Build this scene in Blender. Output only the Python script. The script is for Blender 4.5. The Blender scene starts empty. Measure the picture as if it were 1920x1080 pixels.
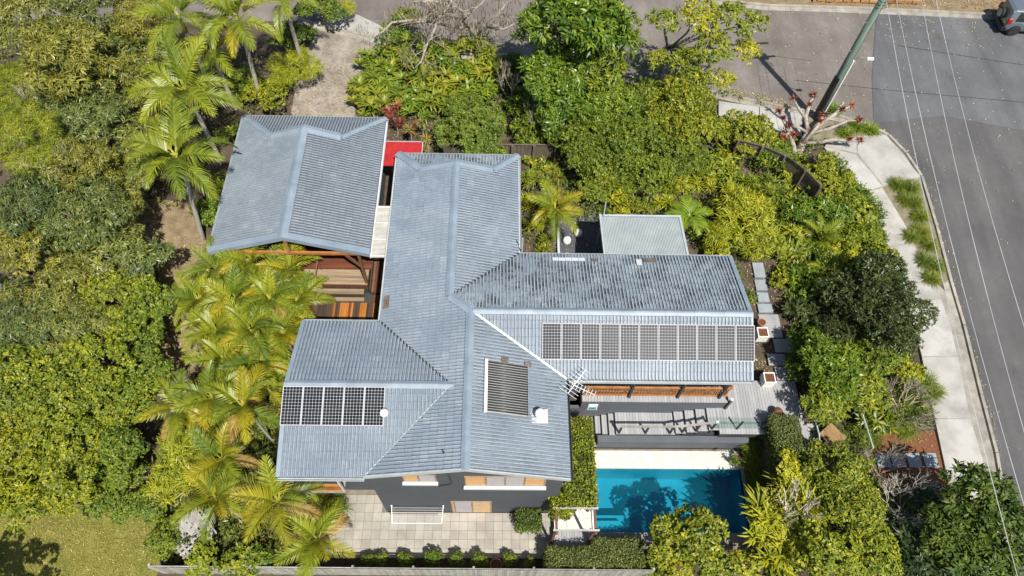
import bpy, math, random
import numpy as np
from mathutils import Vector, Matrix

random.seed(7)
RNG = np.random.default_rng(7)
R = math.radians
SC = bpy.context.scene
COL = SC.collection

# ------------------------------------------------------------------ camera, sky, sun
cam_d = bpy.data.cameras.new('camera')
cam_d.sensor_width = 36.0
cam_d.lens = 36.0 * 1321.6 / 1920.0
cam_d.clip_end = 2000.0
cam = bpy.data.objects.new('camera', cam_d)
COL.objects.link(cam)
PT, YW, RL = R(59.767), R(2.479), R(2.825)
right0 = Vector((math.cos(YW), -math.sin(YW), 0))
fwd_h = Vector((math.sin(YW), math.cos(YW), 0))
fwd = fwd_h * math.cos(PT) + Vector((0, 0, -math.sin(PT)))
up0 = fwd_h * math.sin(PT) + Vector((0, 0, math.cos(PT)))
rx = right0 * math.cos(RL) + up0 * math.sin(RL)
uy = up0 * math.cos(RL) - right0 * math.sin(RL)
Mx = Matrix((rx, uy, -fwd)).transposed().to_4x4()
Mx.translation = Vector((0, 0, 33.7))
cam.matrix_world = Mx
SC.camera = cam

SUN_EL = R(58)
SUN_AZ = math.atan2(0.42, -0.90)
world = bpy.data.worlds.new('World')
SC.world = world
world.use_nodes = True
wn = world.node_tree.nodes
wn.clear()
sky = wn.new('ShaderNodeTexSky')
sky.sky_type = 'NISHITA'
sky.sun_disc = False
sky.sun_elevation = SUN_EL
sky.sun_rotation = SUN_AZ
bg = wn.new('ShaderNodeBackground')
bg.inputs[1].default_value = 0.08
wo = wn.new('ShaderNodeOutputWorld')
world.node_tree.links.new(sky.outputs[0], bg.inputs[0])
world.node_tree.links.new(bg.outputs[0], wo.inputs[0])
sun_d = bpy.data.lights.new('sun', 'SUN')
sun_d.energy = 5.0
sun_d.angle = R(0.53)
sun_d.color = (1.0, 0.955, 0.88)
sun = bpy.data.objects.new('sun', sun_d)
COL.objects.link(sun)
sun.location = (20, -40, 60)
sdir = Vector((math.sin(SUN_AZ) * math.cos(SUN_EL), math.cos(SUN_AZ) * math.cos(SUN_EL), math.sin(SUN_EL)))
sun.rotation_euler = (-sdir).to_track_quat('-Z', 'Y').to_euler()
SC.view_settings.view_transform = 'Standard'
SC.view_settings.look = 'None'
SC.view_settings.exposure = 0.46
SC.view_settings.gamma = 1.0
SC.view_settings.use_curve_mapping = False

# ------------------------------------------------------------------ materials
MATS = {}

def nt_new(name):
    m = bpy.data.materials.new(name)
    m.use_nodes = True
    t = m.node_tree
    b = t.nodes['Principled BSDF']
    return m, t, b

def noise_fac(t, scale, detail=4.0, coord='pos', rough=0.6, stretch=None):
    g = t.nodes.new('ShaderNodeNewGeometry') if coord == 'pos' else t.nodes.new('ShaderNodeTexCoord')
    out = g.outputs['Position'] if coord == 'pos' else g.outputs['Object']
    if stretch:
        mp = t.nodes.new('ShaderNodeMapping')
        mp.inputs['Scale'].default_value = stretch
        t.links.new(out, mp.inputs['Vector'])
        out = mp.outputs[0]
    n = t.nodes.new('ShaderNodeTexNoise')
    n.inputs['Scale'].default_value = scale
    n.inputs['Detail'].default_value = detail
    n.inputs['Roughness'].default_value = rough
    t.links.new(out, n.inputs['Vector'])
    return n.outputs[0]

def ramp(t, fac, stops):
    r = t.nodes.new('ShaderNodeValToRGB')
    e = r.color_ramp.elements
    while len(e) < len(stops):
        e.new(0.5)
    for i, (p, c) in enumerate(stops):
        e[i].position = p
        e[i].color = (*c, 1)
    t.links.new(fac, r.inputs[0])
    return r.outputs[0]

def mixc(t, fac, a, b, mode='MIX'):
    m = t.nodes.new('ShaderNodeMix')
    m.data_type = 'RGBA'
    m.blend_type = mode
    for s, v in ((0, fac), (6, a), (7, b)):
        if isinstance(v, (int, float)):
            m.inputs[s].default_value = v
        elif isinstance(v, tuple):
            m.inputs[s].default_value = (*v, 1)
        else:
            t.links.new(v, m.inputs[s])
    return m.outputs[2]

def bump(t, b, h, strength=0.3, dist=0.02):
    n = t.nodes.new('ShaderNodeBump')
    n.inputs['Strength'].default_value = strength
    n.inputs['Distance'].default_value = dist
    t.links.new(h, n.inputs['Height'])
    t.links.new(n.outputs[0], b.inputs['Normal'])

def mat(name, c1, c2=None, scale=3.0, rough=0.7, bump_s=0.0, spec=0.4, metal=0.0, lo=0.35, hi=0.65, rnd=0.0, stretch=None, fine=0.0, coord='pos'):
    """two-tone mottled surface, optional per-object brightness variation"""
    if name in MATS:
        return MATS[name]
    m, t, b = nt_new(name)
    c2 = c2 or tuple(x * 0.8 for x in c1)
    f = noise_fac(t, scale, stretch=stretch, coord=coord)
    col = ramp(t, f, [(lo, c1), (hi, c2)])
    if fine:
        f2 = noise_fac(t, 40.0, 2.0)
        k = ramp(t, f2, [(0.3, (1 - fine,) * 3), (0.7, (1 + 0 * fine,) * 3)])
        col = mixc(t, 1.0, col, k, 'MULTIPLY')
    if rnd:
        oi = t.nodes.new('ShaderNodeObjectInfo')
        k = ramp(t, oi.outputs['Random'], [(0.0, (1 - rnd,) * 3), (1.0, (1.0,) * 3)])
        col = mixc(t, 1.0, col, k, 'MULTIPLY')
    t.links.new(col, b.inputs['Base Color'])
    b.inputs['Roughness'].default_value = rough
    b.inputs['Specular IOR Level'].default_value = spec
    b.inputs['Metallic'].default_value = metal
    if bump_s:
        bump(t, b, f, bump_s)
    MATS[name] = m
    return m

def leaf_mat(name, dark, mid, light, trans=0.24, rough=0.48, spec=0.35, hue=0.14):
    m, t, b = nt_new(name)
    at_ = t.nodes.new('ShaderNodeAttribute')
    at_.attribute_name = 'tint'
    col = ramp(t, at_.outputs['Fac'], [(0.05, dark), (0.5, mid), (0.95, light)])
    oi = t.nodes.new('ShaderNodeObjectInfo')
    k = ramp(t, oi.outputs['Random'], [(0.0, (1.0 - hue, 1.0 - hue * 0.6, 1.0)), (0.5, (1, 1, 1)), (1.0, (1.0 + hue, 1.0 + hue * 0.5, 0.9))])
    col = mixc(t, 1.0, col, k, 'MULTIPLY')
    f = noise_fac(t, 0.9, 2.0)
    k2 = ramp(t, f, [(0.3, (0.82, 0.86, 0.9)), (0.7, (1.12, 1.08, 0.9))])
    col = mixc(t, 1.0, col, k2, 'MULTIPLY')
    t.links.new(col, b.inputs['Base Color'])
    b.inputs['Roughness'].default_value = rough
    b.inputs['Specular IOR Level'].default_value = spec
    tr = t.nodes.new('ShaderNodeBsdfTranslucent')
    colt = mixc(t, 1.0, col, (1.25, 1.25, 0.5), 'MULTIPLY')
    t.links.new(colt, tr.inputs[0])
    mx = t.nodes.new('ShaderNodeMixShader')
    mx.inputs[0].default_value = trans
    t.links.new(b.outputs[0], mx.inputs[1])
    t.links.new(tr.outputs[0], mx.inputs[2])
    t.links.new(mx.outputs[0], t.nodes['Material Output'].inputs[0])
    MATS[name] = m
    return m

# foliage
leaf_mat('gum_leaf', (0.055, 0.080, 0.016), (0.170, 0.195, 0.044), (0.350, 0.340, 0.090), rough=0.40)
leaf_mat('gum_leaf_blue', (0.045, 0.076, 0.020), (0.130, 0.170, 0.048), (0.270, 0.290, 0.095), rough=0.36)
leaf_mat('gum_leaf_olive', (0.090, 0.105, 0.016), (0.235, 0.230, 0.036), (0.440, 0.380, 0.080), rough=0.42)
leaf_mat('lilly_leaf', (0.066, 0.105, 0.010), (0.205, 0.245, 0.020), (0.420, 0.400, 0.032))
leaf_mat('lilly_leaf_deep', (0.050, 0.095, 0.012), (0.140, 0.205, 0.022), (0.280, 0.310, 0.035))
leaf_mat('bright_leaf', (0.075, 0.120, 0.009), (0.210, 0.255, 0.018), (0.405, 0.390, 0.030))
leaf_mat('yellow_leaf', (0.110, 0.150, 0.008), (0.310, 0.330, 0.018), (0.520, 0.490, 0.040))
leaf_mat('dark_leaf', (0.022, 0.046, 0.014), (0.059, 0.089, 0.027), (0.135, 0.155, 0.054), rough=0.35)
leaf_mat('green_leaf', (0.042, 0.093, 0.010), (0.120, 0.200, 0.019), (0.272, 0.320, 0.040), rough=0.35)
leaf_mat('strap_leaf', (0.054, 0.101, 0.008), (0.162, 0.209, 0.019), (0.365, 0.338, 0.041), rough=0.36)
leaf_mat('straw_leaf', (0.132, 0.121, 0.022), (0.297, 0.253, 0.055), (0.462, 0.396, 0.121))
leaf_mat('red_leaf', (0.132, 0.022, 0.020), (0.308, 0.066, 0.044), (0.462, 0.220, 0.099))
leaf_mat('maroon_leaf', (0.066, 0.015, 0.015), (0.154, 0.033, 0.026), (0.264, 0.088, 0.044))
leaf_mat('palm_frond', (0.075, 0.118, 0.008), (0.195, 0.240, 0.018), (0.400, 0.390, 0.045), rough=0.38)
leaf_mat('palm_frond_deep', (0.040, 0.075, 0.008), (0.110, 0.165, 0.018), (0.250, 0.290, 0.040), rough=0.38)
leaf_mat('palm_frond_gold', (0.130, 0.140, 0.008), (0.300, 0.275, 0.016), (0.510, 0.420, 0.040), rough=0.40)
leaf_mat('street_leaf', (0.030, 0.060, 0.010), (0.080, 0.130, 0.020), (0.165, 0.205, 0.035), rough=0.55, spec=0.25)
leaf_mat('palm_frond_dead', (0.20, 0.125, 0.030), (0.36, 0.235, 0.060), (0.50, 0.36, 0.12), rough=0.6)
leaf_mat('fern_frond', (0.062, 0.119, 0.007), (0.163, 0.250, 0.015), (0.300, 0.350, 0.031))
leaf_mat('hedge_leaf', (0.070, 0.101, 0.022), (0.171, 0.202, 0.046), (0.326, 0.318, 0.085))
leaf_mat('grass_blade', (0.095, 0.115, 0.008), (0.250, 0.265, 0.026), (0.460, 0.410, 0.090))
leaf_mat('tuft_blade', (0.039, 0.077, 0.008), (0.112, 0.168, 0.017), (0.252, 0.266, 0.042))
leaf_mat('litter_leaf', (0.176, 0.110, 0.044), (0.396, 0.297, 0.121), (0.616, 0.517, 0.286), trans=0.1, rough=0.7)
leaf_mat('pod_leaf', (0.066, 0.044, 0.026), (0.187, 0.132, 0.083), (0.363, 0.286, 0.187), trans=0.05, rough=0.8)
mat('bark', (0.22, 0.17, 0.12), (0.11, 0.085, 0.06), 4.0, 0.9, 0.4)
mat('pale_bark', (0.40, 0.35, 0.285), (0.21, 0.18, 0.145), 4.5, 0.85, 0.3)
mat('grey_bark', (0.36, 0.32, 0.27), (0.20, 0.17, 0.14), 5.0, 0.9, 0.4)
mat('twig_bark', (0.42, 0.37, 0.28), (0.26, 0.22, 0.17), 3.0, 0.9)
mat('palm_trunk', (0.40, 0.37, 0.31), (0.24, 0.22, 0.18), 6.0, 0.9, 0.3, stretch=(0.3, 0.3, 3))
mat('crownshaft', (0.16, 0.20, 0.04), (0.24, 0.22, 0.05), 2.0, 0.4)
mat('cut_wood', (0.72, 0.64, 0.48), (0.55, 0.46, 0.33), 6.0, 0.8)

# ground and hard surfaces
mat('soil', (0.060, 0.045, 0.030), (0.115, 0.088, 0.058), 1.6, 0.95, 0.6, fine=0.4)
mat('leaf_mulch', (0.20, 0.145, 0.080), (0.31, 0.235, 0.14), 2.2, 0.95, 0.6, fine=0.45)
mat('lawn_soil', (0.17, 0.175, 0.03), (0.26, 0.24, 0.06), 1.2, 0.95, 0.3, fine=0.3)
mat('mulch', (0.26, 0.105, 0.045), (0.15, 0.06, 0.028), 9.0, 0.95, 0.8, fine=0.5)
mat('concrete', (0.47, 0.455, 0.415), (0.30, 0.288, 0.262), 0.9, 0.85, 0.15, lo=0.40, hi=0.72, fine=0.22, rnd=0.16)
mat('kerb_concrete', (0.42, 0.39, 0.33), (0.28, 0.26, 0.22), 2.0, 0.9, 0.2, fine=0.25, rnd=0.15)
mat('cream_paver', (0.68, 0.645, 0.565), (0.60, 0.56, 0.48), 1.3, 0.7, 0.05, fine=0.08, rnd=0.08)
mat('patio_paver', (0.45, 0.415, 0.355), (0.34, 0.312, 0.268), 1.0, 0.8, 0.1, fine=0.15, rnd=0.20)
mat('grey_paver', (0.34, 0.33, 0.31), (0.26, 0.25, 0.24), 1.6, 0.8, 0.1, fine=0.15, rnd=0.12)
mat('grout', (0.22, 0.19, 0.15), (0.16, 0.14, 0.11), 4.0, 0.95)
mat('brick_paver_dark', (0.34, 0.295, 0.24), (0.205, 0.175, 0.14), 0.9, 0.9, 0.2, fine=0.3)
mat('brick_paver_pale', (0.43, 0.38, 0.315), (0.27, 0.23, 0.185), 0.9, 0.9, 0.2, fine=0.3)
mat('verge_earth', (0.27, 0.235, 0.16), (0.17, 0.16, 0.085), 2.5, 0.95, 0.5, fine=0.4)
mat('brick_paver', (0.40, 0.35, 0.29), (0.24, 0.205, 0.165), 0.9, 0.9, 0.2, fine=0.3)
mat('stone_block', (0.50, 0.27, 0.10), (0.36, 0.22, 0.12), 3.0, 0.9, 0.5, rnd=0.35)
mat('slate', (0.30, 0.33, 0.35), (0.23, 0.26, 0.28), 2.0, 0.7, 0.1, rnd=0.15)

def asphalt(name, a, b2, rough=0.9, stain=None):
    m, t, b = nt_new(name)
    f = noise_fac(t, 0.35, 6.0, rough=0.65)
    col = ramp(t, f, [(0.36, a), (0.64, b2)])
    f2 = noise_fac(t, 55.0, 2.0)
    k = ramp(t, f2, [(0.3, (0.72,) * 3), (0.7, (1.22,) * 3)])
    col = mixc(t, 1.0, col, k, 'MULTIPLY')
    f3 = noise_fac(t, 2.2, 5.0, rough=0.7)
    k3 = ramp(t, f3, [(0.27, (0.74,) * 3), (0.40, (1,) * 3), (0.60, (1,) * 3), (0.74, (1.38, 1.32, 1.22))])
    col = mixc(t, 1.0, col, k3, 'MULTIPLY')
    f4 = noise_fac(t, 0.8, 3.0, stretch=(1.0, 0.12, 1.0))
    k4 = ramp(t, f4, [(0.35, (0.82,) * 3), (0.65, (1.12,) * 3)])
    col = mixc(t, 1.0, col, k4, 'MULTIPLY')
    t.links.new(col, b.inputs['Base Color'])
    b.inputs['Roughness'].default_value = rough
    bump(t, b, f2, 0.25, 0.01)
    MATS[name] = m

asphalt('asphalt', (0.075, 0.073, 0.073), (0.100, 0.097, 0.095))
asphalt('asphalt_old', (0.135, 0.118, 0.102), (0.185, 0.165, 0.145))
asphalt('asphalt_new', (0.090, 0.093, 0.098), (0.118, 0.120, 0.124))
mat('strip_black', (0.018, 0.018, 0.018), (0.03, 0.03, 0.03), 3.0, 0.7)  # black tone that paints overhead wire shadows onto the road

# buildings
def tile_mat(name, base, pale, dirt, pan_dirt_shade=0.5, lo=0.40, hi=0.60):  # dirt colour also serves the painted shade at the roll feet
    m, t, b = nt_new(name)
    oi = t.nodes.new('ShaderNodeObjectInfo')
    ta = t.nodes.new('ShaderNodeAttribute'); ta.attribute_name = 'tint'
    ad = t.nodes.new('ShaderNodeMath'); ad.operation = 'ADD'
    t.links.new(oi.outputs['Random'], ad.inputs[0]); t.links.new(ta.outputs['Fac'], ad.inputs[1])
    fr = t.nodes.new('ShaderNodeMath'); fr.operation = 'FRACT'
    t.links.new(ad.outputs[0], fr.inputs[0])
    v = ramp(t, fr.outputs[0], [(0.0, (0.95, 0.955, 0.96)), (0.5, (1, 1, 1)), (0.95, (1.06, 1.06, 1.05)), (0.99, (1.18, 1.15, 1.1))])
    f = noise_fac(t, 0.55, 6.0, rough=0.7)
    col = ramp(t, f, [(0.34, base), (0.66, pale)])
    col = mixc(t, 1.0, col, v, 'MULTIPLY')
    # patchy dirt and lichen in the pans, plus painted shade lines at roll feet
    pr = t.nodes.new('ShaderNodeAttribute'); pr.attribute_name = 'pan'
    f2 = noise_fac(t, 1.1, 5.0, rough=0.75)
    k = ramp(t, f2, [(lo, (0.25, 0.25, 0.25) if lo < .35 else (0, 0, 0)), (hi, (1, 1, 1))])
    mu = t.nodes.new('ShaderNodeMath'); mu.operation = 'MULTIPLY'
    t.links.new(k, mu.inputs[0]); t.links.new(pr.outputs['Fac'], mu.inputs[1])
    mu2 = t.nodes.new('ShaderNodeMath'); mu2.operation = 'MULTIPLY'
    t.links.new(mu.outputs[0], mu2.inputs[0]); mu2.inputs[1].default_value = pan_dirt_shade
    col = mixc(t, mu2.outputs[0], col, dirt)  # pan dirt and the painted shade at roll feet share this colour
    f3 = noise_fac(t, 7.0, 5.0, rough=0.8)
    k3 = ramp(t, f3, [(0.30, (0.82,) * 3), (0.55, (1,) * 3), (0.72, (1.16, 1.16, 1.14))])
    col = mixc(t, 1.0, col, k3, 'MULTIPLY')
    t.links.new(col, b.inputs['Base Color'])
    b.inputs['Roughness'].default_value = 0.55
    b.inputs['Specular IOR Level'].default_value = 0.5
    bump(t, b, f3, 0.2, 0.01)
    MATS[name] = m

tile_mat('roof_tile', (0.180, 0.225, 0.272), (0.290, 0.338, 0.385), (0.045, 0.052, 0.062), 0.9, 0.33, 0.60)
tile_mat('roof_tile_worn', (0.20, 0.245, 0.285), (0.32, 0.37, 0.41), (0.035, 0.040, 0.046), 1.0)
tile_mat('garage_tile', (0.180, 0.218, 0.256), (0.255, 0.295, 0.332), (0.040, 0.044, 0.050), 0.95, 0.25, 0.50)
mat('odd_tile_pale', (0.62, 0.64, 0.65), (0.5, 0.52, 0.54), 3.0, 0.6)
mat('odd_tile_brown', (0.085, 0.065, 0.055), (0.20, 0.15, 0.12), 4.0, 0.7)
mat('roof_metal', (0.195, 0.245, 0.295), (0.255, 0.308, 0.358), 1.2, 0.45, rnd=0.12, fine=0.1)
mat('underlay', (0.05, 0.05, 0.05), (0.035, 0.035, 0.035), 2.0, 0.9)
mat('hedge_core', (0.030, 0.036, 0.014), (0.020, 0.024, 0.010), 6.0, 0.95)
mat('flashing', (0.50, 0.51, 0.52), (0.42, 0.43, 0.44), 3.0, 0.6)
mat('tube_glass', (0.050, 0.045, 0.042), (0.035, 0.032, 0.030), 2.0, 0.4, spec=0.3)
mat('pale_twig', (0.56, 0.51, 0.43), (0.40, 0.36, 0.30), 4.0, 0.85)
mat('gutter', (0.42, 0.45, 0.46), (0.35, 0.38, 0.39), 2.0, 0.5)
mat('wall_paint', (0.062, 0.070, 0.080), (0.072, 0.080, 0.090), 0.8, 0.8, 0.05, fine=0.06)
mat('deck_wall', (0.085, 0.095, 0.11), (0.105, 0.115, 0.13), 0.8, 0.75, 0.05, fine=0.06)
mat('sill_paint', (0.50, 0.53, 0.55), (0.44, 0.47, 0.49), 2.0, 0.6)
mat('dark_metal', (0.03, 0.032, 0.036), (0.045, 0.047, 0.05), 2.0, 0.5)
mat('white_metal', (0.78, 0.78, 0.76), (0.68, 0.68, 0.66), 3.0, 0.4)
mat('steel', (0.55, 0.56, 0.57), (0.42, 0.43, 0.44), 3.0, 0.35, metal=0.7)
mat('aluminium_frame', (0.52, 0.53, 0.54), (0.46, 0.47, 0.48), 2.0, 0.7, spec=0.15)
mat('window_frame', (0.34, 0.24, 0.17), (0.24, 0.17, 0.12), 3.0, 0.5)
mat('blind_wood', (0.62, 0.36, 0.16), (0.50, 0.28, 0.12), 1.0, 0.6, stretch=(1, 1, 14))
mat('curtain', (0.42, 0.40, 0.40), (0.34, 0.32, 0.33), 2.0, 0.9, stretch=(12, 1, 1))
mat('interior_floor', (0.60, 0.42, 0.22), (0.48, 0.33, 0.17), 2.0, 0.6)
mat('red_panel', (0.47, 0.026, 0.026), (0.36, 0.018, 0.020), 2.2, 0.6, 0.15, fine=0.25)
mat('grey_sheet', (0.38, 0.42, 0.42), (0.45, 0.49, 0.48), 1.2, 0.45, metal=0.15, fine=0.06)
mat('awning_slat', (0.66, 0.64, 0.57), (0.54, 0.52, 0.46), 2.0, 0.6)
mat('courtyard_floor', (0.060, 0.064, 0.072), (0.075, 0.080, 0.088), 1.5, 0.8, fine=0.1)
mat('red_timber', (0.20, 0.062, 0.026), (0.12, 0.038, 0.018), 1.8, 0.7, 0.15, rnd=0.35, stretch=(0.4, 4, 1))
mat('bleached_timber', (0.36, 0.27, 0.17), (0.25, 0.185, 0.12), 1.8, 0.8, 0.15, rnd=0.3, stretch=(0.4, 4, 1))
mat('orange_timber', (0.48, 0.18, 0.03), (0.36, 0.13, 0.025), 1.6, 0.55, 0.1, rnd=0.3, stretch=(4, 0.4, 1))
mat('walnut_timber', (0.095, 0.060, 0.036), (0.065, 0.042, 0.028), 1.6, 0.65, 0.1, rnd=0.45, stretch=(4, 0.4, 1))
mat('stained_timber', (0.46, 0.20, 0.060), (0.33, 0.135, 0.042), 2.4, 0.55, 0.1, rnd=0.3)
mat('brown_timber', (0.20, 0.095, 0.050), (0.13, 0.065, 0.038), 2.4, 0.7, 0.15, rnd=0.2)
mat('tan_timber', (0.34, 0.21, 0.085), (0.25, 0.15, 0.06), 2.0, 0.7, 0.1, rnd=0.15)
mat('grey_timber', (0.30, 0.30, 0.305), (0.36, 0.36, 0.36), 1.5, 0.75, 0.1, rnd=0.16, stretch=(3, 0.5, 1))
mat('weathered_timber', (0.44, 0.42, 0.39), (0.29, 0.275, 0.255), 3.0, 0.9, 0.3, rnd=0.35)
mat('dark_paling', (0.120, 0.096, 0.066), (0.17, 0.14, 0.10), 3.0, 0.9, 0.3, rnd=0.4)
mat('terracotta', (0.42, 0.19, 0.09), (0.32, 0.14, 0.07), 3.0, 0.8)
mat('white_pot', (0.75, 0.72, 0.66), (0.66, 0.63, 0.57), 3.0, 0.6)
mat('green_glaze', (0.14, 0.20, 0.09), (0.20, 0.25, 0.13), 2.0, 0.25)
mat('potting_mix', (0.16, 0.055, 0.03), (0.09, 0.035, 0.02), 14.0, 0.95, 0.6)
mat('egg_white', (0.80, 0.78, 0.74), (0.74, 0.72, 0.68), 2.0, 0.35)
mat('pole_green', (0.180, 0.245, 0.195), (0.095, 0.140, 0.112), 3.0, 0.8, 0.3, stretch=(6, 6, 0.35))
mat('black_plastic', (0.012, 0.012, 0.014), (0.022, 0.022, 0.024), 2.0, 0.45)
mat('wire', (0.58, 0.58, 0.58), (0.36, 0.36, 0.36), 0.25, 0.4)
mat('car_paint', (0.19, 0.225, 0.26), (0.205, 0.24, 0.275), 1.0, 0.25, metal=0.5)
mat('tyre', (0.018, 0.018, 0.018), (0.03, 0.03, 0.03), 3.0, 0.85)
mat('rim', (0.62, 0.63, 0.64), (0.5, 0.51, 0.52), 3.0, 0.3, metal=0.8)
mat('car_glass', (0.012, 0.014, 0.016), (0.02, 0.022, 0.024), 2.0, 0.08, spec=0.6)
mat('tail_red', (0.45, 0.01, 0.01), (0.30, 0.008, 0.008), 3.0, 0.2)
mat('plate_yellow', (0.45, 0.52, 0.05), (0.40, 0.46, 0.04), 3.0, 0.5)
mat('cell_black', (0.012, 0.014, 0.020), (0.020, 0.022, 0.030), 1.0, 0.34, spec=0.06)
mat('backsheet', (0.48, 0.48, 0.49), (0.42, 0.42, 0.43), 2.0, 0.8, spec=0.1)
mat('pool_tile', (0.012, 0.230, 0.330), (0.020, 0.300, 0.410), 0.7, 0.4)
mat('pool_joint', (0.03, 0.34, 0.44), (0.03, 0.30, 0.40), 0.7, 0.5)
mat('screen_white', (0.8, 0.8, 0.78), (0.7, 0.7, 0.68), 4.0, 0.5)

def glass_mat(name, tint, fres=1.35, rough=0.02):
    m, t, b = nt_new(name)
    t.nodes.remove(b)
    tr = t.nodes.new('ShaderNodeBsdfTransparent'); tr.inputs[0].default_value = (*tint, 1)
    gl = t.nodes.new('ShaderNodeBsdfGlossy'); gl.inputs['Roughness'].default_value = rough
    lw = t.nodes.new('ShaderNodeLayerWeight'); lw.inputs[0].default_value = 0.5
    pw5 = t.nodes.new('ShaderNodeMath'); pw5.operation = 'POWER'; pw5.inputs[1].default_value = 5.0
    t.links.new(lw.outputs['Facing'], pw5.inputs[0])
    fr = t.nodes.new('ShaderNodeMath'); fr.operation = 'MULTIPLY_ADD'; fr.inputs[1].default_value = 0.9; fr.inputs[2].default_value = fres
    t.links.new(pw5.outputs[0], fr.inputs[0])
    mx = t.nodes.new('ShaderNodeMixShader')
    t.links.new(fr.outputs[0], mx.inputs[0]); t.links.new(tr.outputs[0], mx.inputs[1]); t.links.new(gl.outputs[0], mx.inputs[2])
    t.links.new(mx.outputs[0], t.nodes['Material Output'].inputs[0])
    MATS[name] = m
    return m, t, gl, fr

glass_mat('balustrade_glass', (0.90, 0.96, 0.94), 0.04)
_m, _t, _gl, _fr = glass_mat('pool_water', (0.66, 0.91, 0.95), 0.025, 0.03)
_d = _t.nodes.new('ShaderNodeBsdfDiffuse'); _d.inputs[0].default_value = (0.010, 0.300, 0.400, 1)
_mo = _t.nodes['Material Output']; _prev = _mo.inputs[0].links[0].from_socket
_mx = _t.nodes.new('ShaderNodeMixShader'); _mx.inputs[0].default_value = 0.11
_t.links.new(_prev, _mx.inputs[1]); _t.links.new(_d.outputs[0], _mx.inputs[2]); _t.links.new(_mx.outputs[0], _mo.inputs[0])
_n = noise_fac(_t, 5.0, 4.0)
_b = _t.nodes.new('ShaderNodeBump'); _b.inputs['Strength'].default_value = 0.75; _b.inputs['Distance'].default_value = 0.05
_t.links.new(_n, _b.inputs['Height']); _t.links.new(_b.outputs[0], _gl.inputs['Normal'])
M = MATS

# ------------------------------------------------------------------ mesh helpers
def S(v):
    v = min(1.0, max(0.0, v))
    return v * v * (3 - 2 * v)

def lerp(a, b, t):
    return a + (b - a) * t

POOL = (4.62, 11.72, 6.50, 9.43)      # x0, x1, y0, y1 of the water

def g(x, y):
    """height of the ground"""
    street = 2.2 + 0.9 * S((y - 14.0) / 16.0)
    fw = S((y - 7.8) / 9.0)
    fm = S((y - 11.9) / 0.08) if x > 2.9 else S((y - 10.5) / 1.0)
    f = lerp(fw, fm, S((x + 8.0) / 2.0))
    f = lerp(f, 1.0, S((x - 12.1) / 0.9))
    z = street * f
    if 4.4 < x < 11.9 and 6.3 < y < 9.6:
        z = -1.7
    return z

def mesh_from(name, verts, faces, m=None, smooth=False):
    me = bpy.data.meshes.new(name)
    me.from_pydata([tuple(map(float, v)) for v in verts], [], faces)
    if m:
        me.materials.append(m if not isinstance(m, str) else M[m])
    if smooth:
        me.polygons.foreach_set('use_smooth', [True] * len(me.polygons))
    me.update()
    return me

def quads_np(name, V, m, tint=None, smooth=False):
    """V: (N,4,3) array of separate quads"""
    N = V.shape[0]
    me = bpy.data.meshes.new(name)
    me.vertices.add(N * 4)
    me.vertices.foreach_set('co', V.reshape(-1).astype(np.float32))
    me.loops.add(N * 4)
    me.loops.foreach_set('vertex_index', np.arange(N * 4, dtype=np.int32))
    me.polygons.add(N)
    me.polygons.foreach_set('loop_start', np.arange(0, N * 4, 4, dtype=np.int32))
    if smooth:
        me.polygons.foreach_set('use_smooth', np.ones(N, dtype=bool))
    if tint is not None:
        a = me.attributes.new('tint', 'FLOAT', 'FACE')
        a.data.foreach_set('value', tint.astype(np.float32))
    me.materials.append(M[m] if isinstance(m, str) else m)
    me.update(calc_edges=True)
    me.validate()
    return me

def link(name, me, parent=None, loc=(0, 0, 0), rot=(0, 0, 0), scale=(1, 1, 1), m=None):
    o = bpy.data.objects.new(name, me)
    COL.objects.link(o)
    if parent:
        o.parent = parent
    o.location = loc
    o.rotation_euler = rot
    o.scale = scale
    if m:
        o.material_slots[0].link = 'OBJECT'
        o.material_slots[0].material = M[m] if isinstance(m, str) else m
    return o

def tag(o, label=None, cat=None, group=None, kind=None):
    if label: o['label'] = label
    if cat: o['category'] = cat
    if group: o['group'] = group
    if kind: o['kind'] = kind
    return o

def empty(name, loc, label, cat, group=None, rz=0.0):
    o = bpy.data.objects.new(name, None)
    COL.objects.link(o)
    o.location = loc
    o.rotation_euler = (0, 0, rz)
    o.empty_display_size = 0.2
    return tag(o, label, cat, group)

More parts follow.
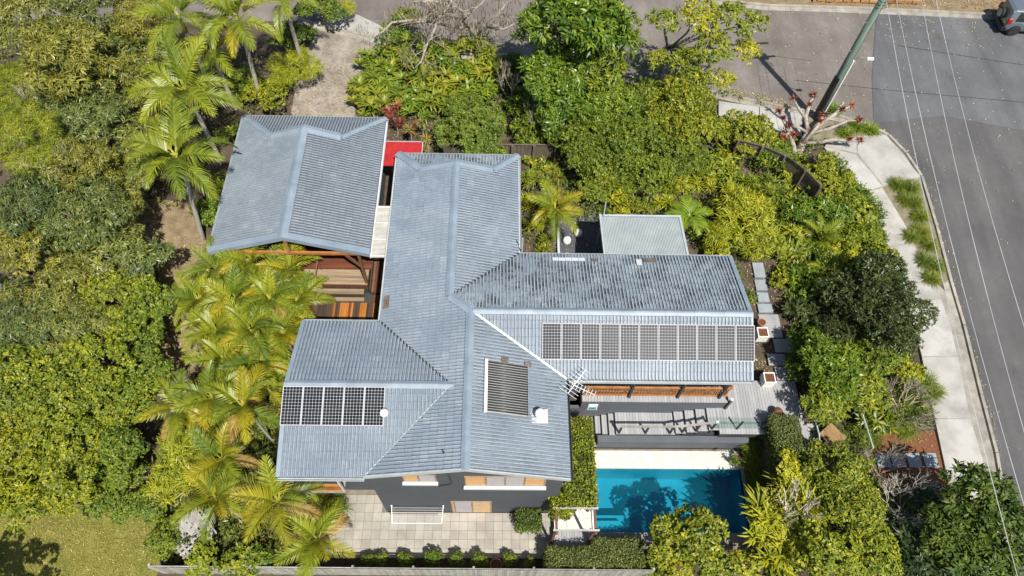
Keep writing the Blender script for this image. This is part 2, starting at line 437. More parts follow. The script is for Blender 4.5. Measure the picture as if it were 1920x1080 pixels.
class MB:
    def __init__(self):
        self.v = []; self.f = []
    def quad(self, *p):
        i = len(self.v); self.v += [tuple(q) for q in p]; self.f.append(tuple(range(i, i + len(p))))
        return self
    def box(self, x0, x1, y0, y1, z0, z1):
        i = len(self.v)
        self.v += [(x0, y0, z0), (x1, y0, z0), (x1, y1, z0), (x0, y1, z0), (x0, y0, z1), (x1, y0, z1), (x1, y1, z1), (x0, y1, z1)]
        self.f += [tuple(i + k for k in q) for q in ((0, 3, 2, 1), (4, 5, 6, 7), (0, 1, 5, 4), (1, 2, 6, 5), (2, 3, 7, 6), (3, 0, 4, 7))]
        return self
    def bar(self, a, b, w, h=None, upv=(0, 0, 1)):
        """square bar from a to b"""
        h = h or w
        a = Vector(a); b = Vector(b); d = (b - a).normalized()
        u = Vector(upv)
        if abs(d.dot(u)) > 0.97: u = Vector((0, 1, 0))
        s = d.cross(u).normalized(); u = s.cross(d)
        i = len(self.v)
        for p in (a, b):
            for (p1, p2) in ((-1, -1), (1, -1), (1, 1), (-1, 1)):
                self.v.append(tuple(p + s * (w / 2 * p1) + u * (h / 2 * p2)))
        self.f += [tuple(i + k for k in q) for q in ((0, 1, 2, 3), (4, 7, 6, 5), (0, 4, 5, 1), (1, 5, 6, 2), (2, 6, 7, 3), (3, 7, 4, 0))]
        return self
    def tube(self, pts, rads, n=8, cap=True):
        pts = [Vector(p) for p in pts]
        if isinstance(rads, (int, float)): rads = [rads] * len(pts)
        rows = []
        for k, p in enumerate(pts):
            d = (pts[min(k + 1, len(pts) - 1)] - pts[max(k - 1, 0)]).normalized()
            u = Vector((0, 0, 1)) if abs(d.z) < 0.9 else Vector((1, 0, 0))
            s = d.cross(u).normalized(); u = s.cross(d)
            i = len(self.v); rows.append(i)
            for j in range(n):
                a = 2 * math.pi * j / n
                self.v.append(tuple(p + (s * math.cos(a) + u * math.sin(a)) * rads[k]))
        for k in range(len(rows) - 1):
            for j in range(n):
                j2 = (j + 1) % n
                self.f.append((rows[k] + j, rows[k] + j2, rows[k + 1] + j2, rows[k + 1] + j))
        if cap:
            self.f.append(tuple(rows[-1] + j for j in range(n)))
            self.f.append(tuple(rows[0] + j for j in reversed(range(n))))
        return self
    def lathe(self, prof, n=16, cx=0, cy=0):
        rows = []
        for r, z in prof:
            i = len(self.v); rows.append(i)
            for j in range(n):
                a = 2 * math.pi * j / n
                self.v.append((cx + r * math.cos(a), cy + r * math.sin(a), z))
        for k in range(len(rows) - 1):
            for j in range(n):
                j2 = (j + 1) % n
                self.f.append((rows[k] + j, rows[k] + j2, rows[k + 1] + j2, rows[k + 1] + j))
        self.f.append(tuple(rows[-1] + j for j in range(n)))
        self.f.append(tuple(rows[0] + j for j in reversed(range(n))))
        return self
    def prism(self, poly, z0, z1):
        """vertical prism over a plan polygon"""
        i = len(self.v); n = len(poly)
        self.v += [(p[0], p[1], z0) for p in poly] + [(p[0], p[1], z1) for p in poly]
        self.f.append(tuple(i + k for k in reversed(range(n))))
        self.f.append(tuple(i + n + k for k in range(n)))
        for k in range(n):
            k2 = (k + 1) % n
            self.f.append((i + k, i + k2, i + n + k2, i + n + k))
        return self
    def mesh(self, name, m, smooth=False):
        return mesh_from(name, self.v, self.f, m, smooth)
    def build(self, name, m, parent=None, smooth=False, loc=(0, 0, 0), rot=(0, 0, 0)):
        return link(name, self.mesh(name, m, smooth), parent, loc, rot)

def clip_half(poly, a, b, c):
    """keep the part of a polygon (tuples, first two entries x,y) with a*x+b*y<=c"""
    out = []
    n = len(poly)
    for i in range(n):
        p = poly[i]; q = poly[(i + 1) % n]
        dp = a * p[0] + b * p[1] - c; dq = a * q[0] + b * q[1] - c
        if dp <= 1e-9: out.append(p)
        if (dp < -1e-9 and dq > 1e-9) or (dp > 1e-9 and dq < -1e-9):
            t = dp / (dp - dq)
            out.append(tuple(p[k] + (q[k] - p[k]) * t for k in range(len(p))))
    return out

def clip_convex(poly, conv):
    """clip to a counter-clockwise convex polygon"""
    n = len(conv)
    for i in range(n):
        p = conv[i]; q = conv[(i + 1) % n]
        a = q[1] - p[1]; b = -(q[0] - p[0]); c = a * p[0] + b * p[1]
        poly = clip_half(poly, a, b, c)
        if len(poly) < 3: return []
    return poly

def area2(p):
    return sum(p[i][0] * p[(i + 1) % len(p)][1] - p[(i + 1) % len(p)][0] * p[i][1] for i in range(len(p)))

def ccw(p):
    return p if area2(p) > 0 else list(reversed(p))

def inside(poly, x, y):
    r = False; n = len(poly)
    for i in range(n):
        x1, y1 = poly[i][:2]; x2, y2 = poly[(i + 1) % n][:2]
        if (y1 > y) != (y2 > y) and x < (x2 - x1) * (y - y1) / (y2 - y1) + x1: r = not r
    return r

def sheet(name, poly, off, m, cell=1.0, parent=None, thick=0.0):
    """flat sheet that follows the ground, off metres above it"""
    poly = [tuple(p[:2]) for p in poly]
    xs = [p[0] for p in poly]; ys = [p[1] for p in poly]
    mb = MB()
    i0, i1 = int(math.floor(min(xs) / cell)), int(math.ceil(max(xs) / cell))
    j0, j1 = int(math.floor(min(ys) / cell)), int(math.ceil(max(ys) / cell))
    for i in range(i0, i1):
        col = clip_half(clip_half(poly, -1, 0, -i * cell), 1, 0, (i + 1) * cell)
        if len(col) < 3: continue
        for j in range(j0, j1):
            c = clip_half(clip_half(col, 0, -1, -j * cell), 0, 1, (j + 1) * cell)
            if len(c) < 3 or abs(area2(c)) < 1e-5: continue
            c = ccw(c)
            mb.quad(*[(p[0], p[1], g(p[0], p[1]) + off) for p in c])
    if thick:
        n = len(poly)
        for k in range(n):
            p = poly[k]; q = poly[(k + 1) % n]
            L = math.hypot(q[0] - p[0], q[1] - p[1]); ns = max(1, int(L / cell))
            for s in range(ns):
                a = (lerp(p[0], q[0], s / ns), lerp(p[1], q[1], s / ns)); b = (lerp(p[0], q[0], (s + 1) / ns), lerp(p[1], q[1], (s + 1) / ns))
                za, zb = g(*a) + off, g(*b) + off
                mb.quad((*a, za - thick), (*b, zb - thick), (*b, zb), (*a, za))
    return mb.build(name, m, parent)

# ================================================================== SETTING: ground, road, paths
gx = np.concatenate([[-500, -250, -120, -70, -50], np.arange(-40, 44.01, 0.5), [50, 70, 120, 250, 500]])
gy = np.concatenate([[-500, -250, -100, -40, -15, -5], np.arange(0, 46.01, 0.5), [52, 70, 120, 250, 500]])
def fine(a, marks):
    return np.unique(np.round(np.concatenate([a, marks]), 3))
gx = fine(gx, [4.39, 4.41, 11.89, 11.91, 12.2, 12.4, 12.6, 12.8])
gy = fine(gy, [11.88, 11.89, 11.98, 11.99, 6.29, 6.31, 9.59, 9.61, 10.6, 10.7, 10.8, 10.9, 11.1, 11.2, 11.3])
gv = [(x, y, g(x, y)) for y in gy for x in gx]
nx = len(gx)
gf = [(j * nx + i, j * nx + i + 1, (j + 1) * nx + i + 1, (j + 1) * nx + i) for j in range(len(gy) - 1) for i in range(nx - 1)]
tag(link('ground', mesh_from('ground', gv, gf, 'soil')), kind='structure')

def struct_sheet(name, poly, off, m, cell=1.0, thick=0.0):
    return tag(sheet(name, poly, off, m, cell, None, thick), kind='structure')

# kerb line of the corner block, from the driveway round the corner and down the side street
KERB = [(-60.0, 36.6, 0), (-30.0, 36.5, 0), (-12.84, 37.31, 3.00), (-7.25, 35.50, 3.00), (-2.86, 34.51, 3.00), (2.11, 34.32, 3.00), (8.61, 32.50, 3.00), (13.24, 31.46, 2.90), (17.40, 30.29, 2.90),
        (19.90, 29.84, 2.85), (21.69, 29.16, 2.80), (22.71, 28.35, 2.75), (23.39, 27.06, 2.70), (23.85, 25.46, 2.60), (23.84, 22.21, 2.50), (23.73, 18.86, 2.40), (23.69, 16.40, 2.30),
        (23.33, 12.64, 2.30), (23.07, 9.79, 2.20), (22.48, 6.45, 2.20), (22.05, 4.05, 2.20), (21.6, -4.0, 0), (21.0, -60.0, 0)]
KERB = [p[:2] for p in KERB]
FAR = [p[:2] for p in [(-60.0, 46.0, 0), (5.0, 41.5, 0), (17.76, 39.57, 3.10), (22.04, 39.54, 3.10), (27.02, 39.38, 3.10), (32.69, 39.13, 3.10), (40.0, 39.2, 0), (80.0, 38.6, 0)]]
road_poly = KERB + [(80.0, -60.0)] + list(reversed(FAR))
struct_sheet('road', road_poly, 0.012, 'asphalt', 1.0)
struct_sheet('old_asphalt', [p for p in KERB[:9]] + [p[:2] for p in ((19.90, 29.92, 2.90), (22.14, 29.37, 2.90), (23.00, 33.09, 3.00), (24.07, 36.61, 3.10), (24.91, 39.26, 3.10))] + list(reversed(FAR[:4])), 0.020, 'asphalt_old', 1.0)
struct_sheet('new_asphalt', [p[:2] for p in ((22.21, 29.37, 2.90), (23.06, 33.09, 3.00), (24.14, 36.61, 3.10), (25.02, 39.26, 3.10), (32.59, 38.86, 3.10))] + [(44.0, 39.0), (44.0, 33.3)] + [p[:2] for p in ((31.17, 28.98, 2.90), (26.40, 30.07, 2.90))], 0.020, 'asphalt_new', 1.0)
def strip(name, pts, w, off, m, step=0.6):
    pts = [Vector((p[0], p[1], 0)) for p in pts]
    mb = MB(); L = []
    for a, b in zip(pts[:-1], pts[1:]):
        n = max(1, int((b - a).length / step))
        L += [a.lerp(b, k / n) for k in range(n)]
    L.append(pts[-1])
    for k in range(len(L) - 1):
        d = (L[min(k + 1, len(L) - 1)] - L[max(0, k - 1)]).normalized(); s = Vector((-d.y, d.x, 0)) * w / 2
        d2 = (L[min(k + 2, len(L) - 1)] - L[k]).normalized(); s2 = Vector((-d2.y, d2.x, 0)) * w / 2
        q = [L[k] - s, L[k + 1] - s2, L[k + 1] + s2, L[k] + s]
        mb.quad(*[(p.x, p.y, g(p.x, p.y) + off) for p in q])
    return tag(mb.build(name, m), kind='structure')
strip('road_dark_strip', [(25.48, 36.12, 3.00), (29.34, 35.30, 3.00), (33.36, 34.49, 3.00)], 0.045, 0.026, 'strip_black')  # overhead wire shadow painted as a thin dark strip
strip('road_dark_strip', [(18.11, 32.83, 3.00), (22.72, 32.26, 3.00), (26.56, 31.82, 3.00), (32.16, 31.28, 3.00)], 0.04, 0.026, 'strip_black')  # shade of another overhead wire, laid down as a dark strip
strip('road_dark_strip', [(17.28, 34.92, 3.00), (19.58, 34.55, 3.00)], 0.03, 0.026, 'strip_black')

# kerbs: real steps, in lengths of about 2.4 m
def kerb(name, line, side, root_name):
    root = bpy.data.objects.new(root_name, None); COL.objects.link(root); root['kind'] = 'structure'
    pts = [Vector((p[0], p[1], 0)) for p in line]
    L = []
    for a, b in zip(pts[:-1], pts[1:]):
        n = max(1, int((b - a).length / 2.4))
        L += [(a.lerp(b, k / n)) for k in range(n)]
    L.append(pts[-1])
    for k in range(len(L) - 1):
        a, b = L[k], L[k + 1]
        if not (-14 < a.x < 45 and -2 < a.y < 46): continue
        d = (b - a).normalized(); s = Vector((-d.y, d.x, 0)) * side
        b = b - d * 0.012
        mb = MB()
        prof = [(-0.32, 0.022), (0.0, 0.03), (0.03, 0.145), (0.17, 0.150), (0.17, -0.1)]
        for (o1, z1), (o2, z2) in zip(prof[:-1], prof[1:]):
            q = [(a + s * o1, z1), (b + s * o1, z1), (b + s * o2, z2), (a + s * o2, z2)]
            mb.quad(*[(p.x, p.y, g(p.x, p.y) + z) for p, z in q])
        o = mb.build('kerb_stone', 'kerb_concrete', root)
    return root
kerb('kerb', KERB, 1, 'kerb')
kerb('kerb', FAR, 1, 'far_kerb')

# verge strip beyond the far kerb, with dry leaves and a low sandstone edging
struct_sheet('verge', [(p[0], p[1] + 0.17) for p in FAR] + [(80, 60), (-60, 60)], 0.10, 'leaf_mulch', 2.0)

# footpath in concrete slabs
slabs = [
    [(13.13, 30.83, 2.95), (12.90, 29.28, 2.95), (15.17, 28.66, 2.95), (15.48, 30.41, 2.95)],
    [(15.53, 30.41, 2.95), (15.22, 28.67, 2.95), (17.61, 28.19, 2.90), (17.96, 29.87, 2.90)],
    [(18.74, 27.44, 2.80), (20.47, 26.88, 2.70), (21.50, 24.73, 2.60), (19.91, 24.18, 2.60)],
    [(18.83, 27.53, 2.80), (20.55, 26.97, 2.70), (20.77, 28.23, 2.75), (19.55, 28.12, 2.75)],
    [(20.61, 26.97, 2.70), (20.87, 28.23, 2.75), (22.59, 28.39, 2.75), (23.84, 25.43, 2.60), (21.57, 24.77, 2.60)],
    [(19.92, 24.10, 2.60), (21.47, 24.62, 2.60), (22.16, 22.36, 2.50), (22.36, 21.20, 2.50), (20.74, 20.90, 2.50)],
    [(20.75, 20.83, 2.50), (22.37, 21.13, 2.50), (22.69, 19.18, 2.40), (22.97, 17.89, 2.40), (21.17, 17.68, 2.40)],
    [(21.18, 17.61, 2.40), (22.98, 17.83, 2.40), (23.02, 16.09, 2.30), (22.89, 14.69, 2.30), (21.10, 14.62, 2.30)],
    [(21.08, 14.56, 2.30), (22.89, 14.64, 2.30), (22.46, 11.45, 2.30), (20.76, 11.41, 2.30)],
    [(20.75, 11.36, 2.30), (22.45, 11.40, 2.30), (22.39, 9.53, 2.20), (22.26, 8.31, 2.20), (20.45, 8.30, 2.20)],
    [(20.43, 8.25, 2.20), (22.25, 8.26, 2.20), (21.67, 4.26, 2.20), (19.72, 4.26, 2.20)],
]
fp = bpy.data.objects.new('footpath', None)
base_px = [p[:2] for p in ((18.74, 27.40, 2.80), (19.90, 24.14, 2.60), (20.76, 20.86, 2.50), (21.19, 17.65, 2.40), (21.09, 14.59, 2.30), (20.75, 11.38, 2.30), (20.44, 8.27, 2.20), (19.72, 4.26, 2.20), (22.00, 4.22, 2.20), (22.33, 6.45, 2.20), (22.97, 9.79, 2.20), (23.22, 12.64, 2.30), (23.58, 16.40, 2.30), (23.29, 18.37, 2.40), (22.69, 19.18, 2.40), (22.38, 21.16, 2.50), (21.49, 24.69, 2.60), (23.72, 25.42, 2.60), (23.30, 26.98, 2.70), (22.59, 28.26, 2.75), (19.56, 28.16, 2.75))]; COL.objects.link(fp); fp['kind'] = 'structure'
sheet('path_bedding', base_px, 0.135, 'kerb_concrete', 0.8, fp, 0.12)
for q in slabs:
    sheet('concrete_slab', ccw([p[:2] for p in q]), 0.15, 'concrete', 0.8, fp, 0.15)
struct_sheet('verge_soil', [p[:2] for p in ((21.36, 25.11, 2.60), (23.70, 25.27, 2.60), (23.78, 22.20, 2.50), (23.66, 18.93, 2.40), (23.16, 18.69, 2.40), (22.23, 19.17, 2.40), (21.82, 21.12, 2.50), (21.77, 22.53, 2.50))], 0.128, 'verge_earth', 0.7, 0.1)
struct_sheet('verge_soil', [p[:2] for p in ((18.13, 29.75, 2.90), (19.79, 29.36, 2.85), (21.75, 28.78, 2.80), (22.47, 28.39, 2.75), (20.84, 28.23, 2.75), (18.96, 27.61, 2.75), (17.67, 28.19, 2.90))], 0.12, 'verge_earth', 0.7, 0.1)
# mulch with stepping slabs from the footpath to the garden gate
struct_sheet('mulch_bed', [p[:2] for p in ((17.32, 10.60, 2.30), (20.64, 10.86, 2.30), (20.46, 8.42, 2.20), (17.10, 8.16, 2.20))], 0.03, 'mulch', 0.6, 0.05)
struct_sheet('dirt_path', [p[:2] for p in ((-19.65, 23.37, 1.60), (-16.75, 23.12, 2.00), (-15.19, 20.53, 2.00), (-16.07, 17.93, 1.40), (-14.70, 15.39, 1.00), (-14.60, 13.21, 0.70), (-16.02, 12.51, 0.30), (-17.12, 15.51, 0.70), (-17.26, 18.73, 1.10), (-19.16, 20.86, 1.40))], 0.025, 'leaf_mulch', 0.7)
struct_sheet('lawn', [p[:2] for p in ((-24.11, 9.36, 0.00), (-19.80, 9.90, 0.00), (-17.26, 8.90, 0.00), (-15.46, 7.68, 0.00), (-14.81, 5.03, 0.00), (-14.90, 4.46, 0.00), (-22.29, 4.44, 0.00))], 0.02, 'lawn_soil', 0.7)

struct_sheet('lawn', [(-40, -25), (13, -25), (13, 4.45), (-14.4, 4.6), (-20, 4.3), (-40, 4.3)], 0.02, 'lawn_soil', 2.0)
# driveway of herringbone brick and its concrete crossover
drive_poly = [p[:2] for p in ((-11.96, 28.85, 2.90), (-8.27, 28.93, 2.90), (-8.67, 31.44, 2.95), (-8.07, 33.76, 3.00), (-7.47, 35.14, 3.05), (-11.23, 37.00, 3.05), (-11.84, 35.08, 3.00), (-12.22, 32.24, 2.95))]
drive = struct_sheet('driveway', drive_poly, 0.015, 'grout', 0.7)
mbk = MB()
bw, bl = 0.10, 0.20
for i in range(-140, 140):
    for j in range(-140, 140):
        # herringbone: cells repeat along the diagonal
        k = (i - j) % 4
        if k == 0: x0, y0, x1, y1 = i * bw, j * bw, (i + 2) * bw, (j + 1) * bw
        elif k == 3: x0, y0, x1, y1 = i * bw, (j) * bw, (i + 1) * bw, (j + 2) * bw
        else: continue
        c45 = 0.7071
        pts = [(x0 + .004, y0 + .004), (x1 - .004, y0 + .004), (x1 - .004, y1 - .004), (x0 + .004, y1 - .004)]
        pts = [(-10.2 + (a - b) * c45, 33.2 + (a + b) * c45) for a, b in pts]
        cx, cy = sum(p[0] for p in pts) / 4, sum(p[1] for p in pts) / 4
        if inside(drive_poly, cx, cy):
            dz = random.uniform(0.02, 0.03)
            mbk.quad(*[(p[0], p[1], g(*p) + dz) for p in pts])
bk_ = tag(mbk.build('brick', 'brick_paver', drive), kind='stuff')
bk_.data.materials.append(M['brick_paver_dark']); bk_.data.materials.append(M['brick_paver_pale'])
for p_ in bk_.data.polygons: p_.material_index = random.choice((0, 0, 1, 2))
sheet('concrete_slab', [p[:2] for p in ((-11.31, 37.10, 3.05), (-7.47, 35.14, 3.05), (-6.64, 36.38, 3.10), (-10.28, 38.70, 3.10))], 0.06, 'concrete', 0.7, fp, 0.08)
sheet('concrete_slab', [p[:2] for p in ((2.81, 35.92, 3.05), (7.48, 34.98, 3.05), (7.05, 33.61, 3.00), (2.46, 34.90, 3.00))], 0.05, 'concrete', 0.7, fp, 0.08)

# sandstone edging across the street
wl = empty('sandstone_edging', (20.8, 39.95, 3.12), 'low orange sandstone block edging on the far side of the street', 'garden wall')
for k in range(12):
    for r in range(2):
        mb = MB(); w = 0.52 + random.uniform(-.05, .05)
        x = k * 0.58 + r * 0.25
        mb.box(x, x + w, 0.06 - 0.04 * r + random.uniform(-.02, .02) , 0.40, 0.02 + r * 0.2, 0.2 + r * 0.2 + random.uniform(-.01, .01))
        mb.build('stone', 'stone_block', wl)
mb = MB(); mb.box(0, 7.2, 0.14, 2.6, 0.0, 0.36)
mb.build('bed_fill', 'stone_block', wl)

# lower patio
patio = bpy.data.objects.new('patio', None); COL.objects.link(patio); patio['kind'] = 'structure'
mb = MB(); mb.box(-7.6, 2.95, 5.45, 7.42, -0.05, 0.03); mb.box(-8.6, -4.95, 7.42, 8.5, -0.05, 0.03)
mb.build('grout', 'grout', patio)
pv = MB().box(0.005, 0.395, 0.005, 0.395, 0.0, 0.05).mesh('paver', 'patio_paver')
for i in range(-19, 8):
    for j in range(0, 8):
        x, y = i * 0.4, 5.46 + j * 0.4
        if (y + 0.4 <= 7.48 and x >= -7.6 and x + 0.4 <= 2.95) or (x >= -8.6 and x + 0.4 <= -4.98 and y + 0.4 <= 8.5):
            link('paver', pv, patio, (x, y, 0.012 + random.uniform(0, .006)))
# small path at the west end of the house
for j in range(0, 12):
    for i in range(0, 2):
        link('paver', pv, patio, (-9.55 + i * 0.4, 8.6 + j * 0.4, g(-9.3, 8.8 + j * .4) + 0.03))

# ================================================================== POOL
px0, px1, py0, py1 = POOL
pool = empty('swimming_pool', ((px0 + px1) / 2, (py0 + py1) / 2, 0.6), 'rectangular blue tiled swimming pool with cream paved edge', 'swimming pool')
def pl(name, m, mb):
    o = mb.build(name, m, pool)
    o.location = -pool.location
    return o
ZW = 0.46
mb = MB()
mb.quad((px0, py0, -1.1), (px1, py0, -1.5), (px1, py1, -1.5), (px0, py1, -1.1))
pl('pool_floor', 'pool_tile', mb)
mb = MB()
mb.quad((px0, py0, -1.1), (px0, py0, .55), (px1, py0, .55), (px1, py0, -1.5))
mb.quad((px0, py1, .55), (px0, py1, -1.1), (px1, py1, -1.5), (px1, py1, .55))
mb.quad((px0, py0, .55), (px0, py0, -1.1), (px0, py1, -1.1), (px0, py1, .55))
mb.quad((px1, py0, -1.5), (px1, py0, .55), (px1, py1, .55), (px1, py1, -1.5))
pl('pool_wall', 'pool_tile', mb)
mb = MB()   # raised tile joints, a 0.3 m grid of mosaic sheets
for k in range(1, 48):
    x = px0 + k * 0.15
    if x < px1: mb.quad((x - .004, py0, -1.09 - .4 * (x - px0) / 7.1), (x + .004, py0, -1.09 - .4 * (x - px0) / 7.1), (x + .004, py1, -1.09 - .4 * (x - px0) / 7.1), (x - .004, py1, -1.09 - .4 * (x - px0) / 7.1))
for k in range(1, 20):
    y = py0 + k * 0.15
    if y < py1: mb.quad((px0, y - .004, -1.088), (px1, y - .004, -1.488), (px1, y + .004, -1.488), (px0, y + .004, -1.088))
tag(pl('tile_joint', 'pool_joint', mb), kind='stuff')
mb = MB()
mb.prism([(px0, py0), (px0 + 1.35, py0), (px0 + 1.35, py0 + .42), (px0 + 1.2, py0 + .6), (px0, py0 + .6)], -1.2, 0.20)
mb.prism([(px0 + .002, py0 + .002), (px0 + 1.62, py0 + .002), (px0 + 1.62, py0 + .68), (px0 + 1.5, py0 + .92), (px0 + .002, py0 + .92)], -1.2, -0.15)
pl('corner_step', 'pool_tile', mb)
mb = MB()
nwx, nwy = 60, 26
for i in range(nwx):
    for j in range(nwy):
        a, b = lerp(px0, px1, i / nwx), lerp(px0, px1, (i + 1) / nwx); c, d = lerp(py0, py1, j / nwy), lerp(py0, py1, (j + 1) / nwy)
        wv = lambda x, y: ZW + .006 * math.sin(4 * x + 2.3 * y) + .005 * math.sin(6.1 * y - 2.7 * x + 1) + .004 * math.sin(9 * x + 5 * y)
        mb.quad((a, c, wv(a, c)), (b, c, wv(b, c)), (b, d, wv(b, d)), (a, d, wv(a, d)))
pl('water', 'pool_water', mb)
# coping
cp = MB().box(0.004, 0.716, 0.004, 0.286, 0, 0.05).mesh('paver', 'cream_paver')
off = -pool.location
for r in range(3):
    x = px0 - 0.2 - (0.36 if r % 2 else 0)
    while x < px1 + 0.05:
        if x + .72 <= px1 + .2 and x >= px0 - .25:
            link('paver', cp, pool, Vector((x, py1 + .29 * r, 0.55 + random.uniform(0, .003))) + off)
        else:
            a = max(x, px0 - .2); b = min(x + .72, px1 + .08)
            if b - a > .05: pl('paver', 'cream_paver', MB().box(a + .004, b - .004, py1 + .29 * r + .004, py1 + .29 * r + .286, .55, .60))
        x += .72
mb = MB(); mb.box(px0 - .12, px0, py0 - .05, py1 - .01, 0.3, 0.60); pl('edge_coping', 'white_metal', mb)
mb = MB(); mb.box(px1, px1 + .16, py0 - .3, py1 - .01, 0.3, 0.62); pl('end_wall', 'grey_paver', mb)
sp = MB().box(0.004, 0.496, 0.004, 0.436, 0, 0.05).mesh('paver', 'grey_paver')
for k in range(14):
    link('paver', sp, pool, Vector((px0 + k * .5, py0 - .44, .55)) + off)
mb = MB(); mb.box(px0 - .6, px1 + .2, 9.43 - 3.6, 6.49, -.2, .54); mb.box(px0 - .22, px1 + .1, 9.44, 10.42, -.2, .54); mb.box(px0 - .6, px0 - .13, 6.49, 10.4, -.2, .53)
pl('pool_shell', 'grout', mb)
mb = MB(); mb.lathe([(.13, 0), (.15, .02), (.13, .05), (.06, .06)], 14)
o = mb.build('skimmer_lid', 'white_metal', pool, loc=Vector((8.45, 7.52, 0.47)) + off)

# ================================================================== HOUSE
ZE = 6.2
HX, HY = -0.5, 12.0
house = empty('house', (HX, HY, 0), 'large cross shaped house with blue grey tiled roofs and dark grey rendered walls', 'house')
garage = empty('garage', (-9.6, 22.0, 2.6), 'separate garage with blue grey tiled gable roof beside the driveway', 'garage')

TILE_W, TILE_C = 0.30, 0.315
PROF_U = [0, .078, .092, .136, .15, .228, .242, .286, .30]
PROF_W = [0, .004, .058, .058, 0, .004, .058, .058, 0]

def slope_tiles(pl, pieces, ev, kind):
    """pl: (a,b,c) so that z=a*x+b*y+c.  ev: (u dir, v dir, origin) plan axes along the eave and up the slope.
    gives full tiles as (origin, depth) and clipped pieces as polygons"""
    (ux, uy), (vx, vy), (ox, oy) = ev
    pieces = [ccw(p) for p in pieces]
    pts = [p for q in pieces for p in q]
    us = [(x - ox) * ux + (y - oy) * uy for x, y in pts]; vs = [(x - ox) * vx + (y - oy) * vy for x, y in pts]
    i0, i1 = int(math.floor(min(us) / TILE_W)), int(math.ceil(max(us) / TILE_W))
    j0, j1 = int(math.floor(min(vs) / TILE_C)), int(math.ceil(max(vs) / TILE_C))
    full, parts = [], []
    for j in range(j0, j1):
        for i in range(i0, i1):
            u0, v0 = i * TILE_W, j * TILE_C
            corners = [(ox + ux * u + vx * v, oy + uy * u + vy * v) for u, v in ((u0, v0), (u0 + TILE_W, v0), (u0 + TILE_W, v0 + TILE_C), (u0, v0 + TILE_C))]
            q = ccw(corners)
            a_t = abs(area2(q)); got = []; tot = 0
            for pc in pieces:
                c = clip_convex(list(q), pc)
                if len(c) >= 3 and abs(area2(c)) > 1e-4:
                    got.append(pc); tot += abs(area2(c))
            if tot > a_t * 0.998 and len(got) >= 1:
                full.append((u0, v0))
            elif got:
                parts.append((u0, v0, got))
    return full, parts

def tile_geo(u0, v0, pl, ev, clip=None, slant=None):
    """surface polygons of one tile, world coordinates; last value of each vertex = pan factor"""
    (ux, uy), (vx, vy), (ox, oy) = ev
    out = []
    lift_f, lift_b = 0.040, 0.012
    P = lambda u, v: (ox + ux * u + vx * v, oy + uy * u + vy * v)
    for k in range(8):
        ua, ub = u0 + PROF_U[k], u0 + PROF_U[k + 1]
        wa, wb = PROF_W[k], PROF_W[k + 1]
        xa, ya = P(ua, v0); xb, yb = P(ub, v0); xc, yc = P(ub, v0 + TILE_C); xd, yd = P(ua, v0 + TILE_C)
        h = lambda x, y: pl[0] * x + pl[1] * y + pl[2]
        worn = slant
        pan = (lambda w: 1 - w / .058) if worn else (lambda w: {0: .15, .004: 1.0}.get(w, 0.0))  # plain tiles: shade of each roll painted as a dark line at its foot
        poly = [(xa, ya, h(xa, ya) + wa + lift_f, pan(wa)), (xb, yb, h(xb, yb) + wb + lift_f, pan(wb)), (xc, yc, h(xc, yc) + wb + lift_b, pan(wb)), (xd, yd, h(xd, yd) + wa + lift_b, pan(wa))]
        front = [(xa, ya, h(xa, ya) + wa - .004, 1.0), (xb, yb, h(xb, yb) + wb - .004, 1.0), (xb, yb, h(xb, yb) + wb + lift_f, .6), (xa, ya, h(xa, ya) + wa + lift_f, .6)]
        if clip is None:
            out.append((poly, True)); out.append((front, False))
        else:
            for pc in clip:
                c = clip_convex(poly if area2(poly) > 0 else list(reversed(poly)), pc)
                if len(c) >= 3: out.append((c, True))
    return out

def geo_mesh(name, polys, m, tints=None):
    v, f, pan, sm, tt = [], [], [], [], []
    for idx, (p, s) in enumerate(polys):
        i = len(v)
        v += [q[:3] for q in p]; pan += [q[3] for q in p]; f.append(tuple(range(i, i + len(p)))); sm.append(False)
        tt.append(tints[idx] if tints else 0.0)
    me = mesh_from(name, v, f, m)
    a = me.attributes.new('pan', 'FLOAT', 'POINT'); a.data.foreach_set('value', pan)
    a = me.attributes.new('tint', 'FLOAT', 'FACE'); a.data.foreach_set('value', tt)
    return me

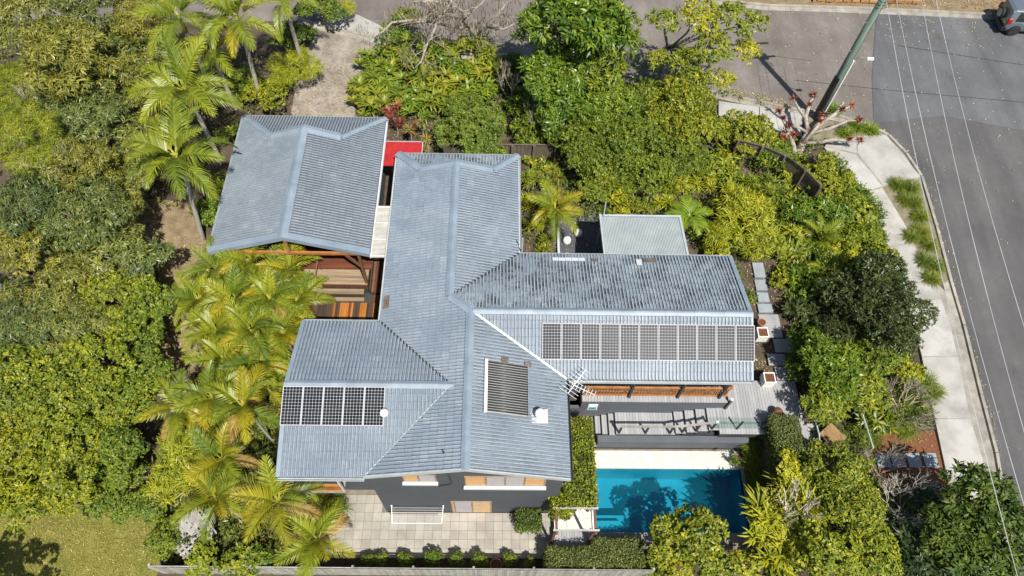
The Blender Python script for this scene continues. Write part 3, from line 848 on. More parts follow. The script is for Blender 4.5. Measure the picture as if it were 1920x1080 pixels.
def roof_slopes(root, roof, slopes, budget, tile_m):
    cams = Vector((0, 0, 33.7))
    allt = []
    for k, (pl, pieces, ev, mname) in enumerate(slopes):
        full, parts = slope_tiles(pl, pieces, ev, k)
        for (u, v) in full:
            x = ev[2][0] + ev[0][0] * u + ev[1][0] * v; y = ev[2][1] + ev[0][1] * u + ev[1][1] * v
            z = pl[0] * x + pl[1] * y + pl[2]
            allt.append(((Vector((x, y, z)) - cams).length, k, u, v, (x, y, z)))
        polys, tints = [], []
        for (u, v, pcs) in parts:
            t = random.random()
            for pp in tile_geo(u, v, pl, ev, pcs, mname == 'roof_tile_worn'): polys.append(pp); tints.append(t)
        slopes[k] = (pl, pieces, ev, mname, polys, tints)
    allt.sort(key=lambda t: t[0])
    protos = {}
    for (dist, k, u, v, loc) in allt[:budget]:
        pl, pieces, ev, mname, polys, tints = slopes[k]
        if k not in protos:
            me = geo_mesh('tile', [([(q[0] - loc[0], q[1] - loc[1], q[2] - loc[2], q[3]) for q in p], s) for p, s in tile_geo(u, v, pl, ev, None, mname == 'roof_tile_worn')], mname)
            protos[k] = me
        o = link('tile', protos[k], roof, Vector(loc) - root.location + Vector((0, 0, random.uniform(-.004, .004))))
        q_ = .3 if root is garage else 1.0; o.rotation_euler = (random.gauss(0, .005) * q_, random.gauss(0, .005) * q_, random.gauss(0, .004) * q_)
    for (dist, k, u, v, loc) in allt[budget:]:
        pl, pieces, ev, mname, polys, tints = slopes[k]
        t = random.random(); q_ = .3 if root is garage else 1.0; dz = random.uniform(-.003, .003) * q_; sx, sy = random.gauss(0, .006) * q_, random.gauss(0, .006) * q_
        for p, s in tile_geo(u, v, pl, ev, None, mname == 'roof_tile_worn'):
            polys.append(([(q[0], q[1], q[2] + dz + (q[0] - loc[0]) * sx + (q[1] - loc[1]) * sy, q[3]) for q in p], s)); tints.append(t)
    for k, (pl, pieces, ev, mname, polys, tints) in enumerate(slopes):
        if polys:
            o = link('tile_field', geo_mesh('tile_field', polys, mname, tints), roof, -root.location)
            o['kind'] = 'stuff'

def plane3(p, q, r):
    a, b, c = Vector(p), Vector(q), Vector(r)
    n = (b - a).cross(c - a)
    return (-n.x / n.z, -n.y / n.z, n.dot(a) / n.z)

tW = 0.2857
XW, XE1, XE2, XN, XS = -5.07, 1.02, 3.0, -2.025, -1.1
YN0, YN, YS, YSG, YE = 23.78, 17.84, 11.66, 7.43, 14.21
XWE, XEE, YWN, YWS, YWR = -8.42, 10.93, 14.22, 7.40, 10.89
ZR = ZE + tW * (XS - XW)             # main ridge
ZN = ZE + tW * (XN - XW)             # ridge of the north wing
ZWR = 7.14
XV = XW + (ZWR - ZE) / tW
HI = 1.27                            # inset of the north hip
P_W = plane3((XW, 8, ZE), (XW, 20, ZE), (XS, 10, ZR))
P_NE = plane3((XE1, 18, ZE), (XE1, 23, ZE), (XN, 20, ZN))
P_SE = plane3((XE2, 11.66, 6.0), (XE2, 7.43, 6.0), (XS, 10, ZR))
P_EN = plane3((2, YN, ZE), (9, YN, ZE), (5, YE, ZR))
P_ES = plane3((3, YS, 6.0), (9, YS, 6.0), (5, YE, ZR))
P_WN = plane3((-8, YWN, ZE), (-5, YWN, ZE), (-6, YWR, ZWR))
P_WS = plane3((-8, YWS, ZE), (-5, YWS, ZE), (-6, YWR, ZWR))
P_NH = plane3((-5, YN0, ZE), (0, YN0, ZE), (-3, YN0 - HI, ZE + tW * HI))
yv = lambda x: YN - (P_NE[0] * (x - XE1)) / (-P_EN[1]) * -1
def yvN(x): return YN - (tW * (XE1 - x)) / ((ZR - ZE) / (YN - YE))
yD = yvN(XN)
xh = XN + (XS - XN) * (yD - YWN) / (yD - YE)
slopes = [
    (P_W, [[(XW, YWN), (-3.8, YWN), (-3.8, YN0 - HI), (XW, YN0)], [(-3.8, YWN), (XN, YWN), (XN, YN0 - HI), (-3.8, YN0 - HI)], [(XN, YWN), (xh, YWN), (XN, yD)],
           [(XW, YWN), (XV, YWR), (XS, YWR), (XS, YE), (xh, YWN)], [(XW, YSG), (XS, YSG), (XS, YWR), (XV, YWR)]], ((0, -1), (1, 0), (XW, YN0)), 'roof_tile'),
    (P_NE, [[(XN, YN0 - HI), (XN, yD), (XE1 - HI, yvN(XE1 - HI)), (XE1 - HI, YN0 - HI)], [(XE1 - HI, YN0 - HI), (XE1 - HI, yvN(XE1 - HI)), (XE1, YN), (XE1, YN0)]], ((0, 1), (-1, 0), (XE1, YSG)), 'roof_tile'),
    (P_EN, [[(XE1, YN), (XN, yD), (XS, YE), (XEE, YE), (XEE, YN)]], ((-1, 0), (0, -1), (XEE, YN)), 'roof_tile_worn'),
    (P_ES, [[(XS, YE), (3.0, YS), (XEE, YS), (XEE, YE)]], ((1, 0), (0, 1), (XS, YS)), 'roof_tile'),
    (P_SE, [[(XS, YE), (XS, YSG), (3.0, YSG), (3.0, YS)]], ((0, 1), (-1, 0), (3.0, YSG)), 'roof_tile'),
    (P_WN, [[(XWE, YWN), (XWE, YWR), (XV, YWR), (XW, YWN)]], ((-1, 0), (0, -1), (XW, YWN)), 'roof_tile'),
    (P_WS, [[(XWE, YWR), (XWE, YWS), (XW, YWS), (XV, YWR)]], ((1, 0), (0, 1), (XWE, YWS)), 'roof_tile'),
    (P_NH, [[(XW, YN0), (-3.8, YN0 - HI), (XE1 - HI, YN0 - HI), (XE1, YN0)]], ((-1, 0), (0, -1), (XE1, YN0)), 'roof_tile_worn'),
]
def underlay(root, slopes):
    mb = MB()
    for s in slopes:
        for p in s[1]:
            mb.quad(*[(x, y, s[0][0] * x + s[0][1] * y + s[0][2] - .015) for x, y in ccw(p)])
    me = mb.mesh('roof', 'underlay')
    return link('roof', me, root, -root.location)
roof = underlay(house, slopes)
roof.location = (0, 0, 0)
roof.data.transform(Matrix.Translation(-house.location))
roof_slopes(house, roof, slopes, 285, None)

def cap(root, roof, a, b, w=0.23, drop=0.05, m='roof_metal', name='ridge_cap', lift=0.105, seg=0.0):
    """low folded capping along a ridge or hip"""
    a = Vector(a); b = Vector(b); d = (b - a); L = d.length; d.normalize()
    s = d.cross(Vector((0, 0, 1))).normalized()
    n = max(1, round(L / seg)) if seg else 1
    for k in range(n):
        p = a + d * L * k / n; q = a + d * (L * (k + 1) / n + (.03 if k < n - 1 else 0))
        mb = MB()
        z0 = .010 * (k % 2) + random.uniform(0, .004)
        prof = [(-w, -drop - .05), (-w, -drop), (-w * .35, 0.0), (0, .02), (w * .35, 0.0), (w, -drop), (w, -drop - .05)]
        pts = [[(c + s * o + Vector((0, 0, h + lift + z0))) - root.location for o, h in prof] for c in (p, q)]
        for i in range(len(prof) - 1):
            mb.quad(pts[0][i], pts[1][i], pts[1][i + 1], pts[0][i + 1])
        mb.quad(*pts[0]); mb.quad(*reversed(pts[1]))
        mb.build(name, m, roof)
cs = .62
cap(house, roof, (XN, YN0 - HI, ZN), (XN, yD, ZN), .18, .06, seg=cs)
cap(house, roof, (XN, yD, ZN), (XS, YE, ZR), .2, .05, lift=.12)
cap(house, roof, (XS, YE + .2, ZR), (XS, YSG - .03, ZR), .18, .06, seg=cs)
cap(house, roof, (XS + .1, YE, ZR), (XEE + .03, YE, ZR), .17, .07, seg=cs)
cap(house, roof, (XWE - .03, YWR, ZWR), (XV + .1, YWR, ZWR), .17, .06, seg=cs)
cap(house, roof, (XW, YN0, ZE), (-3.8, YN0 - HI, ZE + tW * HI), .2, .05, seg=cs)
cap(house, roof, (XE1, YN0, ZE), (XE1 - HI, YN0 - HI, ZE + tW * HI), .2, .05, seg=cs)
# gablet of the north hip: vertical face with sloping cappings
cap(house, roof, (-3.8, YN0 - HI, ZE + tW * HI), (XN, YN0 - HI, ZN), .2, .03, lift=.10)
cap(house, roof, (XE1 - HI, YN0 - HI, ZE + tW * HI), (XN, YN0 - HI, ZN), .2, .03, lift=.10)
mb = MB(); mb.quad((-3.8, YN0 - HI, 6.56), (XE1 - HI, YN0 - HI, 6.56), (XN, YN0 - HI, ZN))
o = mb.build('gablet', 'wall_paint', roof); o.location = -house.location
# valleys: narrow metal trays just above the tiles' underlay
def valley(a, b, m, w=.09, lift=.06):
    a = Vector(a); b = Vector(b); d = (b - a).normalized(); s = d.cross(Vector((0, 0, 1))).normalized()
    mb = MB()
    for o1, h1, o2, h2 in ((-w, lift + .02, 0, lift - .012), (0, lift - .012, w, lift + .02)):
        mb.quad(a + s * o1 + Vector((0, 0, h1)), a + s * o2 + Vector((0, 0, h2)), b + s * o2 + Vector((0, 0, h2)), b + s * o1 + Vector((0, 0, h1)))
    o = mb.build('valley_tray', m, roof); o.location = -house.location
valley((XE1, YN, ZE), (XN, yD, ZN), 'dark_metal', .05)
valley((XW, YWN, ZE), (XV, YWR, ZWR), 'dark_metal', .05)
valley((XW, YWS, ZE), (XV, YWR, ZWR), 'gutter', .03)
valley((3.0, YS, 6.0), (XS + .15, YE - .1, ZR - .04), 'white_metal', .05, .085)
# gutters and barge capping
def gutter(root, roof, a, b, m='gutter', w=.11, out=(0, 0), z=-.03):
    a = Vector(a); b = Vector(b); mb = MB()
    d = (b - a).normalized(); s = Vector((out[0], out[1], 0))
    for (o1, z1), (o2, z2) in zip([(.0, z), (.0, z - .1), (w, z - .1), (w, z)], [(.0, z - .1), (w, z - .1), (w, z), (w - .02, z)]):
        mb.quad(a + s * o1 + Vector((0, 0, z1)), b + s * o1 + Vector((0, 0, z1)), b + s * o2 + Vector((0, 0, z2)), a + s * o2 + Vector((0, 0, z2)))
    o = mb.build('gutter', m, roof); o.location = -root.location
gutter(house, roof, (XW, YWN, ZE), (XW, YN0, ZE), out=(-1, 0))
gutter(house, roof, (XE1, YN, ZE), (XE1, YN0, ZE), out=(1, 0))
gutter(house, roof, (XW, YN0, ZE), (XE1, YN0, ZE), out=(0, 1))
gutter(house, roof, (XE1, YN, ZE), (XEE, YN, ZE), out=(0, 1))
gutter(house, roof, (3.0, YS, 6.0), (XEE, YS, 6.0), out=(0, -1))
gutter(house, roof, (3.0, YSG, 6.0), (3.0, YS, 6.0), 'dark_metal', out=(1, 0))
gutter(house, roof, (XWE, YWN, ZE), (XW, YWN, ZE), out=(0, 1))
gutter(house, roof, (XWE, YWS, ZE), (XW, YWS, ZE), out=(0, -1))
def barge(root, roof, a, b, m='roof_metal', out=(0, -1), w=.1, name='barge_cap'):
    a = Vector(a); b = Vector(b); s = Vector((out[0], out[1], 0)); mb = MB()
    P = [(-w, .105), (.03, .112), (.035, -.14)]
    for (o1, z1), (o2, z2) in zip(P[:-1], P[1:]):
        mb.quad(a + s * o1 + Vector((0, 0, z1)), b + s * o1 + Vector((0, 0, z1)), b + s * o2 + Vector((0, 0, z2)), a + s * o2 + Vector((0, 0, z2)))
    o = mb.build(name, m, roof); o.location = -root.location
barge(house, roof, (XW, YSG, ZE), (XS, YSG, ZR), 'gutter', w=.03)
barge(house, roof, (XS, YSG, ZR), (3.0, YSG, 6.0), 'gutter', w=.03)
barge(house, roof, (XEE, YN, ZE), (XEE, YE, ZR), out=(1, 0), w=.16)
barge(house, roof, (XEE, YE, ZR), (XEE, YS, 6.0), out=(1, 0), w=.05)
barge(house, roof, (XWE, YWN, ZE), (XWE, YWR, ZWR), out=(-1, 0), w=.14)
barge(house, roof, (XWE, YWR, ZWR), (XWE, YWS, ZE), out=(-1, 0), w=.14)
# a few replaced tiles of another colour, and small stains of old mortar
def odd(x, y, pl, wx, wy, m):
    mb = MB(); h = lambda a, b: pl[0] * a + pl[1] * b + pl[2] + .105
    n = 6
    for k in range(n):
        a, b = x + wx * k / n, x + wx * (k + 1) / n
        z1, z2 = (.0 if k % 2 else .02), (.02 if k % 2 else .0)
        mb.quad((a, y, h(a, y) + z1), (b, y, h(b, y) + z2), (b, y + wy, h(b, y + wy) + z2), (a, y + wy, h(a, y + wy) + z1))
    o = mb.build('odd_tile', m, roof); o.location = -house.location
for k in range(5): odd(2.55 + k * .3, 17.33, P_EN, .29, .22, 'odd_tile_pale')
odd(4.35, 17.33, P_EN, .3, .2, 'odd_tile_brown')
for k in range(2): odd(6.75 + k * .3, 17.33, P_EN, .3, .25, 'odd_tile_brown')
odd(6.4, 17.1, P_EN, .25, .4, 'odd_tile_pale')
odd(-5.0, 14.78, P_W, .26, .34, 'odd_tile_brown'); odd(-5.0, 15.14, P_W, .26, .3, 'odd_tile_brown')
odd(0.25, 12.0, P_SE, .28, .25, 'odd_tile_brown'); odd(1.2, 11.95, P_SE, .28, .25, 'odd_tile_brown')

# walls
def part(name, m, mb, root=house):
    me = mb.mesh(name, m); me.transform(Matrix.Translation(-root.location))
    return link(name, me, root)
WY = YSG + .07
hz = lambda p, x, y: p[0] * x + p[1] * y + p[2] - .03
mb = MB()
mb.quad((-4.98, WY, 0), (2.75, WY, 0), (2.75, WY, hz(P_SE, 2.75, WY)), (XS, WY, hz(P_W, XS, WY)), (-4.98, WY, hz(P_W, -4.98, WY)))
mb.quad((2.75, WY, 0), (2.75, 11.9, 0), (2.75, 11.9, 5.95), (2.75, WY, 5.95))
mb.quad((-4.98, 8.5, 0), (-4.98, WY, 0), (-4.98, WY, 6.1), (-4.98, 8.5, 6.1))
part('wall', 'wall_paint', mb)
mb = MB(); mb.box(-8.1, -4.98, 8.5, 14.0, 0, 6.15); part('wall', 'wall_paint', mb)
mb = MB(); mb.box(-4.9, 0.75, 12.0, 23.4, 0.5, 6.12); part('wall', 'wall_paint', mb)
mb = MB(); mb.box(0.76, 10.3, 13.2, 17.5, 1.5, 6.12); part('wall', 'wall_paint', mb)
mb = MB(); mb.quad((10.305, 13.2, 2), (10.305, 17.5, 2), (10.305, 17.5, 6.2), (10.305, YE, 7.2), (10.305, 13.2, 6.6)); part('gable_wall', 'wall_paint', mb)
mb = MB(); mb.quad((-8.105, 14.0, 2), (-8.105, 8.5, 2), (-8.105, 8.5, 6.15), (-8.105, YWR, 7.08), (-8.105, 14.0, 6.15)); part('gable_wall', 'wall_paint', mb)
mb = MB(); mb.box(2.76, 4.0, 12.4, 13.2, 1.5, 6.0); part('wall', 'wall_paint', mb)

def window(x0, x1, z0, z1, panes, sill=True, y=None, name='window'):
    """panes: list of (x start, x end, material) in fractions of the width"""
    y = WY if y is None else y
    mb = MB()
    t = .045
    mb.box(x0, x1, y - .03, y - .002, z1 - t, z1); mb.box(x0, x1, y - .03, y - .002, z0, z0 + t)
    mb.box(x0, x0 + t, y - .03, y - .002, z0 + t, z1 - t); mb.box(x1 - t, x1, y - .03, y - .002, z0 + t, z1 - t)
    w = part(name, 'window_frame', mb)
    for (a, b, m) in panes:
        xa, xb = lerp(x0, x1, a) + .03, lerp(x0, x1, b) - .03
        f = MB().box(xa, xb, y - .012, y - .004, z0 + t, z1 - t)
        me = f.mesh('pane', m); me.transform(Matrix.Translation(-house.location)); link('pane', me, w)
        f = MB().box(xb, xb + .045, y - .028, y - .004, z0 + t, z1 - t)
        me = f.mesh('mullion', 'window_frame'); me.transform(Matrix.Translation(-house.location)); link('mullion', me, w)
    if sill:
        f = MB().box(x0 - .06, x1 + .06, y - .16, y - .031, z0 - .16, z0 - .005)
        me = f.mesh('sill', 'sill_paint'); me.transform(Matrix.Translation(-house.location)); link('sill', me, w)
    return w
window(-3.60, -2.30, 5.45, 6.35, [(0, .47, 'blind_wood'), (.47, 1, 'curtain')])
window(-1.18, 2.05, 4.85, 6.20, [(0, .26, 'blind_wood'), (.26, .5, 'curtain'), (.5, .74, 'curtain'), (.74, 1, 'blind_wood')])
window(-1.92, -0.12, 0.08, 2.15, [(0, .08, 'blind_wood'), (.08, .52, 'curtain'), (.52, 1, 'interior_floor')], False, None, 'sliding_door')
mb = MB(); mb.tube([(-1.78, WY - .03, 6.6), (-1.72, WY - .03, 5.15), (-2.25, WY - .03, 4.75)], .035, 6)
part('downpipe', 'dark_metal', mb)
mb = MB(); mb.tube([(-1.95, 8.1, P_W[0] * -1.95 + P_W[1] * 8.1 + P_W[2]), (-1.95, 8.1, P_W[0] * -1.95 + P_W[1] * 8.1 + P_W[2] + .3)], .03, 8)
part('vent_pipe', 'dark_metal', mb)

# west verandah: orange slatted balustrade under the eave
bal = MB(); bal.box(-8.6, -6.45, 7.62, 7.72, 3.98, 4.06); bal.box(-8.6, -6.45, 7.62, 7.72, 3.2, 3.27)
balo = part('balustrade', 'stained_timber', bal)
sl = MB().box(-.03, .03, -.02, .02, 0, .70).mesh('slat', 'stained_timber')
for k in range(24): link('slat', sl, balo, Vector((-8.52 + k * .09, 7.67, 3.275)) - house.location)
part('verandah_floor', 'weathered_timber', MB().box(-8.6, -6.4, 7.6, 8.5, 3.0, 3.15))
part('verandah_post', 'sill_paint', MB().box(-6.44, -6.36, 7.64, 7.72, 3.0, 6.1))

# east verandah: strip floor, lattice balustrade, posts
part('verandah_slab', 'deck_wall', MB().box(4.0, 10.75, 11.82, 13.2, 2.2, 3.14))
bd = MB().box(.004, .136, 0, 1.42, 0, .05).mesh('board', 'grey_timber')
fl = part('verandah_floor', 'underlay', MB().box(3.95, 10.8, 11.80, 13.2, 3.141, 3.15))
for k in range(48): link('board', bd, fl, Vector((4.0 + k * .14, 11.78, 3.152)) - house.location)
part('lower_wall', 'deck_wall', MB().box(3.0, 10.72, 11.84, 12.2, 0.4, 2.2))
bal = MB()
for z in (3.30, 4.16): bal.box(4.02, 10.72, 12.03, 12.11, z, z + .075)
bal.box(10.66, 10.74, 12.11, 13.15, 3.30, 3.375); bal.box(10.66, 10.74, 12.11, 13.15, 4.16, 4.235)
balo = part('balustrade', 'stained_timber', bal)
sl1 = MB().bar((0, 0, 0), (.30, 0, .785), .05, .02, (0, 1, 0)).mesh('slat', 'stained_timber')
sl2 = MB().bar((.30, .02, 0), (0, .02, .785), .05, .02, (0, 1, 0)).mesh('slat', 'stained_timber')
k = 0
x = 4.05
while x < 9.75:
    link('slat', sl1, balo, Vector((x, 12.06, 3.375)) - house.location); link('slat', sl2, balo, Vector((x, 12.06, 3.375)) - house.location)
    x += .135
slv = MB().box(-.03, .03, -.015, .015, 0, .785).mesh('slat', 'stained_timber')
for k in range(8): link('slat', slv, balo, Vector((9.82 + k * .11, 12.07, 3.375)) - house.location)
for k in range(9): link('slat', slv, balo, Vector((10.7, 12.2 + k * .11, 3.375)) - house.location)
for x in (6.1, 8.35, 10.28):
    part('verandah_post', 'dark_metal', MB().box(x, x + .1, 11.95, 12.02, 3.2, 6.0))
part('verandah_post', 'dark_metal', MB().box(10.76, 10.86, 11.74, 11.84, 2.4, 3.55))
part('post_cap', 'sill_paint', MB().box(10.74, 10.88, 11.72, 11.86, 3.552, 3.58))

# garage ---------------------------------------------------------------
GX0, GX1, GY0, GY1, GZ = -13.3, -5.89, 17.75, 26.25, 6.1
GXM = (GX0 + GX1) / 2; GH = 1.28; gt = GH / (GX1 - GXM); GI = 1.98
Q_W = plane3((GX0, 18, GZ), (GX0, 20, GZ), (GXM, 19, GZ + GH))
Q_E = plane3((GX1, 18, GZ), (GX1, 20, GZ), (GXM, 19, GZ + GH))
Q_N = plane3((-12, GY1, GZ), (-7, GY1, GZ), (-9, GY1 - GI, GZ + gt * GI))
gs = [
    (Q_W, [[(GX0, GY0), (GX0 + GI, GY0), (GX0 + GI, GY1 - GI), (GX0, GY1)], [(GX0 + GI, GY0), (GXM, GY0), (GXM, GY1 - GI), (GX0 + GI, GY1 - GI)]], ((0, -1), (1, 0), (GX0, GY1)), 'garage_tile'),
    (Q_E, [[(GX1, GY0), (GX1, GY1), (GX1 - GI, GY1 - GI), (GX1 - GI, GY0)], [(GXM, GY0), (GX1 - GI, GY0), (GX1 - GI, GY1 - GI), (GXM, GY1 - GI)]], ((0, 1), (-1, 0), (GX1, GY0)), 'garage_tile'),
    (Q_N, [[(GX0, GY1), (GX0 + GI, GY1 - GI), (GX1 - GI, GY1 - GI), (GX1, GY1)]], ((-1, 0), (0, -1), (GX1, GY1)), 'garage_tile'),
]
groof = underlay(garage, gs)
groof.location = (0, 0, 0); groof.data.transform(Matrix.Translation(-garage.location))
roof_slopes(garage, groof, gs, 285, None)
cap(garage, groof, (GXM, GY1 - GI, GZ + GH), (GXM, GY0 - .03, GZ + GH), .23, .08, seg=cs)
for xa, xb in ((GX0, GX0 + GI), (GX1, GX1 - GI)):
    cap(garage, groof, (xa, GY1, GZ), (xb, GY1 - GI, GZ + gt * GI), .17, .05, seg=cs)
    cap(garage, groof, (xb, GY1 - GI, GZ + gt * GI), (GXM, GY1 - GI, GZ + GH), .22, .03, lift=.10)
mb = MB(); mb.quad((GX0 + GI, GY1 - GI, 6.7), (GX1 - GI, GY1 - GI, 6.7), (GXM, GY1 - GI, GZ + GH)); o = mb.build('gablet', 'wall_paint', groof); o.location = -garage.location
barge(garage, groof, (GX0, GY0, GZ), (GXM, GY0, GZ + GH), w=.30)
barge(garage, groof, (GXM, GY0, GZ + GH), (GX1, GY0, GZ), w=.30)
gutter(garage, groof, (GX0, GY0, GZ), (GX0, GY1, GZ), out=(-1, 0)); gutter(garage, groof, (GX1, GY0, GZ), (GX1, GY1, GZ), 'sill_paint', out=(1, 0)); gutter(garage, groof, (GX0, GY1, GZ), (GX1, GY1, GZ), out=(0, 1))
odd_ = MB()
mb = MB(); mb.box(-13.0, -6.2, 20.3, 26.0, 2.2, 6.05); part('wall', 'wall_paint', mb, garage)
mb = MB(); mb.quad((-13.0, 20.28, 3.0), (-6.2, 20.28, 3.0), (-6.2, 20.28, 6.0), (GXM, 20.28, 7.3), (-13.0, 20.28, 6.0)); part('timber_wall', 'red_timber', mb, garage)
tr = MB(); tr.bar((GX0 + .3, GY0 + .12, GZ - .08), (GX1 - .3, GY0 + .12, GZ - .08), .1, .16); tr.bar((GXM, GY0 + .12, GZ), (GXM, GY0 + .12, GZ + GH - .1), .12)
tr.bar((GX0 + .2, GY0 + .14, GZ - .02), (GXM, GY0 + .14, GZ + GH - .15), .08, .16); tr.bar((GXM, GY0 + .14, GZ + GH - .15), (GX1 - .2, GY0 + .14, GZ - .02), .08, .16)
part('gable_truss', 'stained_timber', tr, garage)
for x in (-6.55, -9.6):
    part('verandah_post', 'brown_timber', MB().box(x, x + .13, 17.9, 18.03, 3.2, 6.05), garage)
part('brace', 'brown_timber', MB().bar((-6.5, 17.96, 4.7), (-7.2, 17.96, 5.95), .1), garage)

# ================================================================== SMALLER BUILT THINGS
# ---- solar panels
def panel_meshes():
    W, H = 0.80, 1.535
    fr = MB(); t = .018
    fr.box(0, W, 0, t, 0, .04).box(0, W, H - t, H, 0, .04).box(0, t, t, H - t, 0, .04).box(W - t, W, t, H - t, 0, .04)
    bs = MB().quad((t, t, .030), (W - t, t, .030), (W - t, H - t, .030), (t, H - t, .030))
    ce = MB(); cw = (W - 2 * t - .012) / 6; ch = (H - 2 * t - .012) / 12
    for i in range(6):
        for j in range(12):
            x0, y0 = t + .006 + i * cw, t + .006 + j * ch; a, b = x0 + .004, y0 + .004; c, d = x0 + cw - .004, y0 + ch - .004; q = .014
            ce.quad((a + q, b, .034), (c - q, b, .034), (c, b + q, .034), (c, d - q, .034), (c - q, d, .034), (a + q, d, .034), (a, d - q, .034), (a, b + q, .034))
    return fr.mesh('frame', 'aluminium_frame'), bs.mesh('backing_sheet', 'backsheet'), ce.mesh('cells', 'cell_black')
PF, PB, PC = panel_meshes()
ordn = ['first', 'second', 'third', 'fourth', 'fifth', 'sixth', 'seventh', 'eighth', 'ninth', 'tenth', 'eleventh', 'twelfth', 'thirteenth', 'fourteenth', 'fifteenth', 'sixteenth']
def panel_row(n, x0, y0, pl, where, grp, dx=0.824):
    ang = math.atan(pl[1])
    for k in range(n):
        x = x0 + k * dx; y = y0
        z = pl[0] * x + pl[1] * y + pl[2] + .12
        pos = {0: 'leftmost', n - 1: 'rightmost'}.get(k, ordn[k] + ' from the left')
        o = empty('solar_module', (x, y, z), 'solar panel, %s in the %s' % (pos, where), 'solar panel', grp)
        o.rotation_euler = (ang, 0, 0)
        for n_, me in (('frame', PF), ('backing_sheet', PB)): link(n_, me, o)
        c = link('cells', PC, o); c['kind'] = 'stuff'
eb = Vector((1.84, 12.66, 6.55))
panel_row(11, 1.955, 12.37, P_ES, 'long row on the right wing roof', 'solar panels in the long row')
panel_row(5, -8.45, 9.28, P_WS, 'short row on the left wing roof', 'solar panels in the short row', .812)

# ---- evacuated tube solar water heater on the south wing
ang = math.atan(P_SE[0])
hx0, hx1 = -0.36, 1.38
col = empty('solar_water_heater', (hx0, 9.72, P_SE[0] * hx0 + P_SE[1] * 9.72 + P_SE[2] + .12), 'solar water heater of dark tubes with a white header beside the ridge', 'solar heater')
col.rotation_euler = (0, -ang, 0)
L = 1.78
MB().box(-.12, 0.0, 0, 2.26, 0, .14).build('header', 'white_metal', col)
MB().box(L - .03, L + .03, 0, 2.26, 0, .05).build('end_rail', 'steel', col)
MB().box(0.002, L - .032, .0, .03, 0, .03).box(0.002, L - .032, 2.23, 2.26, 0, .03).build('side_rail', 'steel', col)
tb = MB().tube([(0, 0, 0), (L - .04, 0, 0)], .036, 8).mesh('tube', 'tube_glass', True)
for k in range(20): link('tube', tb, col, (0.003, .1 + k * .108, .075))
rf = MB()
rf.quad((0, .04, .012), (L - .04, .04, .012), (L - .04, 2.22, .012), (0, 2.22, .012)); rf.build('reflector', 'grey_sheet', col)

# ---- roof ventilators
def ventilator(loc, label, s, base):
    o = empty('roof_ventilator', loc, label, 'roof vent')
    if base:
        MB().box(-.33, .33, -.3, .3, -.10, .015).build('flashing', 'flashing', o)
    MB().lathe([(.13 * s, -.1), (.13 * s, .22 * s)], 14).build('neck', 'steel', o)
    mb = MB(); n = 16
    for k in range(n):
        a = 2 * math.pi * k / n; b = a + .30
        prof = [(.14, .20), (.235, .27), (.25, .38), (.20, .48), (.08, .54)]
        for (r1, z1), (r2, z2) in zip(prof[:-1], prof[1:]):
            mb.quad((r1 * s * math.cos(a), r1 * s * math.sin(a), z1 * s), (r1 * s * .93 * math.cos(b + .1), r1 * s * .93 * math.sin(b + .1), z1 * s), (r2 * s * .93 * math.cos(b + .1), r2 * s * .93 * math.sin(b + .1), z2 * s), (r2 * s * math.cos(a), r2 * s * math.sin(a), z2 * s))
    mb.lathe([(.0001, .54 * s), (.1 * s, .535 * s), (.1 * s, .55 * s), (.0001, .56 * s)], 12)
    mb.lathe([(.12 * s, .2 * s), (.21 * s, .28 * s), (.225 * s, .38 * s), (.17 * s, .48 * s), (.05 * s, .53 * s)], 14)
    mb.build('turbine', 'white_metal', o)
vz = lambda p, x, y: p[0] * x + p[1] * y + p[2]
ventilator((1.80, 9.85, vz(P_SE, 1.8, 9.85) + .12), 'white turbine roof vent on a square white flashing', .9, True)
ventilator((-4.37, 9.72, vz(P_WS, -4.37, 9.72) + .05), 'small white round roof vent beside the short solar row', .72, False)

# ---- TV antenna at the inner corner of the roofs
an = empty('tv_antenna', (3.12, 11.2, 5.9), 'white aluminium tv antenna at the inner roof corner', 'antenna')
mb = MB().tube([(0, 0, -.3), (0.05, 0, .75)], .02, 6); mb.build('mast', 'white_metal', an)
bo = MB().bar((-.15, -.42, .75), (.62, .62, .75), .025); bo.bar((.95, -.45, .70), (.1, -.05, .74), .022); boom = bo.build('boom', 'white_metal', an)
for k in range(9):
    t = k / 8; p = Vector((lerp(-.15, .62, t), lerp(-.42, .62, t), .77)); s = Vector((.80, -.60, 0)) * lerp(.42, .22, t)
    MB().tube([p - s, p + s], .009, 5).build('element', 'white_metal', an)
for k in range(7):
    t = k / 6; p = Vector((lerp(.95, .1, t), lerp(-.45, -.05, t), lerp(.72, .76, t))); s = Vector((.42, .9, 0)) * .17
    MB().tube([p - s, p + s], .010, 5).build('element', 'white_metal', an)

# ---- slatted awning between garage and house
aw = empty('slatted_awning', (-5.92, 17.7, 5.98), 'narrow white slatted awning bridging the gap between garage and house', 'awning')
for x in (0.02, 0.72): MB().box(x, x + .05, 0, 2.95, -.08, 0).build('rail', 'awning_slat', aw)
for k in range(4): MB().box(.0, .8, .02 + k * .95, .09 + k * .95, -.06, .03).build('cross_bar', 'awning_slat', aw)
sm = MB().box(.0, .8, 0, .036, 0, .025).mesh('slat', 'awning_slat')
for k in range(42): link('slat', sm, aw, (0, .02 + k * .07, .002))

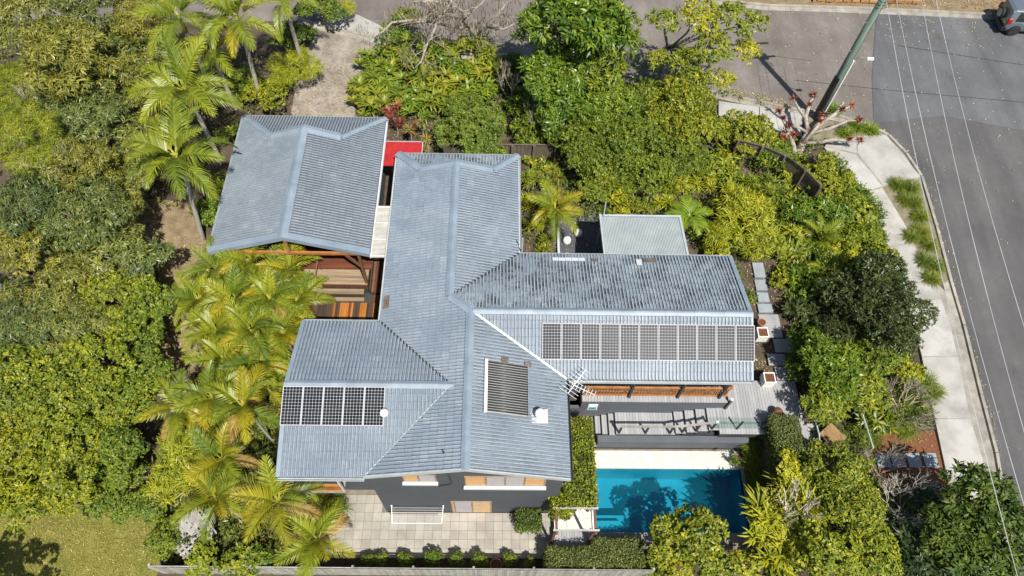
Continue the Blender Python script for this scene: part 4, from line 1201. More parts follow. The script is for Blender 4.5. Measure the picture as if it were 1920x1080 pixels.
# ---- red panel
rp = empty('red_awning', (-5.93, 23.7, 5.45), 'bright red flat awning in the corner between garage and house', 'awning')
MB().box(0.0, 1.95, 0.2, 1.5, 0, .05).box(0.0, .95, -.1, .199, 0, .05).build('panel', 'red_panel', rp)
for k in range(6): MB().box(.02 + k * .37, .05 + k * .37, -.08 if k < 3 else .21, 1.49, .051, .072).build('seam', 'red_panel', rp)
MB().box(0, 1.95, 1.502, 1.54, -.03, .07).box(1.952, 1.99, .2, 1.5, -.03, .07).build('edge_trim', 'gutter', rp)
for x in (.1, 1.85): MB().box(x, x + .06, 1.40, 1.46, -2.6, -.001).build('post', 'gutter', rp)

# ---- open timber court between the buildings: upper deck, steps, lower deck
def boards(root, x0, x1, y0, y1, z, w, along, mats, gap=.008, th=.03, cuts=None):
    """separate boards covering a rectangle"""
    along_x = along == 'x'
    a = y0 if along_x else x0
    end = y1 if along_x else x1
    while a < end - .02:
        ww = min(w, end - a)
        s0, s1 = (x0, x1) if along_x else (y0, y1)
        breaks = [s0, s1]
        if cuts:
            breaks = sorted([s0, s1] + [lerp(s0, s1, random.uniform(.25, .75)) for _ in range(random.choice(cuts))])
        for b0, b1 in zip(breaks[:-1], breaks[1:]):
            m = random.choice(mats)
            mb = MB()
            if along_x: mb.box(b0 + .003, b1 - .003, a, a + ww - gap, z - th, z + random.uniform(-.002, .002))
            else: mb.box(a, a + ww - gap, b0 + .003, b1 - .003, z - th, z + random.uniform(-.002, .002))
            o = mb.build('board', m, root); o.location = -root.location
        a += w
td = empty('timber_deck', (-8.0, 17.0, 2.3), 'red brown timber deck with bleached steps in the court beside the garage', 'deck')
boards(td, -10.6, -6.30, 18.75, 20.2, 3.2, .12, 'x', ['red_timber'], cuts=[0, 1])
boards(td, -10.2, -6.45, 17.86, 18.74, 3.2, .125, 'x', ['bleached_timber'], cuts=[0, 1])
boards(td, -10.2, -6.62, 17.42, 17.72, 3.02, .145, 'x', ['bleached_timber'])
boards(td, -10.2, -6.60, 17.10, 17.32, 2.86, .11, 'x', ['bleached_timber'])
boards(td, -10.2, -5.25, 14.15, 17.09, 2.70, .11, 'y', ['walnut_timber', 'walnut_timber', 'walnut_timber', 'walnut_timber', 'orange_timber', 'walnut_timber', 'walnut_timber', 'orange_timber', 'red_timber'], cuts=[0, 1, 1, 2])
boards(td, -6.28, -5.25, 17.10, 17.55, 2.70, .11, 'y', ['walnut_timber', 'red_timber'])
boards(td, -6.28, -5.25, 17.56, 19.4, 2.95, .11, 'y', ['walnut_timber', 'red_timber', 'brown_timber'])
def dpart(name, m, mb): o = mb.build(name, m, td); o.location = -td.location; return o
dpart('fascia', 'red_timber', MB().box(-10.2, -6.45, 17.80, 17.85, 2.9, 3.195))
dpart('riser', 'walnut_timber', MB().box(-10.2, -6.62, 17.39, 17.415, 2.7, 2.99)); dpart('riser', 'walnut_timber', MB().box(-10.2, -6.6, 17.73, 17.755, 2.7, 3.17))
dpart('bearer', 'underlay', MB().box(-10.2, -5.25, 14.15, 17.7, 2.3, 2.66)); dpart('bearer', 'underlay', MB().box(-10.6, -6.45, 17.87, 20.2, 2.3, 3.16)); dpart('bearer', 'underlay', MB().box(-6.28, -5.25, 17.6, 19.4, 2.3, 2.91))
dpart('fascia', 'walnut_timber', MB().box(-6.35, -6.285, 17.6, 19.4, 2.7, 3.22)); dpart('fascia', 'walnut_timber', MB().box(-6.28, -5.25, 17.555, 17.60, 2.7, 2.955))
# low slatted rail at the west edge of the court
wr = empty('court_railing', (-9.55, 14.3, 2.7), 'dark brown slatted railing along the left edge of the timber court', 'railing')
MB().box(0, .06, 0, 2.7, .95, 1.02).build('top_rail', 'brown_timber', wr)
MB().box(0, .06, 0, 2.7, .1, .16).build('bottom_rail', 'brown_timber', wr)
bm_ = MB().box(.01, .04, -.02, .02, .165, .945).mesh('baluster', 'brown_timber')
for k in range(20): link('baluster', bm_, wr, (0, .08 + k * .135, 0))
wr2 = empty('court_railing', (-8.95, 17.2, 2.9), 'short brown stair railing at the left end of the bleached steps', 'railing')
MB().bar((0, 0, .75), (.1, 1.5, 1.2), .06).build('top_rail', 'brown_timber', wr2)
for t in (0, .5, 1): MB().box(t * .1 - .03, t * .1 + .03, t * 1.5 - .03, t * 1.5 + .03, 0, .7 + t * .45).build('post', 'brown_timber', wr2)

# ---- courtyard with egg stools and the skillion roof
cy = [p[:2] for p in ((3.24, 22.75, 2.50), (10.75, 22.88, 2.50), (9.2, 17.5, 0), (3.2, 17.5, 0))]
struct_sheet('courtyard', cy, 0.03, 'courtyard_floor', 0.8, 0.05)
MBe = MB().box(3.18, 3.30, 17.9, 21.8, 2.2, 2.75)
kb_ = tag(MBe.build('courtyard_edging', 'sill_paint'), 'pale grey low edging at the left side of the dark courtyard', 'edging')
def egg(loc, label):
    o = empty('egg_stool', loc, label, 'stool', 'white egg stools in the courtyard')
    MB().lathe([(.10, 0), (.17, .08), (.215, .20), (.22, .30), (.19, .41), (.13, .48), (.05, .51)], 20).build('shell', 'egg_white', o, True)
    MB().lathe([(.085, -.015), (.095, .004)], 14).build('foot', 'dark_metal', o)
egg((3.69, 20.96, 2.52), 'white egg shaped stool nearer the house roof edge')
egg((4.31, 21.45, 2.52), 'white egg shaped stool farther from the house, under the palm')
sk = empty('skillion_roof', (5.1, 17.95, 5.5), 'pale grey corrugated metal patio roof over the courtyard', 'patio roof')
mb = MB()
x = 0.0; zt = .0; zb = -.35
W_, D_ = 3.86, 2.55
n = 52
for k in range(n):
    u = [0, .3, .5, .8, 1.0]; hgt = [0, 0, .035, .035, 0]
    for a in range(4):
        xa, xb = W_ * (k + u[a]) / n, W_ * (k + u[a + 1]) / n
        mb.quad((xa, 0, .44 + hgt[a]), (xb, 0, .44 + hgt[a + 1]), (xb, D_, .05 + hgt[a + 1]), (xa, D_, .05 + hgt[a]))
mb.build('roof_sheet', 'grey_sheet', sk)
fm = MB(); fm.bar((-.04, -.02, .45), (-.04, D_ + .05, .05), .1, .13); fm.bar((W_ + .04, -.02, .45), (W_ + .04, D_ + .05, .05), .1, .13); fm.bar((-.09, D_ + .08, .05), (W_ + .09, D_ + .08, .05), .09, .13); fm.bar((-.09, -.06, .46), (W_ + .09, -.06, .46), .09, .10)
fm.build('frame', 'gutter', sk)
for x in (0.05, W_ - .1): MB().box(x, x + .08, D_ - .15, D_ - .07, -3.1, .0).build('post', 'gutter', sk)
tag(MB().tube([(5.21, 20.49, 5.70), (5.2, 20.6, 6.6)], .03, 6).build('vent_pipe', 'gutter'), 'thin grey pipe at the far left corner of the corrugated patio roof', 'pipe')
tag(MB().tube([(1.16, 17.98, 3.0), (1.16, 17.98, 7.3)], .03, 6).build('flue_pipe', 'gutter'), 'slim grey flue pipe at the inner roof corner above the courtyard', 'pipe')

# ---- right hand deck and its small pieces
dk = empty('grey_deck', (12.6, 12.2, 2.2), 'grey timber deck between the verandah and the garden', 'deck')
boards(dk, 10.4, 14.45, 10.55, 13.22, 2.4, .14, 'y', ['grey_timber'])
o = MB().box(10.42, 14.4, 10.57, 13.2, 1.9, 2.36).build('bearer', 'underlay', dk); o.location = -dk.location
# walkway with four steps at each end
wk = empty('timber_walkway', (7.0, 11.2, 1.0), 'grey timber walkway with steps above the pool', 'walkway')
def wpart(name, m, mb): o = mb.build(name, m, wk); o.location = -wk.location; return o
levels = [(8.5, 8.98, 1.87), (8.98, 9.46, 2.05), (9.46, 9.94, 2.22), (9.94, 10.40, 2.38)]
boards(wk, 5.72, 8.5, 10.74, 11.82, 1.7, .14, 'y', ['grey_timber'])
for (a, b, z) in levels:
    boards(wk, a, b, 10.74, 11.82, z, .14, 'y', ['grey_timber'])
    wpart('riser', 'dark_metal', MB().box(a - .002, a + .02, 10.75, 11.81, z - .2, z - .032))
for (a, b, z) in ((5.42, 5.72, 1.53), (5.12, 5.42, 1.36), (4.82, 5.12, 1.19)):
    boards(wk, a, b, 10.74, 11.82, z, .15, 'y', ['grey_timber'])
for (a, z) in ((5.72, 1.7), (5.42, 1.53), (5.12, 1.36), (4.82, 1.19)): wpart('riser', 'dark_metal', MB().box(a - .02, a - .001, 10.75, 11.81, z - .2, z - .002))
boards(wk, 4.30, 4.82, 10.35, 11.82, 1.0, .15, 'y', ['grey_timber'])
wpart('base', 'underlay', MB().box(4.32, 5.7, 10.76, 11.8, .3, .96)); wpart('base', 'underlay', MB().box(5.73, 8.5, 10.76, 11.8, .3, 1.66)); wpart('base', 'underlay', MB().box(8.52, 10.38, 10.76, 11.8, .3, 1.83))
# handrail with posts along the walkway and the glass panels at its right end
hr = empty('handrail', (5.9, 10.78, 1.2), 'weathered timber handrail on black posts along the walkway', 'handrail')
def hpart(name, m, mb): o = mb.build(name, m, hr); o.location = -hr.location; return o
pts = [(5.75, 10.80, 2.62), (8.3, 10.80, 2.64), (9.0, 10.80, 2.85), (10.05, 10.80, 3.28)]
for p, q in zip(pts[:-1], pts[1:]): hpart('top_rail', 'weathered_timber', MB().bar(p, q, .10, .05))
for x, z0, z1 in ((5.80, 1.5, 2.6), (7.05, 1.5, 2.61), (8.20, 1.5, 2.62), (8.75, 1.6, 2.75), (9.35, 1.7, 2.97), (10.02, 1.9, 3.3)):
    hpart('post', 'dark_metal', MB().box(x, x + .08, 10.76, 10.84, z0, z1))
hpart('post_cap', 'sill_paint', MB().box(10.0, 10.12, 10.74, 10.86, 3.302, 3.34))
gb = empty('glass_balustrade', (10.1, 10.6, 2.4), 'clear glass balustrade at the right end of the walkway', 'balustrade')
for x0_, x1_ in ((.03, 1.05), (1.15, 2.25)): MB().box(x0_, x1_, .19, .202, .06, .98).build('pane', 'balustrade_glass', gb)
for x in (1.07, 2.28): MB().box(x, x + .07, .16, .23, -.1, 1.0).build('post', 'dark_metal', gb)
# planter wall between walkway and pool
pw = empty('pool_retaining_wall', (8.0, 10.55, .6), 'dark grey rendered retaining wall between walkway and pool', 'retaining wall')
def pwp(name, m, mb): o = mb.build(name, m, pw); o.location = -pw.location; return o
pwp('wall', 'deck_wall', MB().box(4.86, 12.0, 10.42, 10.73, .3, 1.50)); pwp('capping', 'deck_wall', MB().box(4.84, 12.02, 10.40, 10.735, 1.502, 1.56))
tag(MB().box(4.5, 11.9, 10.385, 10.40, .601, .66).build('drain_channel', 'black_plastic'), 'narrow black drain line at the foot of the pool wall', 'drain')
# small picture board on the wall at the left end of the walkway
pb_ = empty('notice_board', (4.25, 11.85, 1.9), 'small white and blue notice in an orange timber frame near the antenna', 'notice')
MB().box(0, .62, -.02, .06, .0, .95).build('frame', 'stained_timber', pb_)
MB().box(.1, .54, -.05, -.022, .15, .85).build('sheet', 'screen_white', pb_)
MB().box(.14, .5, -.055, -.051, .2, .5).build('picture', 'pool_tile', pb_)

# ---- stepping platforms along the east side of the house
plats = [(13.45, 14.02, 18.95, 19.85, 'slate', 'farthest'), (13.42, 14.0, 18.2, 18.85, 'slate', ''), (13.42, 14.0, 17.55, 18.1, 'slate', ''), (13.35, 14.08, 16.95, 17.45, 'slate', ''),
         (13.30, 14.32, 15.55, 16.85, 'grey_timber', ''), (13.80, 14.75, 14.75, 15.50, 'grey_timber', ''), (13.35, 14.25, 14.05, 14.68, 'grey_timber', ''), (13.60, 14.55, 13.28, 13.98, 'grey_timber', '')]
plb = ['grey stone slab, farthest from the deck in the path beside the house', 'grey stone slab, second farthest in the path beside the house', 'grey stone slab, third farthest in the path beside the house', 'grey stone slab with a pale timber edge, before the larger timber platform',
       'largest timber platform, pale and sunlit, at the start of the stone slabs', 'timber platform beside the terracotta pot and upper white planter', 'timber platform half shaded, between the other two near the planters', 'timber platform touching the grey deck beside the lower white planter']
for k, (a, b, c, d, m, _) in enumerate(plats):
    gz = g((a + b) / 2, (c + d) / 2)
    o = empty('stepping_platform', ((a + b) / 2, (c + d) / 2, gz), plb[k], 'stepping slab', 'stepping platforms beside the house')
    if m == 'slate':
        MB().box(a - (a + b) / 2, (b - a) / 2, -(d - c) / 2, (d - c) / 2, 0, .14).build('slab', 'slate', o)
    else:
        bx = o.location.copy()
        boards(o, a, b, c, d, gz + .16, .14, 'x', ['grey_timber'])
        MB().box(-(b - a) / 2 + .02, (b - a) / 2 - .02, -(d - c) / 2 + .02, (d - c) / 2 - .02, 0, .12).build('frame', 'underlay', o)

# ---- pots and planters
def square_planter(loc, label):
    o = empty('square_planter', loc, label, 'planter', 'white square planters')
    s = .27
    mb = MB(); t = .05
    for q in ((-s, s, -s, -s + t), (-s, s, s - t, s), (-s, -s + t, -s + t, s - t), (s - t, s, -s + t, s - t)): mb.box(*q, 0, .55)
    mb.build('box', 'white_pot', o)
    MB().box(-s + t, s - t, -s + t, s - t, .02, .49).build('potting_mix', 'potting_mix', o)
square_planter((13.11, 15.54, 2.45), 'white square planter of red brown mulch below the terracotta pot')
square_planter((13.01, 13.15, 2.42), 'white square planter of red brown mulch next to the grey deck')
def round_pot(loc, r, h, m, label, cat='plant pot'):
    o = empty('plant_pot', loc, label, cat)
    MB().lathe([(r * .7, 0), (r * .95, h * .8), (r, h * .82), (r * 1.04, h), (r * .9, h), (r * .86, h * .86)], 20).build('pot', m, o, False)
    MB().lathe([(r * .84, h * .75), (r * .84, h * .88)], 16).build('potting_mix', 'potting_mix', o)
    return o
round_pot((13.23, 16.19, 2.45), .2, .38, 'terracotta', 'small terracotta pot above the white square planter')
round_pot((0.12, 5.12, 0.05), .27, .5, 'terracotta', 'empty terracotta pot in the row of clipped shrubs')
gp = round_pot((11.41, 9.78, 0.60), .26, .5, 'green_glaze', 'glossy green pot holding a white flowered plant at the pool corner')
ball = empty('garden_sphere', (13.16, 11.51, 2.42), 'round dark sphere on the deck at the corner of the tall hedge', 'ornament')
MB().lathe([(.05, 0.02), (.16, .06), (.23, .16), (.25, .27), (.23, .38), (.16, .48), (.05, .52)], 18).build('ball', 'brown_timber', ball, True)
MB().lathe([(.09, 0), (.08, .03)], 12).build('base', 'dark_metal', ball)

# ---- gate frame and timber panel in the garden on the right
gf_ = empty('gate_frame', (14.5, 10.0, 2.2), 'grey metal gate frame among the shrubs right of the tall hedge', 'gate frame')
MB().tube([(-.05, 1.6, 1.3), (.0, .2, 1.3), (-.2, -1.2, 1.3)], .035, 6).build('rail', 'gutter', gf_)
MB().tube([(-.05, 1.55, 1.3), (2.2, 1.5, 1.3)], .035, 6).build('rail', 'gutter', gf_)
MB().tube([(2.2, 1.5, 1.3), (2.3, -.4, 1.3)], .035, 6).build('rail', 'gutter', gf_)
for p in ((-.05, 1.6), (2.2, 1.5), (-.2, -1.2), (2.3, -.4)): MB().tube([(p[0], p[1], 0), (p[0], p[1], 1.3)], .035, 6).build('post', 'gutter', gf_)
tb_ = empty('timber_table', (15.36, 10.31, 2.90), 'square brown timber table top among the shrubs by the gate', 'table', None, R(38))
for k in range(5): MB().box(-.45 + k * .18, -.275 + k * .18, -.45, .45, .04, .075).build('board', 'tan_timber', tb_)
for a in (-.38, .38):
    for b in (-.38, .38): MB().box(a - .035, a + .035, b - .035, b + .035, -.7, .038).build('leg', 'brown_timber', tb_)
gd = empty('garden_boardwalk', (14.70, 10.19, 2.35), 'short piece of grey boardwalk behind the tall hedge', 'boardwalk')
for k in range(6): MB().box(-.45 + k * .15, -.31 + k * .15, -.9, .9, 0, .05).build('board', 'grey_timber', gd)
# stone steppers in the mulch bed
for k, (u, lab) in enumerate(((1656, 'leftmost slate stepper in the red mulch bed'), (1685, 'second slate stepper from the left in the red mulch bed'), (1714, 'third slate stepper from the left in the red mulch bed'), (1745, 'rightmost slate stepper, next to the footpath'))):
    pass
for (loc, lab) in (((17.80, 9.41, 2.25), 'leftmost slate stepper in the red mulch bed'), ((18.49, 9.42, 2.25), 'second slate stepper from the left in the red mulch bed'), ((19.24, 9.42, 2.25), 'third slate stepper from the left in the red mulch bed'), ((20.01, 9.43, 2.25), 'rightmost slate stepper, next to the footpath')):
    mb = MB().box(-.31, .31, -.33, .33, -.05, .07)
    o = tag(mb.build('slate_stepper', 'slate'), lab, 'stepping stone', 'slate steppers in the mulch')
    o.location = (loc[0], loc[1], g(loc[0], loc[1])); o.rotation_euler = (0, 0, R(random.uniform(-2, 2)))

# ---- arbor next to the pool
ab = empty('arbor', (3.4, 6.9, .5), 'weathered timber arbor frame between the patio and the pool', 'arbor')
def abp(name, m, mb): o = mb.build(name, m, ab); o.location = -ab.location; return o
for (x, y) in ((2.6, 7.4), (4.25, 7.4), (2.55, 6.05), (4.2, 6.05)):
    abp('post', 'brown_timber', MB().box(x, x + .1, y, y + .1, .3, 2.9))
for (a, b) in (((2.65, 5.95, 2.95), (2.65, 11.0, 2.95)), ((4.3, 5.95, 2.95), (4.3, 11.0, 2.95))): abp('beam', 'brown_timber', MB().bar(a, b, .1, .12))
for y in (6.1, 7.0, 8.0, 9.0, 10.0, 10.9): abp('rafter', 'weathered_timber', MB().bar((2.5, y, 3.07), (4.45, y, 3.07), .07, .10))
lf = empty('landing', (3.5, 6.3, .4), 'grey timber and cream paved landing under the arbor', 'landing')
boards(lf, 2.7, 4.45, 5.7, 6.55, .60, .12, 'y', ['grey_timber'])
def lfp(name, m, mb): o = mb.build(name, m, lf); o.location = -lf.location; return o
for k in range(3):
    lfp('paver', 'cream_paver', MB().box(2.75 + k * .57, 3.31 + k * .57, 6.57, 7.12, .5, .6)); lfp('paver', 'cream_paver', MB().box(2.75 + k * .57, 3.31 + k * .57, 7.13, 7.68, .5, .6))
lfp('base', 'grout', MB().box(2.72, 4.47, 5.72, 10.3, 0.0, .49))

# ---- folding clothes line on the south wall
cl = empty('clothes_line', (-4.6, WY - .05, 1.35), 'white folding clothes line mounted on the dark rendered wall', 'clothes line')
MB().box(0, .06, -.06, 0, 0, .2).box(2.3, 2.36, -.06, 0, 0, .2).build('bracket', 'white_metal', cl)
MB().bar((.03, -.06, .12), (.08, -.72, -.12), .025).bar((2.33, -.06, .12), (2.28, -.72, -.12), .025).bar((.08, -.72, -.12), (2.28, -.72, -.12), .028).build('frame', 'white_metal', cl)
lm = MB().tube([(.06, 0, 0), (2.3, 0, 0)], .006, 5).mesh('line', 'white_metal')
for k in range(7): link('line', lm, cl, (0, -.10 - k * .088, .105 - k * .032))

# ---- trellis panel of weathered laths
trl = empty('trellis', (-13.3, 6.3, 1.15), 'weathered grey timber lattice panel lying over the garden', 'trellis', None, R(-36))
trl.rotation_euler = (R(8), R(-6), R(40))
for k in range(9): MB().box(-.85, .85, -.72 + k * .18, -.66 + k * .18 + .03 * (k % 3), 0, .02).build('lath', 'weathered_timber', trl)
for k in range(9): MB().box(-.8 + k * .2, -.74 + k * .2 + .05 * (k % 2), -.75, .8, .022, .042).build('lath', 'weathered_timber', trl)
for k in range(7):
    MB().box(-.8 + k * .21, -.62 + k * .21, -.2 + .1 * (k % 3), .78, .045, .06).build('palm_bark', 'weathered_timber', trl)
for a in (-.7, .7): MB().box(a - .04, a + .04, -.6, -.52, -1.2, -.002).build('leg', 'weathered_timber', trl)

# ---- fences
def fence(name, pts, label, h, m, pw_=.10, inner=1, postw=.10, step=2.0, rails=(0.3, 1.0), base=None, lean=0):
    root = empty(name, (*pts[0], base if base is not None else g(*pts[0])), label, 'fence')
    V = [Vector((p[0], p[1], 0)) for p in pts]
    acc = 0.0
    for a, b in zip(V[:-1], V[1:]):
        d = (b - a); L = d.length; d.normalize(); s = Vector((-d.y, d.x, 0)) * inner
        n = max(1, round(L / pw_))
        for k in range(n):
            p = a + d * (L * k / n); q = a + d * (L * (k + 1) / n - .008)
            z0 = base if base is not None else g(p.x, p.y) 
            hh = h + random.uniform(-.02, .02)
            o_ = s * random.uniform(-.004, .004)
            mb = MB(); mb.prism([(p + o_)[:2], (q + o_)[:2], (q + o_ - s * .018)[:2], (p + o_ - s * .018)[:2]], z0 - .1, z0 + hh)
            o = mb.build('paling', m, root); o.location = -root.location
        for r in rails:
            z0, z1 = [(base if base is not None else g(p.x, p.y)) + r * h for p in (a, b)]
            o = MB().bar(tuple((a + s * .045)[:2]) + (z0,), tuple((b + s * .045)[:2]) + (z1,), .04, .075).build('rail', m, root); o.location = -root.location
        np_ = max(1, round(L / step))
        for k in range(np_ + 1 if (b == V[-1]) else np_):
            p = a + d * (L * k / np_) + s * .10
            z0 = base if base is not None else g(p.x, p.y)
            o = MB().box(p.x - postw / 2, p.x + postw / 2, p.y - postw / 2, p.y + postw / 2, z0 - .2, z0 + h + .02).build('post', m, root); o.location = -root.location
    return root
fence('paling_fence', [p[:2] for p in ((13.21, 26.51, 3.60), (14.50, 26.11, 3.60), (15.64, 25.48, 3.60), (16.58, 24.52, 3.60), (17.23, 23.51, 3.50))], 'curved dark timber paling fence with posts behind the corner shrubs', 1.7, 'dark_paling', .11, -1, .12, 1.35)
fence('paling_fence', [p[:2] for p in ((-2.93, 26.02, 3.60), (-1.01, 26.06, 3.60), (0.76, 26.09, 3.60), (3.14, 26.14, 3.60))], 'dark timber paling fence half hidden behind the round shrub north of the house', 1.5, 'dark_paling', .11, -1, .12, 1.5)
fence('rear_fence', [(-14.6, 4.80), (-6.0, 4.76), (6.9, 4.70)], 'weathered grey paling fence along the bottom of the garden', 1.6, 'weathered_timber', .10, 1, .09, 2.4, base=0.0)

# ---- power pole
PB_ = Vector((18.75, 29.6, g(18.75, 29.6)))
pole = empty('power_pole', PB_, 'tall green grey timber power pole at the street corner', 'power pole')
ph = 11.8
MB().tube([(0, 0, -.3), (0, 0, 4), (0, 0, ph)], [.22, .20, .16], 14).build('pole', 'pole_green', pole, True)
mb = MB()
for k in range(5):
    a0, a1 = R(150 + k * 22), R(150 + (k + 1) * 22); r = .25
    mb.quad((r * math.cos(a0), r * math.sin(a0), 0), (r * math.cos(a1), r * math.sin(a1), 0), (r * math.cos(a1), r * math.sin(a1), 3.4), (r * math.cos(a0), r * math.sin(a0), 3.4))
mb.build('cable_guard', 'black_plastic', pole)
MB().tube([(.21, -.17, 0.0), (.20, -.15, 4.6)], .045, 8).build('conduit', 'white_metal', pole)
MB().tube([(.15, -.12, 4.6), (.13, -.1, ph - .6)], .018, 6).build('cable', 'black_plastic', pole)
ob = MB().tube([(.1, -.1, 4.6), (.35, -.25, 4.95), (.75, -.42, 5.0)], .025, 6).build('lamp_bracket', 'steel', pole)
MB().box(.66, 1.0, -.50, -.36, 4.95, 5.05).build('lamp', 'white_metal', ob)
for z, l in ((ph - .45, 1.05), (9.25, .8)):
    ca = MB().bar((-l, -.17, z), (l * 1.3, .10, z), .10, .12).build('crossarm', 'weathered_timber', pole)
    for t in (-.92, -.5, .5, .92):
        x = t * l; mb = MB().lathe([(.03, z + .06), (.06, z + .1), (.035, z + .14), (.06, z + .18), (.02, z + .24)], 8, x, -.14 + .12 * (x + l) / (2 * l)); mb.build('insulator', 'white_metal', ca)
for k, (z, a) in enumerate(((7.0, 200), (6.0, 20), (5.2, 200), (7.8, 20), (8.2, 190))):
    MB().tube([(.1 * math.cos(R(a)), .1 * math.sin(R(a)), z), (.36 * math.cos(R(a)), .36 * math.sin(R(a)), z)], .014, 5).build('step_bolt', 'steel', pole)
for k in range(4):
    c = []; r = .28 + .06 * k
    for q in range(13):
        a = R(180 + 200 * q / 12 + 20 * k)
        c.append((.05 + r * math.cos(a), -.16, 8.75 - .12 * k + r * 1.1 * math.sin(a)))
    MB().tube(c, .014, 5).build('jumper_cable', 'black_plastic', pole)
MB().lathe([(.14, 8.9), (.2, 9.0), (.2, 9.5), (.14, 9.6)], 12, .36, .06).build('transformer_can', 'steel', pole)
# ---- power lines
def wire(a, b, label, sag=.5, r=.011, m='wire'):
    pts = []
    for k in range(25):
        t = k / 24
        p = Vector(a).lerp(Vector(b), t); p.z -= sag * 4 * t * (1 - t)
        pts.append(p)
    return tag(MB().tube(pts, r, 5).build('power_line', m), label, 'power line', 'power lines over the street')
wire((18.45, 29.4, 12.1), (15.94, 1.75, 11.00), 'leftmost of the four pale power lines over the street', .5)
wire((18.95, 29.55, 12.1), (16.83, 1.75, 11.00), 'second pale power line from the left over the street', .5)
wire((20.08, 28.89, 12.10), (17.49, 2.19, 11.00), 'third pale power line from the left over the street', .5)
wire((20.78, 28.92, 12.10), (18.79, 2.19, 11.00), 'rightmost of the four pale power lines over the street', .5)

# ---- parked car, its tail in the frame
CX, CY = 32.5, 38.15
car = empty('parked_car', (CX, CY, g(CX, CY) + .03), 'grey blue four wheel drive wagon with a spare wheel parked at the far kerb', 'car')
car.rotation_euler = (0, 0, R(-2))
def loft(secs, name, m, root, smooth=True):
    v, f = [], []; n = len(secs[0])
    for s in secs: v += s
    for k in range(len(secs) - 1):
        for j in range(n):
            j2 = (j + 1) % n
            f.append((k * n + j, k * n + j2, (k + 1) * n + j2, (k + 1) * n + j))
    f.append(tuple(reversed(range(n)))); f.append(tuple((len(secs) - 1) * n + j for j in range(n)))
    return link(name, mesh_from(name, v, f, m, smooth), root)
def car_sec(x, zb, zs, zt, wb, wt):
    """cross section: sill, belt line, roof"""
    return [(x, -wb * .94, zb), (x, -wb, zb + .18), (x, -wb, zs - .08), (x, -wb * .97, zs), (x, -wt, zt - .07), (x, -wt * .86, zt), (x, wt * .86, zt), (x, wt, zt - .07), (x, wb * .97, zs), (x, wb, zs - .08), (x, wb, zb + .18), (x, wb * .94, zb)]
loft([car_sec(0.0, .45, .95, 1.15, .78, .70), car_sec(.06, .38, 1.02, 1.62, .84, .66), car_sec(.25, .33, 1.03, 1.72, .87, .66), car_sec(1.4, .33, 1.03, 1.75, .88, .68), car_sec(2.2, .33, 1.03, 1.70, .88, .66), car_sec(2.75, .33, 1.02, 1.12, .88, .80), car_sec(3.6, .35, .95, 1.0, .85, .74), car_sec(3.85, .42, .8, .86, .78, .68)], 'body', 'car_paint', car, False)
for s in (-1, 1):
    MB().quad((.42, s * .865, 1.08), (1.25, s * .87, 1.08), (1.22, s * .705, 1.62), (.5, s * .69, 1.60)).build('side_window', 'car_glass', car)
    MB().quad((1.35, s * .875, 1.08), (2.5, s * .875, 1.08), (2.1, s * .70, 1.60), (1.35, s * .71, 1.62)).build('side_window', 'car_glass', car)
    MB().box(-.03, .20, s * .80 - .075, s * .80 + .075, .86, 1.20).build('tail_light', 'tail_red', car)
    MB().bar((.3, s * .62, 1.78), (2.0, s * .62, 1.80), .03, .04).build('roof_rail', 'steel', car)
    MB().box(.9, 1.1, s * .885 - .012, s * .885 + .012, .90, .94).build('door_handle', 'steel', car)
MB().quad((.02, -.60, 1.10), (.02, .60, 1.10), (.085, .55, 1.58), (.085, -.55, 1.58)).build('rear_window', 'car_glass', car)
MB().quad((2.72, -.72, 1.14), (2.72, .72, 1.14), (2.25, .60, 1.64), (2.25, -.60, 1.64)).build('windscreen', 'car_glass', car)
MB().box(-.12, .16, -.86, .86, .34, .58).build('rear_bumper', 'black_plastic', car)
MB().box(3.7, 3.95, -.82, .82, .34, .60).build('front_bumper', 'black_plastic', car)
MB().box(-.03, .0, -.68, -.36, .74, .88).build('number_plate', 'plate_yellow', car)
def wheel(loc, rx_, parent, name='wheel'):
    w = empty_part = bpy.data.objects.new(name, None); COL.objects.link(w); w.parent = parent; w.location = loc; w.rotation_euler = rx_
    MB().lathe([(.20, -.11), (.31, -.11), (.345, -.06), (.345, .06), (.31, .11), (.20, .11)], 20).build('tyre', 'tyre', w, False)
    mb = MB().lathe([(.2, .05), (.2, .085), (.17, .06), (.06, .07), (.05, .09)], 16)
    for k in range(6):
        a = R(60 * k); mb.bar((.05 * math.cos(a), .05 * math.sin(a), .095), (.185 * math.cos(a), .185 * math.sin(a), .095), .05, .02)
    mb.build('rim', 'rim', w)
for x in (.72, 3.05):
    wheel((x, -.82, .345), (R(90), 0, 0), car); wheel((x, .82, .345), (R(-90), 0, 0), car)
    for s in (-1, 1):
        MB().lathe([(.40, -.005), (.40, .02), (.30, .02)], 18).build('wheel_arch', 'black_plastic', car, loc=(x, s * .875, .36), rot=(R(90), 0, 0))
sw = bpy.data.objects.new('spare_wheel', None); COL.objects.link(sw); sw.parent = car; sw.location = (-.13, .12, .98); sw.rotation_euler = (0, R(-90), 0)
MB().lathe([(.05, -.09), (.33, -.10), (.35, -.05), (.35, .06), (.30, .10)], 20).build('tyre', 'tyre', sw)
MB().lathe([(.26, .102), (.26, .115), (.12, .125)], 16).build('cover', 'car_paint', sw)

# ================================================================== VEGETATION
def unit(v):
    return v / np.maximum(np.linalg.norm(v, axis=-1, keepdims=True), 1e-9)

